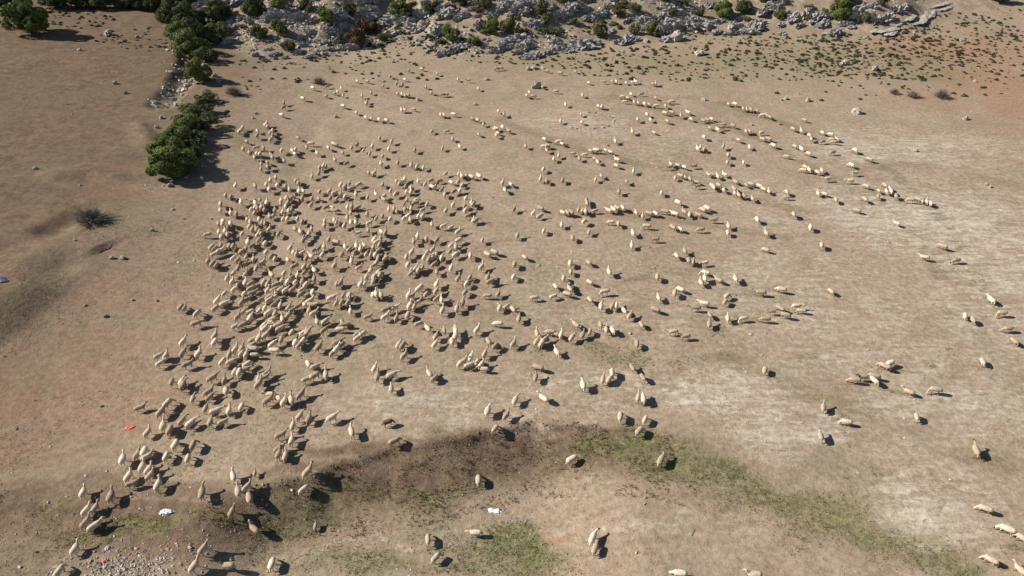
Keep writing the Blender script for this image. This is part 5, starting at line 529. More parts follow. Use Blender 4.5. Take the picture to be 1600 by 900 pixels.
 (21.48,76.99,100,4,104,9), (-24.73,77.01,81,0,108,9), (-22.19,77.1,79,4,109,9), (-18.46,77.24,88,1,108,9), (-17.9,77.27,87,5,105,9), (-9.99,77.38,86,4,99,9), (-7.41,77.36,58,2,111,9), (-28.15,77.15,94,7,109,9),
 (-3.25,77.45,136,5,114,9), (-38.48,76.39,44,1,98,9), (-19.12,77.43,85,6,96,9), (-11.17,77.87,82,5,107,9), (-27.51,77.62,57,1,99,9), (-20.68,77.74,62,5,103,9), (-13.21,77.97,76,7,114,9), (-32.28,77.74,87,4,100,9),
 (-28.7,77.78,94,3,96,9), (-2.32,78.06,140,4,114,9), (22.79,78.08,92,0,103,9), (-37.97,77.2,49,0,113,9), (-35.57,77.56,91,3,94,9), (-35.33,77.59,69,3,101,9), (-8.17,78.34,68,1,96,9), (-17.65,78.47,68,6,94,9),
 (33.53,78.47,141,3,94,9), (-35.08,78.16,88,7,97,9), (-26.0,78.43,59,6,101,9), (-21.52,78.54,69,6,97,9), (-20.08,78.6,100,2,107,9), (-10.51,78.87,69,1,99,9), (-29.38,78.69,88,6,115,9), (-38.93,77.83,72,5,99,9),
 (-25.61,78.67,69,7,97,9), (-39.36,78.01,80,6,115,9), (-18.46,79.16,94,3,104,9), (-7.47,79.31,94,1,114,9), (-22.21,79.13,111,6,101,9), (57.41,79.39,137,5,114,9), (-36.87,78.67,97,5,109,9), (-25.02,79.16,108,6,106,9),
 (-20.72,79.32,102,7,113,9), (-37.38,78.73,100,5,104,9), (16.0,79.6,85,0,99,9), (41.37,79.57,71,4,112,9), (-34.56,79.27,69,4,98,9), (-19.74,79.59,122,0,103,9), (-8.15,79.82,63,6,100,9), (-38.52,78.8,103,1,98,9),
 (-17.73,79.81,87,7,108,9), (-33.06,79.98,90,5,106,9), (-35.33,79.93,108,6,113,9), (-18.17,80.54,55,0,106,9), (-23.67,80.34,150,3,108,9), (-13.29,80.82,99,6,109,9), (-28.18,80.76,94,7,112,9), (-7.2,81.04,49,3,113,9),
 (-34.1,80.7,83,2,105,9), (-18.64,81.04,81,2,112,9), (-10.21,81.24,71,6,105,9), (-4.02,81.17,80,0,94,9), (-17.82,81.19,89,1,111,9), (-24.78,80.95,85,2,101,9), (19.37,81.27,-178,2,106,9), (-11.68,81.6,95,3,98,9),
 (8.26,81.63,88,5,111,9), (-27.97,81.51,85,2,104,9), (-39.08,80.78,106,3,115,9), (-12.91,82.1,91,2,112,9), (0.75,82.49,77,7,107,9), (-38.57,81.52,109,1,102,9), (-34.64,82.07,85,7,107,9), (-41.14,81.23,-154,5,99,9),
 (-32.04,82.52,95,5,109,9), (-34.28,82.38,94,6,111,9), (-27.83,82.55,94,0,107,9), (-36.8,82.19,87,4,96,9), (16.64,82.84,93,2,107,9), (34.9,82.73,92,0,110,9), (-21.24,82.88,-159,7,99,9), (-17.43,82.96,88,1,115,9),
 (29.69,82.95,78,4,105,9), (-17.97,83.07,121,3,116,9), (-39.92,82.11,110,6,100,9), (-29.17,83.14,117,6,109,9), (-7.48,83.39,59,0,106,9), (10.63,83.29,76,1,97,9), (-39.21,82.48,106,1,99,9), (-34.83,83.13,112,0,105,9),
 (4.42,83.72,76,3,102,9), (-35.78,83.27,95,2,115,9), (-35.22,83.35,108,1,114,9), (-19.93,83.69,105,1,95,9), (-27.78,83.74,104,2,101,9), (26.15,83.98,-172,5,105,9), (-33.66,83.84,86,0,100,9), (-30.1,83.94,118,2,108,9),
 (23.42,84.14,110,4,97,9), (-39.16,83.29,107,4,94,9), (22.42,84.49,115,3,114,9), (41.58,84.41,70,3,115,9), (-36.4,84.0,92,0,110,9), (-8.5,84.69,42,2,94,9), (18.81,84.84,170,4,111,9), (30.26,84.78,84,1,106,9),
 (-9.59,84.92,44,2,105,9), (-26.23,84.84,100,7,113,9), (-23.48,84.83,89,2,100,9), (-40.08,84.09,105,4,113,9), (6.98,85.4,88,7,99,9), (-11.26,85.47,100,6,99,9), (-40.69,84.28,114,4,105,9), (-39.14,84.52,112,4,113,9),
 (14.97,85.62,86,3,105,9), (-34.71,85.39,104,7,97,9), (54.27,85.78,123,2,94,9), (-35.13,85.47,98,7,98,9), (-20.07,85.7,47,0,100,9), (-36.68,85.34,106,1,115,9), (-29.59,85.88,96,3,114,9), (-22.73,85.8,106,6,106,9),
 (-22.05,85.81,105,7,102,9), (-40.29,84.9,111,5,112,9), (-24.79,85.95,97,6,105,9), (10.22,86.2,63,5,115,9), (13.96,86.17,173,3,98,9), (-26.49,86.26,106,4,98,9), (-25.12,86.23,103,5,115,9), (-5.51,86.72,79,1,100,9),
 (-5.1,86.73,57,7,105,9), (-14.45,86.71,103,2,104,9), (28.48,86.68,173,2,112,9), (34.78,86.53,83,4,114,9), (-35.79,86.36,104,5,106,9), (-37.42,86.23,112,4,96,9), (-32.58,86.89,90,7,99,9), (-30.53,86.89,94,2,100,9),
 (-17.35,86.95,79,3,103,9), (-32.0,87.02,91,3,100,9), (-15.39,87.11,75,6,103,9), (-19.34,87.0,78,6,98,9), (-23.45,87.07,106,0,113,9), (-14.92,87.73,62,7,111,9), (-34.67,87.56,115,2,100,9), (-12.8,87.87,81,4,108,9),
 (3.89,87.99,50,7,96,9), (18.75,87.86,82,0,96,9), (-34.25,87.76,87,5,97,9), (-18.58,87.87,93,4,93,9), (-13.44,88.02,80,7,93,9), (-6.34,88.13,37,0,97,9), (25.53,88.21,77,6,99,9), (26.82,88.23,138,7,101,9),
 (40.5,88.1,82,4,115,9), (-20.85,88.26,101,2,106,9), (23.45,88.41,141,2,115,9), (-39.29,87.5,103,2,104,9), (19.79,88.64,141,5,113,9), (20.71,88.62,119,4,102,9), (-40.1,87.51,109,0,106,9), (3.08,88.88,66,1,98,9),
 (-37.02,88.21,94,4,93,9), (-23.28,88.68,104,2,104,9), (8.02,88.92,106,3,113,9), (8.44,88.92,137,4,115,9), (17.99,88.97,96,2,94,9), (7.33,89.06,132,5,100,9), (24.95,88.98,112,7,112,9), (-33.26,89.1,94,2,97,9),
 (-16.69,89.13,100,3,111,9), (10.69,89.19,88,6,116,9), (22.21,89.2,151,4,112,9), (-32.44,89.43,101,6,105,9), (-25.84,89.3,-18,7,109,9), (-9.62,89.52,77,2,106,9), (-6.76,89.56,79,6,114,9), (-41.81,88.16,113,6,101,9),
 (-34.44,89.39,102,1,105,9), (10.3,89.62,70,4,100,9), (12.05,89.62,-157,5,93,9), (14.08,89.63,136,2,106,9), (50.24,89.59,130,3,103,9), (-35.92,89.3,104,1,102,9), (-32.1,89.73,100,3,104,9), (9.69,89.76,75,0,95,9),
 (14.8,89.77,115,2,115,9), (27.83,89.81,127,4,106,9), (-37.71,89.12,89,5,102,9), (-15.61,89.93,93,7,105,9), (-13.02,89.92,51,7,95,9), (0.3,90.14,69,7,104,9), (-18.0,89.98,100,7,97,9), (-37.02,89.55,112,6,107,9),
 (-17.26,90.17,98,0,98,9), (-14.81,90.25,96,6,96,9), (4.17,90.3,137,2,112,9), (28.51,90.2,123,4,115,9), (16.22,90.32,102,3,116,9), (-15.25,90.39,103,5,98,9), (15.4,90.47,131,3,104,9), (-37.36,89.79,94,4,109,9),
 (-36.52,89.94,107,0,115,9), (-27.25,90.57,52,6,94,9), (-26.39,90.53,137,4,95,9), (-24.13,90.5,96,7,98,9), (-23.49,90.5,97,7,113,9), (-22.58,90.52,44,1,98,9), (-36.39,90.43,118,5,108,9), (-33.34,90.93,103,5,94,9),
 (-6.98,91.01,77,5,99,9), (-29.67,91.26,84,2,107,9), (-8.7,91.3,80,6,107,9), (-42.33,89.89,108,4,116,9), (-5.73,91.46,74,4,114,9), (-15.97,91.58,81,2,94,9), (-12.55,91.57,84,3,102,9), (-34.21,91.57,110,6,97,9),
 (11.12,91.69,90,1,110,9), (61.97,91.72,78,5,102,9), (-37.77,91.11,120,5,113,9), (-36.84,91.27,103,4,94,9), (-36.18,91.39,103,7,111,9), (-33.23,91.85,93,1,112,9), (-14.29,91.87,38,1,114,9), (-39.73,90.87,110,2,114,9),
 (24.62,92.0,114,3,115,9), (-6.05,92.19,83,1,95,9), (61.64,92.13,72,7,108,9), (-38.37,91.75,-179,2,108,9), (61.19,92.56,70,2,100,9), (-34.41,92.59,100,7,98,9), (11.14,92.73,83,5,105,9), (48.37,92.75,79,5,107,9),
 (59.43,92.7,165,4,113,9), (-37.4,92.22,105,1,95,9), (-15.71,92.93,86,4,95,9), (-14.27,92.93,55,5,101,9), (52.72,92.88,99,4,113,9), (60.73,92.99,120,5,113,9), (-33.13,93.08,82,2,115,9), (-19.19,93.15,131,0,103,9),
 (36.02,93.16,90,2,102,9), (-33.82,93.29,97,5,112,9), (-31.51,93.5,91,7,105,9), (-29.07,93.54,120,3,95,9), (-30.08,93.53,87,0,94,9), (-27.33,93.52,82,3,102,9), (-26.32,93.51,81,6,94,9), (-6.89,93.34,76,4,108,9),
 (-21.76,93.82,87,2,99,9), (-41.72,92.41,99,5,103,9), (41.43,93.97,169,5,94,9), (-32.81,94.07,104,4,97,9), (-25.23,94.17,84,4,100,9), (-19.35,94.16,63,3,105,9), (57.92,93.99,73,5,106,9), (55.18,93.92,69,3,102,9),
 (35.05,94.15,92,6,109,9), (34.27,94.34,93,2,113,9), (-42.65,92.89,107,4,95,9), (-10.17,94.62,90,3,110,9), (-26.02,94.84,92,0,100,9), (-23.68,94.8,99,1,113,9), (-17.69,94.77,80,2,112,9), (-20.73,95.05,116,7,99,9),
 (47.44,94.87,133,4,97,9), (46.52,95.01,83,0,104,9), (-27.01,95.35,48,6,110,9), (22.76,95.14,76,3,105,9), (33.9,95.13,86,1,98,9), (41.92,95.48,88,4,113,9), (16.31,95.47,84,7,110,9), (57.16,95.52,79,6,111,9),
 (57.86,95.53,73,3,115,9), (-32.58,95.73,106,7,112,9), (-8.85,95.55,60,5,113,9), (-29.45,95.79,88,3,103,9), (-27.92,95.86,81,7,113,9), (-16.13,95.73,87,4,96,9), (-15.47,95.7,89,1,101,9), (-31.98,95.94,122,0,102,9),
 (39.31,95.88,86,7,96,9), (-7.98,95.84,78,1,101,9), (-18.63,96.2,88,2,99,9), (56.17,95.93,85,4,94,9), (-34.08,96.06,104,1,115,9), (-1.08,96.05,104,5,110,9), (32.5,96.16,87,4,98,9), (-37.06,95.69,103,6,114,9),
 (-10.81,96.27,67,0,98,9), (38.72,96.54,116,5,107,9), (34.18,96.53,107,2,102,9), (-24.84,97.03,42,6,105,9), (58.28,96.89,82,4,95,9), (-15.64,97.08,93,6,106,9), (31.11,96.9,89,2,107,9), (-25.91,97.56,80,2,113,9),
 (-12.39,97.35,138,5,110,9), (-39.35,96.38,117,1,115,9), (-35.02,97.24,101,7,106,9), (-16.53,97.65,84,2,101,9), (28.76,97.46,-159,6,102,9), (38.36,97.64,129,4,107,9), (54.85,97.47,124,3,102,9), (-42.22,96.09,99,2,110,9),
 (-36.24,97.17,96,4,114,9), (-26.7,98.12,86,2,110,9), (-11.84,97.84,86,7,93,9), (32.04,97.7,110,3,111,9), (57.87,97.76,99,3,108,9), (30.92,97.78,87,3,101,9), (-13.51,98.06,77,2,114,9), (-7.74,97.88,76,4,94,9),
 (36.48,98.06,103,3,93,9), (-37.97,97.36,101,6,103,9), (-23.91,98.42,57,3,108,9), (-20.24,98.48,94,4,102,9), (37.25,98.3,134,5,107,9), (-17.63,98.59,89,6,108,9), (-0.2,98.12,112,3,96,9), (-33.4,98.61,107,0,112,9),
 (-1.47,98.29,77,0,114,9), (-25.51,98.95,87,6,95,9), (-8.4,98.93,76,0,113,9), (-9.53,98.96,123,4,100,9), (28.98,98.92,138,0,97,9), (35.07,99.11,120,6,103,9), (17.98,99.07,97,6,103,9), (-33.98,99.43,93,4,115,9),
 (-18.23,99.69,89,5,96,9), (-17.32,99.67,96,3,98,9), (-14.8,99.54,98,0,97,9), (5.45,99.1,86,5,107,9), (53.14,99.36,-179,2,110,9), (-37.73,98.79,101,1,113,9), (-11.39,99.54,38,3,99,9), (7.94,99.24,78,4,115,9),
 (-12.78,99.78,46,4,98,9), (-17.03,100.37,95,6,108,9), (4.49,99.78,77,1,111,9), (13.18,99.67,75,0,94,9), (28.09,99.89,92,6,108,9), (49.81,100.11,-172,6,112,9), (-37.24,99.97,103,3,107,9), (25.83,100.28,74,5,96,9),
 (-6.46,100.76,132,4,110,9), (32.7,100.95,93,2,105,9), (27.26,100.82,120,5,97,9), (-31.97,101.4,101,0,100,9), (-8.0,100.96,103,0,110,9), (-5.24,100.91,126,2,114,9), (14.22,100.92,102,2,96,9), (26.8,101.04,126,3,111,9),
 (-7.34,101.49,119,5,93,9), (31.43,101.64,114,2,99,9), (32.05,101.66,136,5,102,9), (34.01,101.7,119,7,102,9), (-8.5,101.71,83,0,114,9), (-31.16,102.53,87,1,105,9), (-22.21,102.62,72,0,113,9), (-10.62,102.18,63,7,96,9),
 (55.1,102.18,-159,1,103,9), (49.18,102.53,110,5,115,9), (-23.2,102.98,107,4,94,9), (19.57,102.74,81,0,103,9), (50.19,103.3,84,2,102,9), (47.27,103.55,150,3,104,9), (48.2,103.55,90,6,109,9), (5.08,103.29,76,5,110,9),
 (-40.38,102.78,103,2,95,9), (-31.47,104.53,96,3,113,9), (-14.49,104.45,93,2,101,9), (-39.53,103.53,107,0,108,9), (25.69,104.37,-153,2,97,9), (28.13,104.51,128,5,95,9), (48.02,104.8,113,4,103,9), (-15.64,104.9,84,7,96,9),
 (-31.02,105.31,89,2,109,9), (-30.63,105.34,94,3,100,9), (29.8,104.97,-162,2,106,9), (-16.56,105.34,92,3,114,9), (17.08,104.85,123,4,102,9), (55.83,105.44,108,4,111,9), (27.22,105.23,137,0,94,9), (-21.65,106.05,101,2,116,9),
 (26.09,105.4,106,7,107,9), (-40.84,104.48,104,0,98,9), (-27.46,106.51,62,3,108,9), (-18.93,106.49,90,7,107,9), (-16.7,106.5,85,0,94,9), (35.69,106.41,73,5,108,9), (38.35,106.41,75,5,95,9), (-40.14,105.39,118,3,98,9),
 (14.16,106.25,110,1,102,9), (-37.7,106.39,116,7,105,9), (-29.64,107.77,113,7,114,9), (17.47,107.11,138,7,111,9), (59.67,107.57,131,5,113,9), (7.0,107.58,84,4,108,9), (11.26,107.71,100,1,105,9), (13.76,107.84,111,5,95,9),
 (-42.55,106.6,115,1,109,9), (-39.83,107.22,113,0,112,9), (-21.92,109.35,100,5,105,9), (46.39,109.09,145,3,95,9), (7.88,108.97,84,1,101,9), (36.57,109.38,72,3,114,9), (-40.43,108.33,123,6,112,9), (-42.12,108.16,91,4,115,9),
 (12.3,109.48,-176,5,94,9), (-42.69,108.23,103,4,107,9), (-36.81,109.61,127,3,103,9), (-24.28,110.31,90,1,94,9), (50.43,110.13,113,4,111,9), (-43.85,108.17,110,7,115,9), (-33.19,110.33,116,1,108,9), (10.3,109.89,-165,2,96,9),
 (-28.98,110.89,112,1,94,9), (54.8,110.73,-160,5,107,9), (16.81,110.5,133,2,98,9), (-39.15,110.3,94,5,114,9), (-37.49,110.69,123,5,107,9), (14.79,110.84,-173,4,102,9), (58.84,111.3,91,4,116,9), (-16.75,111.73,92,0,111,9),
 (5.95,111.27,105,0,103,9), (13.42,111.11,138,1,95,9), (14.4,111.06,156,5,116,9), (-25.54,111.91,79,1,95,9), (16.08,111.31,117,1,96,9), (33.03,111.73,69,5,104,9), (-45.33,109.59,110,2,116,9), (-37.12,111.43,100,4,105,9),
 (49.88,112.01,97,2,115,9), (-21.3,112.32,91,7,103,9), (31.97,111.94,97,0,110,9), (-42.28,110.71,107,0,109,9), (-31.82,112.64,117,5,110,9), (-27.76,112.72,84,7,110,9), (-12.02,112.58,83,0,95,9), (32.54,112.49,75,2,103,9),
 (-43.58,110.88,-143,3,107,9), (-35.56,112.67,116,0,107,9), (36.61,112.81,71,0,114,9), (41.16,112.84,85,2,99,9), (-24.29,113.36,91,1,113,9), (-9.07,113.2,111,1,101,9), (5.6,112.89,171,4,113,9), (49.19,113.25,114,5,105,9),
 (2.36,113.06,103,7,103,9), (6.21,113.32,124,4,108,9), (45.52,113.6,110,4,114,9), (-27.09,114.01,81,1,115,9), (-30.82,114.2,141,4,109,9), (-35.24,114.45,179,5,116,9), (-31.32,114.59,140,3,105,9), (8.77,114.24,120,3,103,9),
 (56.68,115.22,160,5,101,9), (-21.25,115.47,90,6,111,9), (8.23,115.11,-178,5,115,9), (18.16,115.12,93,7,113,9), (54.8,115.48,-155,5,100,9), (-45.85,113.04,133,3,99,9), (40.07,115.89,116,3,106,9), (-42.35,114.73,106,1,104,9),
 (53.16,116.4,80,1,107,9), (56.85,116.41,159,3,104,9), (44.5,116.47,134,0,105,9), (57.76,116.54,106,6,98,9), (45.64,116.48,132,6,105,9), (-10.57,116.68,95,4,102,9), (5.74,116.38,127,3,100,9), (-42.31,115.57,110,6,100,9),
 (-38.06,116.7,141,6,103,9), (-23.64,117.16,86,0,96,9), (34.25,117.08,89,4,114,9), (-44.88,115.76,89,7,113,9), (-2.82,118.01,105,0,109,9), (53.46,118.3,107,5,106,9), (-42.54,116.87,104,7,103,9), (57.45,118.75,146,5,99,9),
 (-6.03,118.69,115,5,95,9), (-43.18,117.64,101,4,109,9), (-2.58,119.38,131,5,94,9), (45.21,119.37,-158,4,102,9), (56.29,119.5,95,4,103,9), (25.73,119.49,131,1,94,9), (-48.31,116.67,108,3,113,9), (21.81,119.51,91,1,115,9),
 (42.49,119.77,86,7,112,9), (43.14,119.74,88,1,110,9), (-14.6,120.42,76,3,97,9), (52.71,120.31,85,1,113,9), (-45.6,118.16,118,6,93,9), (-43.1,118.83,103,4,109,9), (-11.9,120.58,-160,5,95,9), (-0.67,120.35,128,5,107,9),
 (-48.36,117.6,108,5,101,9), (37.56,120.68,109,6,110,9), (-3.22,120.99,131,5,107,9), (51.5,121.22,109,5,114,9), (-2.88,121.49,136,7,104,9), (-48.35,118.78,101,6,109,9), (36.32,121.61,117,6,96,9), (38.55,121.7,-156,2,113,9),
 (-1.74,122.02,111,3,115,9), (-44.42,120.36,108,4,113,9), (40.89,122.74,119,4,109,9), (-45.12,121.13,115,5,100,9), (39.29,123.46,163,0,103,9), (-44.93,121.66,97,1,111,9), (-5.34,123.79,99,1,98,9), (13.09,124.48,96,4,100,9),
 (9.1,124.94,88,7,107,9), (29.16,124.98,109,4,113,9), (-23.72,125.74,134,4,114,9), (36.03,125.45,121,0,103,9), (-6.5,125.91,117,1,115,9), (-25.16,126.19,112,3,112,9), (23.72,125.83,89,6,115,9), (26.14,125.84,97,6,104,9),
 (36.87,125.84,128,2,98,9), (55.28,125.91,125,4,100,9), (33.94,126.27,107,4,98,9), (37.78,126.22,111,3,103,9), (-26.78,126.84,117,3,101,9), (-7.55,126.85,140,5,95,9), (-27.94,127.41,121,5,100,9), (49.06,127.13,106,5,112,9),
 (32.3,127.9,87,0,109,9), (-13.06,128.43,112,1,106,9), (48.8,128.29,103,1,109,9), (-43.65,126.73,149,5,108,9), (-13.69,128.62,103,5,111,9), (48.09,128.45,174,4,105,9), (-1.54,128.64,101,6,115,9), (25.91,128.55,96,3,115,9),
 (-11.24,128.81,150,5,113,9), (13.27,128.55,89,1,95,9), (29.48,129.26,132,3,113,9), (-30.19,130.1,99,4,100,9), (30.85,129.51,130,5,114,9), (34.01,129.51,130,6,111,9), (-2.65,130.67,91,6,94,9), (47.73,130.9,104,3,101,9),
 (-21.57,131.22,104,1,105,9), (-20.94,131.21,120,7,107,9), (46.66,131.32,91,2,111,9), (45.92,131.47,84,7,99,9), (-19.31,131.91,154,2,97,9), (45.29,131.72,91,1,110,9), (-44.32,130.87,69,2,107,9), (17.71,132.65,76,5,108,9),
 (-33.48,133.67,134,5,115,9), (17.04,132.89,102,4,107,9), (30.27,133.07,88,5,110,9), (28.54,133.32,180,4,108,9), (10.64,133.9,93,1,102,9), (27.23,133.99,112,6,106,9), (26.36,134.31,96,4,115,9), (44.32,134.31,121,4,114,9),
 (-29.19,135.09,113,0,114,9), (43.08,134.47,98,5,94,9), (-44.99,133.34,98,7,107,9), (25.25,134.99,98,0,99,9), (24.46,135.47,95,2,107,9), (31.34,135.43,130,5,93,9), (-29.22,136.51,100,1,97,9), (22.66,135.93,172,5,99,9),
 (32.14,135.89,167,5,109,9), (-42.27,136.99,142,1,114,9), (23.51,138.13,128,3,102,9), (29.2,138.05,111,5,99,9), (22.62,138.8,165,4,107,9), (-30.8,139.61,101,0,114,9), (4.36,139.11,177,4,113,9), (-38.25,139.85,124,3,108,9),
 (3.02,139.4,104,5,112,9), (-34.9,140.33,114,1,94,9), (-22.0,140.15,107,0,95,9), (-21.33,140.12,107,4,111,9), (14.45,139.57,92,2,100,9), (-14.37,140.42,176,3,114,9), (-23.69,140.94,106,5,116,9), (-22.79,140.91,108,2,101,9),
 (-13.66,140.73,160,7,108,9), (24.58,140.37,104,4,97,9), (26.65,140.36,-164,4,99,9), (-36.92,141.61,139,3,96,9), (-16.81,141.83,108,3,108,9), (-29.33,141.96,111,1,105,9), (3.59,141.43,109,6,106,9), (-36.43,142.45,114,7,102,9),
 (9.17,142.25,172,3,109,9), (-36.07,144.47,110,0,104,9), (-7.08,144.15,98,2,100,9), (-41.88,143.81,143,3,115,9), (-18.29,145.5,103,4,108,9), (6.45,145.23,101,4,105,9), (-39.32,145.76,-134,5,96,9), (-27.57,146.74,107,1,103,9),
 (-23.54,147.36,83,3,115,9), (-24.9,147.95,86,0,108,9), (30.12,146.86,97,3,109,9), (30.74,146.86,86,0,115,9), (16.53,147.87,117,3,94,9), (24.54,147.85,91,4,93,9), (25.85,148.05,107,5,97,9), (19.84,148.26,-162,6,94,9),
 (22.5,148.3,95,1,105,9), (26.64,148.34,117,7,113,9), (-31.39,149.46,137,5,114,9), (21.61,148.68,99,5,96,9), (-33.69,149.67,122,4,94,9), (-9.56,149.66,-174,1,105,9), (-11.8,150.37,100,4,101,9), (-23.49,150.99,137,5,99,9),
 (-27.02,153.1,100,5,101,9), (-16.69,154.64,108,0,107,9), (10.79,154.68,146,3,114,9), (14.28,155.96,107,5,96,9), (7.88,156.66,144,3,106,9), (-23.4,157.42,97,4,100,9), (-20.61,158.39,136,3,107,9), (-3.46,158.21,-171,3,112,9),
 (-2.55,158.49,23,5,113,9),
]

# ---------------------------------------------------------------- helpers
def tag(o, label=None, cat=None, group=None, kind=None):
    if label: o['label'] = label
    if cat: o['category'] = cat
    if group: o['group'] = group
    if kind: o['kind'] = kind
    return o

def link(name, data, loc=(0, 0, 0), rot=(0, 0, 0), scale=(1, 1, 1), parent=None):
    o = bpy.data.objects.new(name, data)
    o.location = loc; o.rotation_euler = rot; o.scale = scale
    COL.objects.link(o)
    if parent: o.parent = parent
    return o

def mesh_np(name, V, faces_flat, nper, mats=(), mat_idx=None, smooth=False, attrs=None):
    """mesh out of numpy arrays; every face has nper corners"""
    me = bpy.data.meshes.new(name)
    V = np.asarray(V, np.float32); Fc = np.asarray(faces_flat, np.int32).ravel()
    nf = len(Fc) // nper
    me.vertices.add(len(V)); me.vertices.foreach_set('co', V.ravel())
    me.loops.add(len(Fc)); me.loops.foreach_set('vertex_index', Fc)
    me.polygons.add(nf)
    me.polygons.foreach_set('loop_start', np.arange(nf, dtype=np.int32) * nper)
    me.polygons.foreach_set('use_smooth', np.full(nf, smooth, bool))
    for m in mats: me.materials.append(m)
    if mat_idx is not None: me.polygons.foreach_set('material_index', np.asarray(mat_idx, np.int32))
    me.update(calc_edges=True)
    for k, a in (attrs or {}).items():
        at = me.attributes.new(k, 'FLOAT', 'POINT'); at.data.foreach_set('value', np.asarray(a, np.float32))
    return me

class NT:
    """small node-tree writer"""
    def __init__(s, name, rough=0.9, spec=0.1):
        s.m = bpy.data.materials.new(name); s.m.use_nodes = True
        s.t = s.m.node_tree; s.b = s.t.nodes['Principled BSDF']
        s.b.inputs['Roughness'].default_value = rough
        s.b.inputs['Specular IOR Level'].default_value = spec
    def n(s, typ, **kw):
        x = s.t.nodes.new(typ)
        for k, v in kw.items(): setattr(x, k, v)
        return x
    def put(s, sock, v):
        if hasattr(v, 'is_linked') or isinstance(v, bpy.types.NodeSocket): s.t.links.new(v, sock)
        elif isinstance(v, tuple) and len(v) == 3 and sock.type == 'RGBA': sock.default_value = (*v, 1)
        else: sock.default_value = v
    def coord(s, scale=(1, 1, 1), rot=(0, 0, 0), obj=False):
        tc = s.n('ShaderNodeTexCoord'); mp = s.n('ShaderNodeMapping')
        mp.inputs['Scale'].default_value = scale; mp.inputs['Rotation'].default_value = rot
        s.t.links.new(tc.outputs['Object'], mp.inputs['Vector'])
        return mp.outputs['Vector']
    def noise(s, vec, scale, detail=4, rough=0.55, dist=0.0):
        x = s.n('ShaderNodeTexNoise'); s.put(x.inputs['Vector'], vec)
        x.inputs['Scale'].default_value = scale; x.inputs['Detail'].default_value = detail
        x.inputs['Roughness'].default_value = rough; x.inputs['Distortion'].default_value = dist
        return x.outputs['Fac']
    def voro(s, vec, scale, feature='F1'):
        x = s.n('ShaderNodeTexVoronoi'); x.feature = feature; s.put(x.inputs['Vector'], vec); x.inputs['Scale'].default_value = scale
        return x.outputs['Distance']
    def ramp(s, v, a, b, lo=0.0, hi=1.0):
        x = s.n('ShaderNodeMapRange'); x.interpolation_type = 'SMOOTHSTEP'
        s.put(x.inputs['Value'], v); x.inputs['From Min'].default_value = a; x.inputs['From Max'].default_value = b
        x.inputs['To Min'].default_value = lo; x.inputs['To Max'].default_value = hi
        return x.outputs['Result']
    def math(s, op, a, b=0.0):
        x = s.n('ShaderNodeMath', operation=op); s.put(x.inputs[0], a); s.put(x.inputs[1], b); return x.outputs[0]
    def mix(s, f, a, b, blend='MIX'):
        x = s.n('ShaderNodeMix', data_type='RGBA', blend_type=blend)
        s.put(x.inputs[0], f); s.put(x.inputs[6], a); s.put(x.inputs[7], b); return x.outputs[2]
    def attr(s, name):
        x = s.n('ShaderNodeAttribute'); x.attribute_name = name; return x.outputs['Fac']
    def rnd(s):
        return s.n('ShaderNodeObjectInfo').outputs['Random']
    def bump(s, h, strength, dist=0.05, prev=None):
        x = s.n('ShaderNodeBump'); s.put(x.inputs['Height'], h); s.put(x.inputs['Strength'], strength)
        x.inputs['Distance'].default_value = dist
        if prev is not None: s.t.links.new(prev, x.inputs['Normal'])
        return x.outputs['Normal']
    def done(s, col, normal=None):
        s.put(s.b.inputs['Base Color'], col)
        if normal is not None: s.t.links.new(normal, s.b.inputs['Normal'])
        return s.m

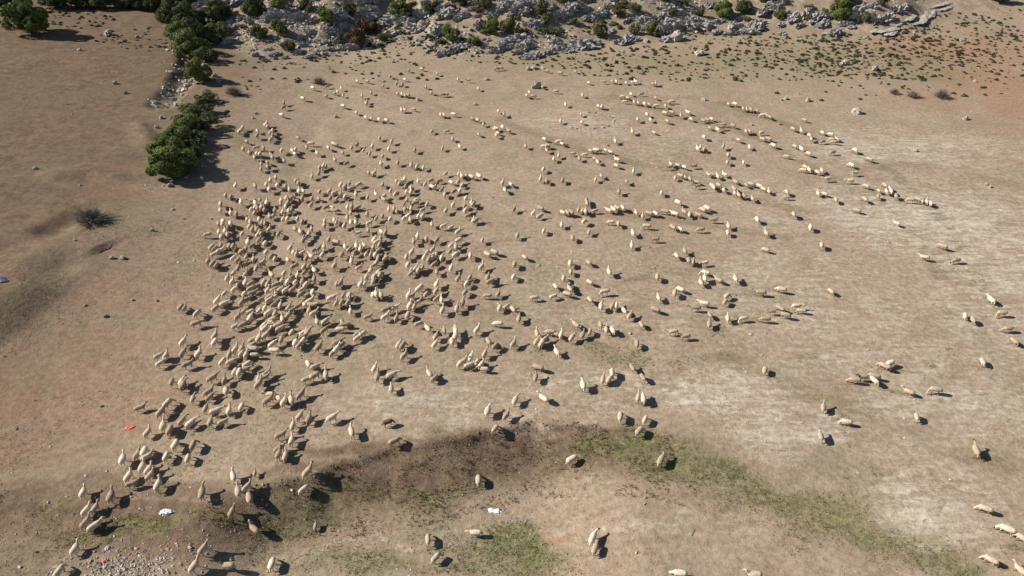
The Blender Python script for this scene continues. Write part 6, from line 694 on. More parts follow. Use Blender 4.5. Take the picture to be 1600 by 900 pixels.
# ---------------------------------------------------------------- materials
def mat_ground():
    g = NT('pasture_soil', 0.95, 0.05)
    v = g.coord()
    big = g.noise(v, 0.035, 4, 0.6, 0.6)
    mid = g.noise(v, 0.22, 5, 0.62, 0.4)
    fine = g.noise(v, 1.6, 5, 0.68)
    grit = g.noise(v, 7.0, 3, 0.7)
    specks = g.voro(v, 2.2)
    st_v = g.coord((0.10, 0.75, 1), (0, 0, R(4)))
    streak = g.noise(st_v, 1.0, 5, 0.65, 0.8)
    sf_v = g.coord((0.32, 1.15, 1), (0, 0, R(5)))
    sfine = g.noise(sf_v, 1.0, 6, 0.72, 1.0)
    tr_v = g.coord((0.05, 0.42, 1), (0, 0, R(-7)))
    trail = g.noise(tr_v, 1.0, 3, 0.55, 1.2)
    A = {k: g.attr(k) for k in ('green', 'pale', 'red', 'dark', 'hill', 'track')}
    col = g.mix(g.ramp(mid, 0.36, 0.64), (0.270, 0.205, 0.150), (0.333, 0.263, 0.197))
    col = g.mix(g.ramp(big, 0.40, 0.62, 0, 0.5), col, (0.325, 0.253, 0.190))
    # olive dry turf
    turf = g.noise(v, 0.11, 6, 0.68, 0.5)
    col = g.mix(g.ramp(turf, 0.47, 0.62, 0, 0.62), col, (0.245, 0.212, 0.143))
    # beaten tracks, grazed darker along the sheep lines
    col = g.mix(g.ramp(trail, 0.56, 0.70, 0, 0.25), col, (0.20, 0.160, 0.115))
    tk = g.math('ADD', g.math('MULTIPLY', A['track'], 1.35), g.math('MULTIPLY', g.math('SUBTRACT', fine, 0.5), 0.5))
    col = g.mix(g.ramp(tk, 0.15, 0.85, 0, 0.75), col, (0.205, 0.168, 0.105))
    # dark humus soil, also carrying painted shade of west slope, bank and hollows
    d = g.math('ADD', A['dark'], g.math('MULTIPLY', g.math('SUBTRACT', mid, 0.5), 0.8))
    dk = g.mix(g.ramp(g.noise(v, 0.6, 5, 0.65), 0.38, 0.62), (0.122, 0.083, 0.056), (0.185, 0.132, 0.092))
    dk = g.mix(g.ramp(turf, 0.45, 0.60, 0, 0.8), dk, (0.152, 0.121, 0.080))
    dk = g.mix(g.ramp(g.noise(g.coord((0.06, 0.30, 1), (0, 0, R(14))), 1.0, 5, 0.6, 1.0), 0.50, 0.66, 0, 0.55), dk, (0.120, 0.083, 0.062))
    col = g.mix(g.ramp(d, 0.10, 0.95, 0, 0.92), col, dk)
    # red earth
    r = g.math('ADD', A['red'], g.math('MULTIPLY', g.math('SUBTRACT', mid, 0.5), 0.9))
    redc = g.mix(g.ramp(A['dark'], 0.2, 0.9), (0.300, 0.188, 0.126), (0.205, 0.128, 0.087))
    col = g.mix(g.ramp(r, 0.18, 0.95, 0, 0.85), col, redc)
    # hillside soil
    hc = g.mix(g.ramp(g.noise(v, 0.3, 4, 0.6), 0.42, 0.62), (0.275, 0.208, 0.158), (0.225, 0.192, 0.135))
    hc = g.mix(g.ramp(mid, 0.5, 0.68), hc, (0.38, 0.32, 0.26))
    col = g.mix(g.ramp(A['hill'], 0.2, 0.9), col, hc)
    # straw coloured dry pasture with wind-combed streaks
    p = g.math('MULTIPLY', A['pale'], g.ramp(g.math('ADD', g.math('MULTIPLY', sfine, 0.55), g.math('ADD', g.math('MULTIPLY', streak, 0.20), g.math('MULTIPLY', turf, 0.25))), 0.40, 0.60, 0.30, 1.2))
    p = g.math('ADD', p, g.math('MULTIPLY', g.math('SUBTRACT', fine, 0.5), 0.4))
    pc = g.mix(g.ramp(g.noise(v, 0.5, 4, 0.6), 0.4, 0.62), (0.41, 0.356, 0.292), (0.50, 0.445, 0.370))
    col = g.mix(g.ramp(p, 0.15, 0.85, 0, 0.9), col, pc)
    # grass
    gr = g.math('ADD', A['green'], g.math('MULTIPLY', g.math('SUBTRACT', mid, 0.5), 1.1))
    gr = g.math('ADD', gr, g.math('MULTIPLY', g.math('SUBTRACT', fine, 0.5), 0.9))
    gc = g.mix(g.ramp(fine, 0.36, 0.64), (0.096, 0.108, 0.040), (0.182, 0.182, 0.082))
    col = g.mix(g.ramp(gr, 0.24, 1.08, 0, 0.82), col, gc)
    # grit, droppings, small stones
    col = g.mix(1.0, col, g.mix(g.ramp(fine, 0.3, 0.7), (0.80, 0.79, 0.77), (1.17, 1.16, 1.14)), 'MULTIPLY')
    col = g.mix(1.0, col, g.mix(g.ramp(grit, 0.3, 0.7), (0.87, 0.86, 0.85), (1.12, 1.12, 1.11)), 'MULTIPLY')
    sp = g.math('MULTIPLY', g.ramp(specks, 0.03, 0.09, 1, 0), g.ramp(mid, 0.5, 0.6))
    col = g.mix(g.math('MULTIPLY', sp, 0.55), col, (0.11, 0.085, 0.06))
    b = g.bump(mid, 0.35, 0.35)
    b = g.bump(fine, 0.55, 0.16, b)
    b = g.bump(grit, g.ramp(A['dark'], 0.2, 1.0, 0.45, 1.0), 0.06, b)
    return g.done(col, b)

def mat_rock(name, c0, c1, dark):
    g = NT(name, 0.88, 0.15)
    v = g.coord()
    a = g.noise(v, 1.3, 5, 0.65, 0.6); b = g.noise(g.coord((1, 1, 0.25)), 4.0, 4, 0.65)
    col = g.mix(g.ramp(a, 0.36, 0.62), c0, c1)
    col = g.mix(g.ramp(b, 0.50, 0.68, 0, 0.75), col, dark)
    col = g.mix(g.math('MULTIPLY', g.rnd(), 0.35), col, (0.36, 0.30, 0.24))
    nb = g.bump(a, 0.8, 0.25); nb = g.bump(b, 0.7, 0.12, nb)
    return g.done(col, nb)

def mat_leaf(name, c0, c1, c2):
    g = NT(name, 0.75, 0.15)
    v = g.coord()
    a = g.noise(v, 7.0, 3, 0.6); b = g.noise(v, 45.0, 2, 0.6)
    col = g.mix(g.ramp(a, 0.36, 0.64), c0, c1)
    col = g.mix(g.ramp(b, 0.48, 0.68, 0, 0.7), col, c2)
    col = g.mix(g.math('MULTIPLY', g.rnd(), 0.35), col, c0)
    tr = g.n('ShaderNodeBsdfTranslucent'); g.put(tr.inputs['Color'], col)
    mx = g.n('ShaderNodeMixShader'); mx.inputs[0].default_value = 0.12
    out = g.t.nodes['Material Output']
    g.put(g.b.inputs['Base Color'], col)
    g.t.links.new(g.b.outputs[0], mx.inputs[1]); g.t.links.new(tr.outputs[0], mx.inputs[2]); g.t.links.new(mx.outputs[0], out.inputs[0])
    return g.m

def mat_plain(name, c0, c1, scale=6.0, rough=0.9, bump=0.3, spec=0.1):
    g = NT(name, rough, spec)
    a = g.noise(g.coord(), scale, 4, 0.6)
    return g.done(g.mix(g.ramp(a, 0.35, 0.65), c0, c1), g.bump(a, bump, 0.05))

def mat_sheep(name, light, deep, darkc=None, limit=0.8):
    g = NT(name, 0.95, 0.05)
    t = g.attr('tint')
    has = g.math('GREATER_THAN', t, 0.0005)
    r = g.math('ADD', g.math('MULTIPLY', t, has), g.math('MULTIPLY', g.rnd(), g.math('SUBTRACT', 1.0, has)))
    col = g.mix(r, deep, light)
    v = g.coord()
    n1 = g.noise(v, 9.0, 3, 0.6); n2 = g.noise(v, 38.0, 2, 0.6)
    col = g.mix(1.0, col, g.mix(g.ramp(n1, 0.3, 0.7), (0.80, 0.77, 0.73), (1.1, 1.1, 1.1)), 'MULTIPLY')
    q2 = g.math('FRACT', g.math('MULTIPLY', r, 3.77))
    col = g.mix(g.math('MULTIPLY', g.math('GREATER_THAN', q2, 0.80), 0.55), col, (0.24, 0.20, 0.165))
    if darkc:
        q = g.math('FRACT', g.math('MULTIPLY', r, 7.31))
        col = g.mix(g.math('GREATER_THAN', q, limit), col, darkc)
    nb = g.bump(n1, 0.5, 0.05); nb = g.bump(n2, 0.5, 0.02, nb)
    return g.done(col, nb)

M_GROUND = mat_ground()
M_ROCK = mat_rock('limestone', (0.27, 0.26, 0.258), (0.43, 0.41, 0.39), (0.16, 0.15, 0.148))
M_ROCKP = mat_rock('pale_limestone', (0.335, 0.305, 0.275), (0.45, 0.42, 0.38), (0.20, 0.18, 0.165))
M_STONE = mat_plain('field_stone', (0.30, 0.25, 0.20), (0.47, 0.42, 0.35), 3.0)
M_CLOD = mat_plain('earth_clod', (0.13, 0.092, 0.064), (0.22, 0.17, 0.12), 3.0)
M_RUBBLE = mat_plain('pale_rubble', (0.26, 0.22, 0.18), (0.54, 0.50, 0.45), 2.6)
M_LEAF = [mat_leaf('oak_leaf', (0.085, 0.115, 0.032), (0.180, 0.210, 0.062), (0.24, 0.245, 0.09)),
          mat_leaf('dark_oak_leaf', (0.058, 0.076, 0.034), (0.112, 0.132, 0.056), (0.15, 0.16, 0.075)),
          mat_leaf('olive_leaf', (0.092, 0.100, 0.042), (0.155, 0.155, 0.070), (0.19, 0.18, 0.09)),
          mat_leaf('russet_leaf', (0.10, 0.058, 0.038), (0.175, 0.10, 0.062), (0.19, 0.13, 0.085))]
M_BARK = mat_plain('bark', (0.07, 0.055, 0.04), (0.14, 0.115, 0.09), 8)
M_TWIG = mat_plain('grey_twig', (0.15, 0.122, 0.098), (0.27, 0.23, 0.195), 8)
M_CUSH = mat_leaf('cushion_leaf', (0.036, 0.037, 0.019), (0.070, 0.069, 0.033), (0.10, 0.094, 0.05))
M_GRASS = mat_plain('grass_blade', (0.085, 0.10, 0.034), (0.17, 0.17, 0.07), 0.8)
M_DRYBROWN = mat_plain('withered_blade', (0.10, 0.075, 0.045), (0.21, 0.165, 0.105), 0.8)
M_STRAW = mat_plain('straw_blade', (0.26, 0.21, 0.12), (0.43, 0.36, 0.24), 0.8)
M_WOOL = mat_sheep('fleece', (0.71, 0.610, 0.480), (0.36, 0.275, 0.195))
M_FACE = mat_sheep('sheep_face', (0.64, 0.55, 0.44), (0.42, 0.33, 0.25), (0.07, 0.05, 0.04), 0.62)
M_LEG = mat_sheep('sheep_leg', (0.42, 0.34, 0.26), (0.24, 0.185, 0.14))
M_BROWNWOOL = mat_plain('brown_fleece', (0.13, 0.08, 0.05), (0.22, 0.14, 0.09), 9)
M_WHITE = mat_plain('white_plastic', (0.70, 0.70, 0.72), (0.82, 0.82, 0.82), 4, 0.45, 0.4, 0.4)
M_RED = mat_plain('red_plastic', (0.62, 0.07, 0.05), (0.72, 0.16, 0.12), 4, 0.5, 0.4, 0.4)
M_BLUE = mat_plain('dark_blue_lump', (0.025, 0.027, 0.07), (0.075, 0.08, 0.15), 3, 0.55, 0.4, 0.3)
M_LILAC = mat_plain('lilac_plastic', (0.34, 0.31, 0.45), (0.46, 0.43, 0.56), 4, 0.5, 0.3, 0.3)

# ---------------------------------------------------------------- ground sheet
def axis(a, b, step, far, n):
    core = np.arange(a, b + 1e-6, step)
    k = np.linspace(0, 1, n + 1)[1:] ** 2.2
    return np.concatenate([(a - k * far)[::-1], core, b + k * far])
gx = axis(-150, 150, 0.55, 1500, 26)
gy = axis(20, 236, 0.55, 1500, 26)
gy = np.unique(np.concatenate([gy, np.arange(34, 60, 0.2)]).round(4))
GX, GY = np.meshgrid(gx, gy)
GZ = height(GX, GY)
far_fall = sstep(300, 900, np.hypot(GX, GY - 100))
GZ = GZ * (1 - far_fall) + np.minimum(GZ, 120.0) * far_fall
def mask(name):
    m = np.zeros_like(GX)
    wx = GX + 3.2 * (fbm(GX / 6, GY / 6, 41, 4) - 0.5) * 2
    wy = GY + 3.2 * (fbm(GX / 6, GY / 6, 57, 4) - 0.5) * 2
    for x, y, rx, ry, s in SOIL[name]:
        q = ((wx - x) / (rx * 1.15)) ** 2 + ((wy - y) / (ry * 1.15)) ** 2
        m = np.maximum(m, s * np.exp(-np.minimum(q * q * 0.7 + q * 0.35, 30)))
    return m
_ft = GY - (lerp_line(GX, FOOT) + 8 * (fbm(GX / 18, GX * 0 + 1, 8, 3) - 0.5))
_east = sstep(70, 110, GX)
MASKS = {k: mask(k) for k in ('green', 'pale', 'red', 'dark')}
MASKS['track'] = np.zeros_like(GX)
for pts_, w_, q_ in TRACKS:
    d_, _s = seg_dist(GX + 1.5 * (fbm(GX / 7, GY / 7, 61, 3) - .5) * 2, GY + 1.5 * (fbm(GX / 7, GY / 7, 67, 3) - .5) * 2, pts_)
    MASKS['track'] = np.maximum(MASKS['track'], q_ * np.exp(-(d_ / (1.6 * w_)) ** 2) * (.4 + 1.2 * fbm(GX / 4, GY / 4, 71, 3)))
MASKS['hill'] = sstep(-6, 6, _ft) * (1 - 0.75 * _east)
MASKS['dark'] = np.maximum(MASKS['dark'], 0.95 * sstep(-18, -72, GX + 0.12 * (GY - 60)))  # darker soil to the west, with slope shade and vignette painted in
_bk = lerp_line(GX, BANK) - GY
MASKS['dark'] = np.maximum(MASKS['dark'], (.85 - .65 * sstep(3.5, 8, _bk)) * sstep(0, .8, _bk) * (1 - sstep(8, 25, GX)))  # brown bank earth, its face darkened further to paint in shade
ny, nx = GX.shape
ii = (np.arange(ny - 1)[:, None] * nx + np.arange(nx - 1)[None]).ravel()
quads = np.stack([ii, ii + 1, ii + nx + 1, ii + nx], 1)
gm = mesh_np('ground', np.stack([GX, GY, GZ], -1).reshape(-1, 3), quads, 4, [M_GROUND], smooth=True,
             attrs={k: a.ravel() for k, a in MASKS.items()})
ground = tag(link('ground', gm), kind='structure')

def mask_at(name, x, y):
    i = np.clip(np.searchsorted(gx, x), 0, nx - 1); j = np.clip(np.searchsorted(gy, y), 0, ny - 1)
    return MASKS[name][j, i]

# ---------------------------------------------------------------- rocks
def rock_mesh(name, seed, sub, rough, flute, mat, flat=1.0):
    bm = bmesh.new(); bmesh.ops.create_icosphere(bm, subdivisions=sub, radius=0.5)
    rs = random.Random(seed); off = Vector((rs.uniform(0, 90), rs.uniform(0, 90), rs.uniform(0, 90)))
    sx, sy = rs.uniform(0.9, 1.15), rs.uniform(0.65, 1.0)
    for v in bm.verts:
        p = v.co.normalized()
        q = Vector((round(p.x * 2.2) / 2.2, round(p.y * 2.2) / 2.2, round(p.z * 2.2) / 2.2))
        p = p.lerp(q, 0.30)
        n = mnoise.fractal(p * 1.9 + off, .75, 2.2, 6)
        f = mnoise.noise(Vector((p.x * 5, p.y * 5, p.z * 1.0)) + off * 1.7)
        c = mnoise.cell(p * 2.6 + off)
        r = 0.5 * (1 + rough * n + flute * abs(f) + 0.14 * c)
        v.co = Vector((p.x * r * sx, p.y * r * sy, p.z * r * flat))
    me = bpy.data.meshes.new(name); bm.to_mesh(me); bm.free(); me.materials.append(mat)
    return me
crag = [rock_mesh('rock_outcrop', 100 + k, 4, 0.55, -0.60, M_ROCK, 0.8) for k in range(9)]
bould = [rock_mesh('boulder', 300 + k, 3, 0.22, -0.12, M_ROCKP, 0.75) for k in range(6)]
rib_m = [rock_mesh('rock_rib', 500 + k, 3, 0.28, -0.25, M_ROCKP, 0.5) for k in range(4)]
rng = random.Random(11)
EXTRA = []
_t = 0
while len(EXTRA) < 165 and _t < 6000:
    _t += 1
    x, y = rng.uniform(-85, 78), rng.uniform(140, 222)
    f = y - float(lerp_line(x, FOOT))
    if f < -1 or f > 42: continue
    if float(fbm(np.array(x / 13), np.array(y / 13 + x / 30), 83, 3)) + .0015 * f < .50: continue
    EXTRA.append((x, y, rng.choice([1.3, 1.6, 2.0, 2.4, 3.0, 3.8])))
for k, (x, y, w) in enumerate(list(ROCKS) + EXTRA):
    me = crag[k % len(crag)]
    s = w * rng.uniform(0.95, 1.35)
    o = link('rock_outcrop', me, (x, y, hz(x, y) + 0.04 * s), (rng.uniform(-.2, .2), rng.uniform(-.2, .2), .55 + rng.gauss(0, .35) + (3.1416 if rng.random() < .5 else 0)), (s * rng.uniform(1.1, 1.6), s * rng.uniform(.6, .95), s * rng.uniform(.6, 1.05)))
    size = 'massive' if s > 4.2 else ('broad' if s > 3.0 else ('middling' if s > 2.0 else 'small'))
    if x < -25: place = 'in the pale scree beside the gully trees'
    elif x < 0: place = 'around the russet bushes on the hillside'
    elif x < 22: place = 'on the slope east of the russet bushes'
    elif x < 45: place = 'on the slope above the smooth boulder'
    elif x < 62: place = 'on the slope above the olive turf'
    else: place = 'beside the long pale rock ribs'
    tag(o, '%s grey limestone outcrop %s' % (size, place), 'rock', '%s outcrops %s' % (size, place))
for k, (x, y, l, a) in enumerate(RIBS):
    o = link('rock_rib', rib_m[k % 4], (x, y + 1.1 * math.sin(k * 2.3), hz(x, y + 1.1 * math.sin(k * 2.3)) + 0.02), (0, 0, R(a) + .3 * math.sin(k * 1.7)), (l * (.8 + .35 * (k % 3)), 1.2 + 0.9 * ((k * 7) % 3), .7 + 0.35 * (k % 2)))
    tag(o, 'long pale limestone rib lying diagonally down the eastern slope', 'rock', 'pale diagonal rock ribs')
BL = {1: ('pale stone in the small row at the upper pasture edge', 'stones in a row at the pasture edge'),
      2: ('small stone lying on the bare western meadow', 'stones on the western meadow'),
      3: ('small stone lying on the dry eastern pasture', 'stones on the eastern pasture'),
      4: ('small stone lying in the upper pasture among the grazing sheep', 'stones in the upper pasture'),
      5: ('pale stone lying in the bed of the gully', 'stones in the gully')}
for k, (x, y, w, l) in enumerate(BOULDERS):
    w = max(w, 0.35)
    nm = 'boulder' if isinstance(l, str) else 'stone'
    o = link(nm, bould[k % 6], (x, y, hz(x, y) + 0.20 * w), (0, 0, rng.uniform(0, 6.28)), (w, w * rng.uniform(.75, 1), w * rng.uniform(.8, 1.1)))
    if isinstance(l, str): tag(o, l, 'boulder')
    else: tag(o, BL[l][0], 'stone', BL[l][1])
for k, (x, y, w) in enumerate(RING):
    o = link('stone', bould[k % 6], (x, y, hz(x, y) + 0.12 * w), (0, 0, rng.uniform(0, 6.28)), (w, w * .8, w * .7))
    tag(o, 'low pale stone of the broken ring in the upper pasture', 'stone', 'stones of the broken ring')

# loose small stones, too many to count
def stone_field(name, pts, sizes, mat, label, cat, seed):
    rs = np.random.RandomState(seed)
    base = np.array([(1, 1, 1), (-1, -1, 1), (-1, 1, -1), (1, -1, -1), (0, 0, 1.4), (0, 1.3, 0), (1.3, 0, 0), (-1.3, 0, 0), (0, -1.3, 0)], float) * 0.45
    bm = bmesh.new()
    for p in base: bm.verts.new(p)
    r = bmesh.ops.convex_hull(bm, input=bm.verts); bm.verts.ensure_lookup_table(); bm.faces.ensure_lookup_table()
    bmesh.ops.triangulate(bm, faces=bm.faces); bm.verts.index_update()
    bv = np.array([v.co[:] for v in bm.verts]); bf = np.array([[v.index for v in f.verts] for f in bm.faces]); bm.free()
    n = len(pts); P = np.asarray(pts); S = np.asarray(sizes)
    a = rs.uniform(0, 6.28, n); ca, sa = np.cos(a), np.sin(a)
    W = bv[None] * (1 + rs.uniform(-.3, .3, (n, len(bv), 3)))
    x = (W[..., 0] * ca[:, None] - W[..., 1] * sa[:, None]) * S[:, None]
    y = (W[..., 0] * sa[:, None] + W[..., 1] * ca[:, None]) * S[:, None] * .85
    z = W[..., 2] * S[:, None] * .65
    zz = height(P[:, 0], P[:, 1])
    V = np.stack([x + P[:, :1], y + P[:, 1:2], z + zz[:, None] + 0.1 * S[:, None]], -1).reshape(-1, 3)
    Fc = (bf[None] + (np.arange(n) * len(bv))[:, None, None]).reshape(-1, 3)
    o = link(name, mesh_np(name, V, Fc, 3, [mat]))
    tag(o, label, cat, kind='stuff'); return o
rs = np.random.RandomState(3)
# scree on the hillside
c = np.stack([rs.uniform(-120, 125, 90000), rs.uniform(130, 232, 90000)], 1)
ft = c[:, 1] - (lerp_line(c[:, 0], FOOT) + 8 * (fbm(c[:, 0] / 18, c[:, 0] * 0 + 1, 8, 3) - 0.5))
den = sstep(-2, 5, ft) * sstep(.42, .68, fbm(c[:, 0] / 9, c[:, 1] / 9, 77, 4)) * np.where(c[:, 0] > 70, .25, 1) * .55
den = den + .55 * sstep(0, 6, ft) * np.exp(-((c[:, 0] + 52) / 20) ** 2) * sstep(.35, .6, fbm(c[:, 0] / 6, c[:, 1] / 6, 78, 4))
c = c[rs.uniform(0, 1, len(c)) < den]
stone_field('hillside_scree', c, rs.gamma(2.6, .12, len(c)) + .10, M_ROCKP, 'loose pale limestone rubble strewn over the hillside', 'scree', 1)
# gully bed stones
gp = []
for (x0, y0), (x1, y1) in zip(GULLY[:-1], GULLY[1:]):
    for k in range(70):
        t = rs.uniform(); gp.append((x0 + (x1 - x0) * t + rs.normal(0, 1.6), y0 + (y1 - y0) * t + rs.normal(0, 1.6)))
stone_field('gully_stones', np.array(gp), rs.gamma(3, .11, len(gp)) + .1, M_ROCKP, 'pale stones washed into the gully bed', 'stones', 2)
# scattered pebbles and clods in the pasture, thick near the rubble heap
hx, hy = SPOT['heap']
c = np.stack([rs.uniform(-45, 45, 9000), rs.uniform(26, 60, 9000)], 1)
den = 0.02 + 0.42 * np.exp(-((c[:, 0] - hx - 1) / 11) ** 2 - ((c[:, 1] - hy - 2.5) / 4.5) ** 2) + .08 * (c[:, 1] < 42) * (c[:, 0] < 2)
c = c[rs.uniform(0, 1, len(c)) < den]
stone_field('pebbles', c, rs.gamma(3, .028, len(c)) + .04, M_RUBBLE, 'pebbles and small stones strewn on the low ground', 'pebbles', 4)
c = np.stack([rs.uniform(-120, 120, 5000), rs.uniform(45, 170, 5000)], 1)
c = c[rs.uniform(0, 1, len(c)) < .22]
stone_field('clods', c, rs.gamma(2, .045, len(c)) + .05, M_STONE, 'small stones and dry clods dotting the whole pasture', 'clods', 5)
# crumbled edge of the bank
bx_ = rs.uniform(-24, 8, 420)
by_ = lerp_line(bx_, BANK) + 0.9 * (fbm(bx_ / 2.2, bx_ * 0 + 4, 5, 3) - 0.5) - np.abs(rs.normal(0, .8, 420)) + .1
stone_field('bank_clods', np.stack([bx_, by_], 1), rs.gamma(2.0, .03, 420) + .03, M_CLOD, 'dark crumbled earth clods along the bank edge', 'clods', 7)
# rubble heap
n = 700
c = np.stack([hx + rs.normal(.2, 2.1, n), hy - 0.1 + rs.normal(0, .95, n)], 1)
stone_field('rubble_heap', c, rs.gamma(3, .030, n) + .04, M_RUBBLE, 'heap of whitish rubble and rubbish dumped on the low ground', 'rubble', 6)

# ---------------------------------------------------------------- leafy crowns
def crown_mesh(name, seed, nleaf, size, lobes=15, low=0.0):
    """leaf-sized faces through a lobed crown: 1 wide, 1 high, standing on z=0"""
    r = np.random.RandomState(seed)
    C = []
    while len(C) < lobes:
        p = r.uniform(-1, 1, 3)
        if np.linalg.norm(p) < 1: C.append((p[0] * .36, p[1] * .36, .42 + p[2] * .33 * (1 - .35 * (p[0] ** 2 + p[1] ** 2))))
    C = np.array(C); Rr = r.uniform(.085, .22, lobes) * (1 if lobes < 20 else .85)
    k = r.randint(0, lobes, nleaf * 3)
    d = r.normal(0, 1, (nleaf * 3, 3)); d /= np.linalg.norm(d, axis=1)[:, None]
    rad = Rr[k] * (0.62 + 0.46 * r.uniform(0, 1, nleaf * 3) ** .6)
    P = C[k] + d * rad[:, None]
    dens = fbm(P[:, 0] * 9 + P[:, 2] * 5, P[:, 1] * 9 - P[:, 2] * 6, seed, 3)
    inside = np.zeros(len(P))
    for j in range(lobes): inside += (np.linalg.norm(P - C[j], axis=1) < Rr[j] * .72)
    ok = (dens > .43) & (inside < 1) & (P[:, 2] > low)
    P = P[ok][:nleaf]; d = d[ok][:nleaf]; n = len(P)
    nrm = d + r.normal(0, .55, (n, 3)); nrm /= np.linalg.norm(nrm, axis=1)[:, None]
    t = np.cross(nrm, r.normal(0, 1, (n, 3))); t /= np.linalg.norm(t, axis=1)[:, None]
    b = np.cross(nrm, t); s = size * r.uniform(.6, 1.35, n)[:, None]
    V = np.stack([P - t * s, P - b * s * .55 + nrm * s * .15, P + t * s, P + b * s * .55 + nrm * s * .15], 1).reshape(-1, 3)
    return mesh_np(name, V, np.arange(n * 4), 4, [M_LEAF[0]])

def tube(bm, pts, radii, seg=7):
    rings = []
    for i, p in enumerate(pts):
        p = Vector(p); a = Vector(pts[max(i - 1, 0)]); b = Vector(pts[min(i + 1, len(pts) - 1)])
        d = (b - a).normalized(); u = d.orthogonal().normalized(); w = d.cross(u)
        rings.append([bm.verts.new(p + (u * math.cos(6.2832 * j / seg) + w * math.sin(6.2832 * j / seg)) * radii[i]) for j in range(seg)])
    for q, s in zip(rings[:-1], rings[1:]):
        for j in range(seg): bm.faces.new((q[j], q[(j + 1) % seg], s[(j + 1) % seg], s[j]))
    bm.faces.new(rings[0][::-1]); bm.faces.new(rings[-1])

def trunk_mesh(name, seed):
    r = random.Random(seed); bm = bmesh.new()
    tube(bm, [(0, 0, -.06), (.01, 0, .12), (.02, .01, .28), (.01, .02, .5)], [.045, .034, .027, .012])
    for k in range(5):
        a = k * 1.256 + r.uniform(-.4, .4); z = r.uniform(.12, .3); l = r.uniform(.18, .3)
        tube(bm, [(.015, .005, z), (math.cos(a) * l * .5, math.sin(a) * l * .5, z + .13), (math.cos(a) * l, math.sin(a) * l, z + .28)], [.02, .013, .006], 5)
    me = bpy.data.meshes.new(name); bm.to_mesh(me); bm.free(); me.materials.append(M_BARK); return me

crowns = [crown_mesh('crown', 40 + k, 4800, .028, 11 + k) for k in range(7)]
crown_big = [crown_mesh('crown', 71, 17000, .019, 26), crown_mesh('crown', 72, 12000, .022, 22)]
trunks = [trunk_mesh('trunk', k) for k in range(3)]
TL = {0: ('dark evergreen oak in the row along the far meadow edge', 'oaks along the far meadow edge'),
      1: ('dark green oak in the tree line growing up the gully', 'oaks growing up the gully'),
      6: ('dense green oak in the big clump filling the lower gully', 'oaks of the big gully clump'),
      2: ('green evergreen oak growing between the hillside crags', 'oaks between the hillside crags'),
      3: ('russet brown leaved bush on the hillside scree', 'russet bushes on the hillside'),
      4: ('small slender olive green bush beside hillside crags', 'small bushes beside crags')}
for k, (x, y, w, h, kind, lab) in enumerate(TREES):
    big = lab == 6 and kind == 0
    t = link('oak_tree' if w > 4.2 else 'oak_bush', None, (x, y, hz(x, y) - .05), (0, 0, rng.uniform(0, 6.28)))
    cat = 'tree' if w > 4.2 else 'bush'
    if isinstance(lab, str): tag(t, lab, cat)
    elif lab in (2, 4):
        hue = ['green', 'dark green', 'olive green', 'russet'][kind]; size = 'large' if w > 5.5 else ('rounded' if w > 4.2 else 'small')
        place = 'above the pale scree' if x < -28 else ('by the crags next to the russet bushes' if x < 2 else ('by the crags above the upper pasture' if x < 30 else ('by the crags above the olive turf' if x < 62 else 'near the long pale rock ribs')))
        tag(t, '%s %s oak %s %s' % (size, hue, cat, place), cat, '%s %s oaks %s' % (size, hue, place))
    elif lab == 6:  # sun and shade on the clump are put into the leaf colour
        tag(t, ('oak coloured darker for the shaded side of' if kind else 'oak coloured brighter green for the sunny side of') + ' the big gully clump', cat, 'oaks coloured darker for shade in the gully clump' if kind else 'green oaks of the gully clump')
    else: tag(t, TL[lab][0], cat, TL[lab][1])
    g_ = .90 if lab in (0, 2, 3, 4) else 1.0
    sc = (w * 1.12 * g_, w * 1.12 * g_ * rng.uniform(.85, 1.15), h * 1.12 * g_)
    me = crown_big[0] if big else (crown_big[1] if w > 6.0 else crowns[k % 7])
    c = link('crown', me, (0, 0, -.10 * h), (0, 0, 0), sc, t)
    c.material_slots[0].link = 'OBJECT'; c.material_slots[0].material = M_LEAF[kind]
    link('trunk', trunks[k % 3], (0, 0, 0), (0, 0, 0), (w, w, h), t)

# bare grey shrubs
def twig_mesh(name, seed, n=280):
    r = random.Random(seed); bm = bmesh.new()
    for k in range(n):
        a = r.uniform(0, 6.283); e = r.uniform(.15, 1.45); l = r.uniform(.25, .52)
        d = Vector((math.cos(a) * math.cos(e), math.sin(a) * math.cos(e), math.sin(e)))
        m = d * l * .5 + Vector((r.uniform(-.05, .05), r.uniform(-.05, .05), r.uniform(-.02, .05)))
        tube(bm, [(0, 0, -.03), m, d * l], [.008, .005, .002], 3)
        for j in range(3):
            q = m.lerp(d * l, r.random()); f = (d + Vector((r.uniform(-1, 1), r.uniform(-1, 1), r.uniform(-.3, .7))) * .8).normalized()
            tube(bm, [q, q + f * r.uniform(.08, .2)], [.005, .002], 3)
    me = bpy.data.meshes.new(name); bm.to_mesh(me); bm.free(); me.materials.append(M_TWIG); return me
tw = [twig_mesh('bare_shrub', k) for k in range(3)]
BAREL = [('leafless pale grey shrub in the upper pasture beside sheep', None), ('large leafless grey shrub over the ditch on the western meadow', None),
         ('leafless grey shrub on the eastern pasture edge', 'bare shrubs in a row on the eastern pasture'), ('leafless grey shrub on the eastern pasture edge', 'bare shrubs in a row on the eastern pasture'), ('leafless grey shrub on the eastern pasture edge', 'bare shrubs in a row on the eastern pasture'),
         ('leafless grey shrub beside the gully oaks', None)]
for k, (x, y, w) in enumerate(BARE):
    o = link('bare_shrub', tw[k % 3], (x, y, hz(x, y)), (0, 0, k * 1.3), (w, w, w * (.55 if k == 1 else .9)))
    tag(o, BAREL[k][0], 'shrub', BAREL[k][1])

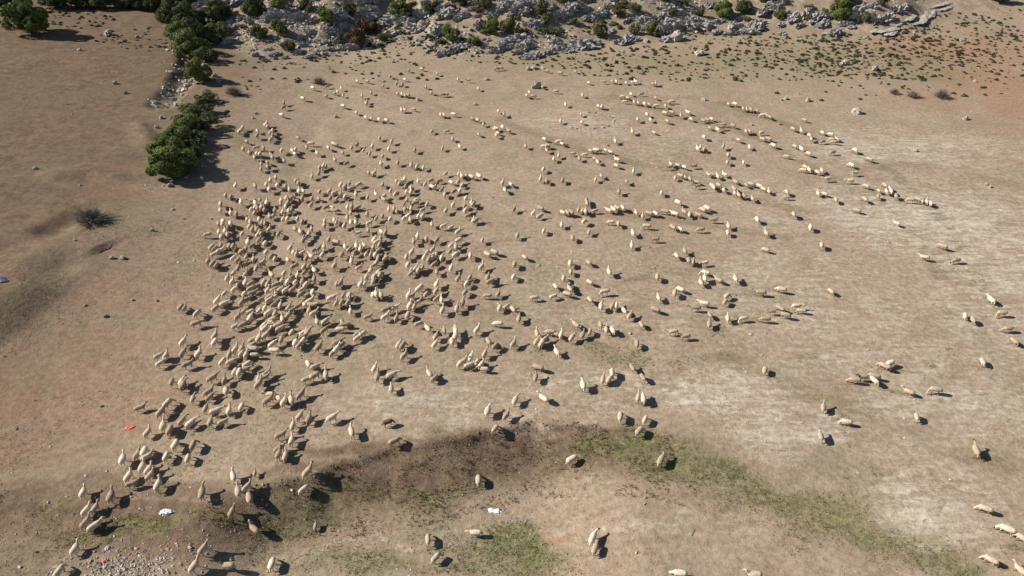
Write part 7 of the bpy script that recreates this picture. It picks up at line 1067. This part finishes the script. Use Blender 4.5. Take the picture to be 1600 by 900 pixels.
# low cushion shrubs: the 300 that show largest one by one, the rest together
def cushion(seed, n=110):
    r = np.random.RandomState(seed)
    d = r.normal(0, 1, (n, 3)); d[:, 2] = np.abs(d[:, 2]); d /= np.linalg.norm(d, axis=1)[:, None]
    P = d * (0.5 * r.uniform(.55, 1, n) ** .5)[:, None] * np.array([1, 1, .9])
    P[:, 2] += .02
    nr = d + r.normal(0, .4, (n, 3)); nr /= np.linalg.norm(nr, axis=1)[:, None]
    t = np.cross(nr, r.normal(0, 1, (n, 3))); t /= np.linalg.norm(t, axis=1)[:, None]; b = np.cross(nr, t)
    s = r.uniform(.09, .17, n)[:, None]
    return np.stack([P - t * s, P - b * s * .6, P + t * s, P + b * s * .6], 1).reshape(-1, 3)
cv = [cushion(k) for k in range(6)]
cm = [mesh_np('cushion_shrub', c, np.arange(len(c)), 4, [M_CUSH]) for c in cv]
def cushion_label(x, y):
    if x < -40: return 'dark cushion shrub on the stony western meadow', 'cushion shrubs on the western meadow'
    if x < 20: return 'dark cushion shrub at the foot of the middle crags', 'cushion shrubs below the middle crags'
    if x < 70: return 'dark cushion shrub on the olive turf below the smooth boulder', 'cushion shrubs on the olive turf'
    return 'dark cushion shrub on the reddish eastern slope', 'cushion shrubs on the eastern slope'
bigV = []
for k, (x, y, w) in enumerate(SHRUBLETS):
    a = rng.uniform(0, 6.28); hh = w * rng.uniform(.55, .9); wy = w * rng.uniform(.7, 1.0)
    z = hz(x, y)
    if k < 300:
        lb, gp_ = cushion_label(x, y)
        tag(link('cushion_shrub', cm[k % 6], (x, y, z), (0, 0, a), (w, wy, hh)), lb, 'shrub', gp_)
    else:
        q = cv[k % 6] * np.array([w, wy, hh]); ca, sa = math.cos(a), math.sin(a)
        bigV.append(np.stack([q[:, 0] * ca - q[:, 1] * sa + x, q[:, 0] * sa + q[:, 1] * ca + y, q[:, 2] + z], 1))
if bigV:
    bigV = np.concatenate(bigV)
    tag(link('cushion_shrubs', mesh_np('cushion_shrubs', bigV, np.arange(len(bigV)), 4, [M_CUSH])), 'countless small dark cushion shrubs dotting the foot of the hill', 'shrubs', kind='stuff')

# ---------------------------------------------------------------- grass
def blades(name, P, hgt, mat, label, cat, seed):
    r = np.random.RandomState(seed); n = len(P); k = 4
    z = height(P[:, 0], P[:, 1])
    V = []
    for j in range(k):
        a = r.uniform(0, 6.28, n); off = r.normal(0, .07, (n, 2)); h = hgt * r.uniform(.5, 1.3, n)
        w = .018 + .02 * r.uniform(0, 1, n); lean = r.normal(0, .07, (n, 2))
        bx, by = P[:, 0] + off[:, 0], P[:, 1] + off[:, 1]
        V.append(np.stack([np.stack([bx - np.cos(a) * w, by - np.sin(a) * w, z - .01], 1), np.stack([bx + np.cos(a) * w, by + np.sin(a) * w, z - .01], 1), np.stack([bx + lean[:, 0], by + lean[:, 1], z + h], 1)], 1))
    V = np.concatenate(V).reshape(-1, 3)
    return tag(link(name, mesh_np(name, V, np.arange(len(V)), 3, [mat])), label, cat, kind='stuff')
rs = np.random.RandomState(8)
c = np.stack([rs.uniform(-60, 60, 400000), rs.uniform(26, 85, 400000)], 1)
g_ = mask_at('green', c[:, 0], c[:, 1])
c1 = c[rs.uniform(0, 1, len(c)) < .42 * sstep(.2, .9, g_ + .8 * (fbm(c[:, 0] / 3, c[:, 1] / 3, 91, 4) - .5)) ]
blades('grass', c1, .10, M_GRASS, 'short green grass in patches on the low ground', 'grass', 1)
c2 = c[rs.uniform(0, 1, len(c)) < .10 * sstep(.42, .62, fbm(c[:, 0] / 5, c[:, 1] / 5, 95, 4))]
c3 = np.stack([rs.uniform(-26, 16, 26000), rs.uniform(36, 58, 26000)], 1)
k3 = lerp_line(c3[:, 0], BANK) - c3[:, 1]
c3 = c3[(k3 > .3) & (k3 < 8) & (rs.uniform(0, 1, len(c3)) < .55 * sstep(.40, .60, fbm(c3[:, 0] / 1.6, c3[:, 1] / 1.6, 97, 3)))]
blades('bank_tussocks', c3, .16, M_DRYBROWN, 'brown withered tussocks roughening the earth bank', 'grass', 3)
blades('dry_grass', c2, .08, M_STRAW, 'dry straw coloured grass tufts across the pasture', 'grass', 2)

# ---------------------------------------------------------------- sheep
def loft(bm, pts, rads, seg=10, cap=True):
    """closed tube with elliptical rings: rads are (side, up)"""
    rings = []
    for i, p in enumerate(pts):
        p = Vector(p); a = Vector(pts[max(i - 1, 0)]); b = Vector(pts[min(i + 1, len(pts) - 1)])
        d = (b - a).normalized()
        s = d.cross(Vector((0, 0, 1)))
        s = s.normalized() if s.length > .05 else Vector((0, -1, 0))
        u = s.cross(d).normalized()
        rs_, ru = rads[i] if isinstance(rads[i], tuple) else (rads[i], rads[i])
        rings.append([bm.verts.new(p + s * math.cos(6.2832 * j / seg) * rs_ + u * math.sin(6.2832 * j / seg) * ru) for j in range(seg)])
    for q, w in zip(rings[:-1], rings[1:]):
        for j in range(seg): bm.faces.new((q[j], q[(j + 1) % seg], w[(j + 1) % seg], w[j]))
    bm.faces.new(rings[0][::-1]); bm.faces.new(rings[-1])

def sheep_mesh(name, neck, turn, stride, seed, lie=False):
    r = random.Random(seed); bm = bmesh.new()
    loft(bm, [(-.54, 0, .60), (-.50, 0, .63), (-.40, 0, .655), (-.20, 0, .645), (.02, 0, .635), (.20, 0, .645), (.33, 0, .66), (.42, 0, .66), (.47, 0, .66)],
         [(.06, .06), (.16, .155), (.22, .205), (.24, .22), (.245, .225), (.225, .215), (.19, .20), (.125, .14), (.05, .06)], 14)
    loft(bm, [(-.50, 0, .66), (-.57, 0, .58), (-.585, 0, .47), (-.57, 0, .38)], [.06, .085, .08, .03], 8)          # fat tail
    ty = turn
    if neck == 'up':
        c = [(.34, 0, .70), (.46, ty * .03, .82), (.56, ty * .08, .94), (.60, ty * .11, .99)]; hd = [(.57, ty * .10, 1.01), (.66, ty * .15, .985), (.76, ty * .20, .93), (.825, ty * .24, .885)]
    elif neck == 'mid':
        c = [(.34, 0, .69), (.48, ty * .04, .74), (.62, ty * .10, .79), (.68, ty * .13, .80)]; hd = [(.66, ty * .12, .82), (.75, ty * .18, .79), (.84, ty * .24, .72), (.89, ty * .28, .67)]
    else:
        c = [(.34, 0, .64), (.47, ty * .05, .54), (.58, ty * .14, .40), (.62, ty * .18, .34)]; hd = [(.605, ty * .16, .385), (.645, ty * .21, .29), (.68, ty * .25, .18), (.695, ty * .27, .10)]
    loft(bm, c, [(.115, .14), (.09, .11), (.075, .085), (.06, .06)], 10)
    loft(bm, hd, [(.055, .06), (.068, .075), (.05, .056), (.032, .036)], 10)
    h0, h1 = Vector(hd[0]), Vector(hd[1]); sd = (h1 - h0).cross(Vector((0, 0, 1))).normalized()
    if neck == 'down': sd = Vector((0, -1, 0))
    for sg in (-1, 1):
        e0 = h0.lerp(h1, .35) + sd * sg * .05
        loft(bm, [e0, e0 + sd * sg * .07 + Vector((0, 0, -.02)), e0 + sd * sg * .125 + Vector((0, 0, -.06))], [(.03, .022), (.034, .022), (.02, .018)], 6)
    legs = [(.27, .10, 1), (.27, -.10, -1), (-.33, .11, -1), (-.33, -.11, 1)]
    for (lx, ly, ph) in legs:
        f = stride * ph
        if lx > 0:
            loft(bm, [(lx, ly, .60), (lx + .02 + f * .3, ly, .42), (lx + .01 + f * .7, ly, .24), (lx + f, ly, .06), (lx + f + .01, ly, 0)], [.07, .055, .032, .028, .034], 7)
        else:
            loft(bm, [(lx, ly, .60), (lx + .05 + f * .3, ly, .43), (lx - .04 + f * .6, ly, .27), (lx + f, ly, .06), (lx + f + .01, ly, 0)], [.09, .065, .034, .028, .034], 7)
    me = bpy.data.meshes.new(name); bm.to_mesh(me); bm.free()
    o = bpy.data.objects.new('tmp', me); COL.objects.link(o)
    m1 = o.modifiers.new('r', 'REMESH'); m1.mode = 'VOXEL'; m1.voxel_size = .026
    m2 = o.modifiers.new('s', 'SMOOTH'); m2.factor = .5; m2.iterations = 2
    m3 = o.modifiers.new('d', 'DECIMATE'); m3.ratio = .30
    dg = bpy.context.evaluated_depsgraph_get()
    res = bpy.data.meshes.new_from_object(o.evaluated_get(dg))
    bpy.data.objects.remove(o); bpy.data.meshes.remove(me)
    res.name = name
    hv = [Vector(p) for p in hd]
    res.materials.clear()
    for m in (M_WOOL, M_FACE, M_LEG): res.materials.append(m)
    for v in res.vertices:
        if v.co.z > .34: v.co += v.normal * (.012 * mnoise.noise(v.co * 9 + Vector((seed * 7, 0, 0))))
    for p in res.polygons:
        q = p.center; k = 0
        if (q - hv[1]).length < .10 or (q - hv[2]).length < .10 or (q - hv[3]).length < .09: k = 1
        elif q.z < .36 and q.x < .5 and q.x > -.52: k = 2
        p.material_index = k; p.use_smooth = True
    return res
POSES = [('up', 0, .07), ('up', .5, -.08), ('mid', 0, .09), ('down', 0, .05), ('down', .9, -.05), ('down', -.9, .04), ('mid', -.9, -.06), ('up', -.7, .05)]
SM = [sheep_mesh('sheep', n_, t_, s_, k) for k, (n_, t_, s_) in enumerate(POSES)]
brown = SM[3].copy(); brown.materials[0] = M_BROWNWOOL; brown.materials[2] = M_BROWNWOOL
ZONE = ['in tight flock on brown earth', 'beside pale rubble heap', 'on the crumbling brown bank', 'on low ground below bank',
        'on pale dry pasture', 'between flock and pale pasture', 'on earth between flock and bank', 'in loose rows on pasture']
ZG = ['tight flock', 'sheep by the rubble heap', 'sheep on the bank', 'sheep below the bank', 'sheep on the eastern pasture', 'sheep beside the flock', 'sheep trailing the flock', 'grazing rows']
PT = ['head raised', 'head raised', 'neck level', 'head down grazing', 'head down grazing', 'head down grazing', 'neck level', 'head raised']
rest = {k: [] for k in range(8)}
rs = np.random.RandomState(21)
sz = height(np.array([s[0] for s in SHEEP]), np.array([s[1] for s in SHEEP]))
for k, (x, y, hd, pose, sc, zone) in enumerate(SHEEP):
    s = sc / 100.0
    if zone == 9:
        rest[pose].append((x, y, sz[k], R(hd), s)); continue
    me = brown if zone == 20 else SM[pose]
    o = link('sheep', me, (x, y, float(sz[k]) - .012), (0, 0, R(hd)), (s * rng.uniform(.97, 1.03), s * rng.uniform(.92, 1.10), s * rng.uniform(.96, 1.03)))
    if zone == 20: tag(o, 'dark brown sheep standing apart on the bare earth behind the flock', 'sheep'); continue
    if zone >= 21:
        o.name = 'lamb'
        tag(o, ['small pale lamb above the bank beside walking ewes', 'small pale lamb alone on the grass below the bank', 'pale young lamb tucked against a ewe trailing the flock'][zone - 21], 'lamb'); continue
    a = hd % 360
    fc = 'facing the rocky hill' if 50 <= a < 130 else ('facing the western meadow' if 130 <= a < 230 else ('facing away from the hill' if 230 <= a < 310 else 'facing the eastern pasture'))
    tag(o, 'sheep %s, %s, %s' % (PT[pose], fc, ZONE[zone]), 'sheep', '%s, %s, %s' % (ZG[zone], PT[pose], fc))
Vs, Fs, Ms, Ts = [], [], [], []; base = 0
for pose, L in rest.items():
    me = SM[pose]; me.calc_loop_triangles()
    v = np.empty(len(me.vertices) * 3, np.float32); me.vertices.foreach_get('co', v); v = v.reshape(-1, 3)
    f = np.empty(len(me.loop_triangles) * 3, np.int32); me.loop_triangles.foreach_get('vertices', f); f = f.reshape(-1, 3)
    pi = np.empty(len(me.loop_triangles), np.int32); me.loop_triangles.foreach_get('polygon_index', pi)
    mi = np.empty(len(me.polygons), np.int32); me.polygons.foreach_get('material_index', mi); mi = mi[pi]
    for (x, y, z, a, s) in L:
        ca, sa = math.cos(a), math.sin(a); wy = s * rs.uniform(.92, 1.1)
        Vs.append(np.stack([v[:, 0] * s * ca - v[:, 1] * wy * sa + x, v[:, 0] * s * sa + v[:, 1] * wy * ca + y, v[:, 2] * s + z - .012], 1))
        Fs.append(f + base); Ms.append(mi); Ts.append(np.full(len(v), rs.uniform(.01, 1))); base += len(v)
fm = mesh_np('sheep_flock', np.concatenate(Vs), np.concatenate(Fs), 3, [M_WOOL, M_FACE, M_LEG], np.concatenate(Ms), True, {'tint': np.concatenate(Ts)})
tag(link('sheep_flock', fm), 'hundreds of distant cream sheep grazing across the upper pasture', 'sheep', kind='stuff')

# ---------------------------------------------------------------- litter
def crumpled(name, seed, sx, sy, sz_, mat, lobes=1):
    bm = bmesh.new(); bmesh.ops.create_icosphere(bm, subdivisions=3, radius=.5)
    off = Vector((seed * 13.1, seed * 3.7, 0))
    for v in bm.verts:
        p = v.co.copy(); n = mnoise.fractal(p * 4 + off, 1, 2, 3)
        r = 1 + .45 * n; w = 1 - .45 * (lobes > 1) * math.exp(-(p.x * 5) ** 2)
        v.co = Vector((p.x * sx * r, p.y * sy * r * w, max(p.z, -.12) * sz_ * r * w))
    me = bpy.data.meshes.new(name); bm.to_mesh(me); bm.free(); me.materials.append(mat); return me
def put(name, key, me, rz, label, cat, dz=.03):
    x, y = SPOT[key]; return tag(link(name, me, (x, y, hz(x, y) + dz), (0, 0, rz)), label, cat)
put('plastic_bag', 'bag1', crumpled('plastic_bag', 1, 1.15, .6, .45, M_WHITE), .1, 'crumpled white plastic sack near the rubble heap', 'plastic bag')
put('plastic_bag', 'bag2', crumpled('plastic_bag', 2, 1.05, .62, .22, M_WHITE, 2), -.2, 'flat torn white plastic bag below the bank', 'plastic bag')
put('plastic_scrap', 'red', crumpled('plastic_scrap', 3, .78, .5, .16, M_RED), .3, 'bright red plastic scrap on the bare earth', 'litter')
put('plastic_scrap', 'scrap', crumpled('plastic_scrap', 4, .38, .3, .2, M_RED), .9, 'small dull red scrap at the rubble heap', 'litter')
put('plastic_scrap', 'glove', crumpled('plastic_scrap', 5, .36, .4, .2, M_LILAC), .4, 'small lilac plastic scrap above the rubble heap', 'litter')
put('lump', 'dark_lump', crumpled('lump', 6, 2.0, .9, .5, M_BLUE), -.35, 'crumpled dark blue tarpaulin at the edge of the western meadow', 'lump')  # unidentified dark object, modelled as a crumpled lump
bm = bmesh.new(); tube(bm, [(-.5, -.25, 0), (-.1, 0, .05), (.15, .06, .03), (.55, .3, .02)], [.03, .03, .025, .012], 6); tube(bm, [(.1, .05, .03), (.25, .3, .05)], [.018, .008], 5)
me = bpy.data.meshes.new('stick'); bm.to_mesh(me); bm.free(); me.materials.append(M_BARK)
me.transform(Matrix.Scale(.7, 4))
put('stick', 'stick', me, .6, 'thin forked dry stick lying on the low ground', 'stick')
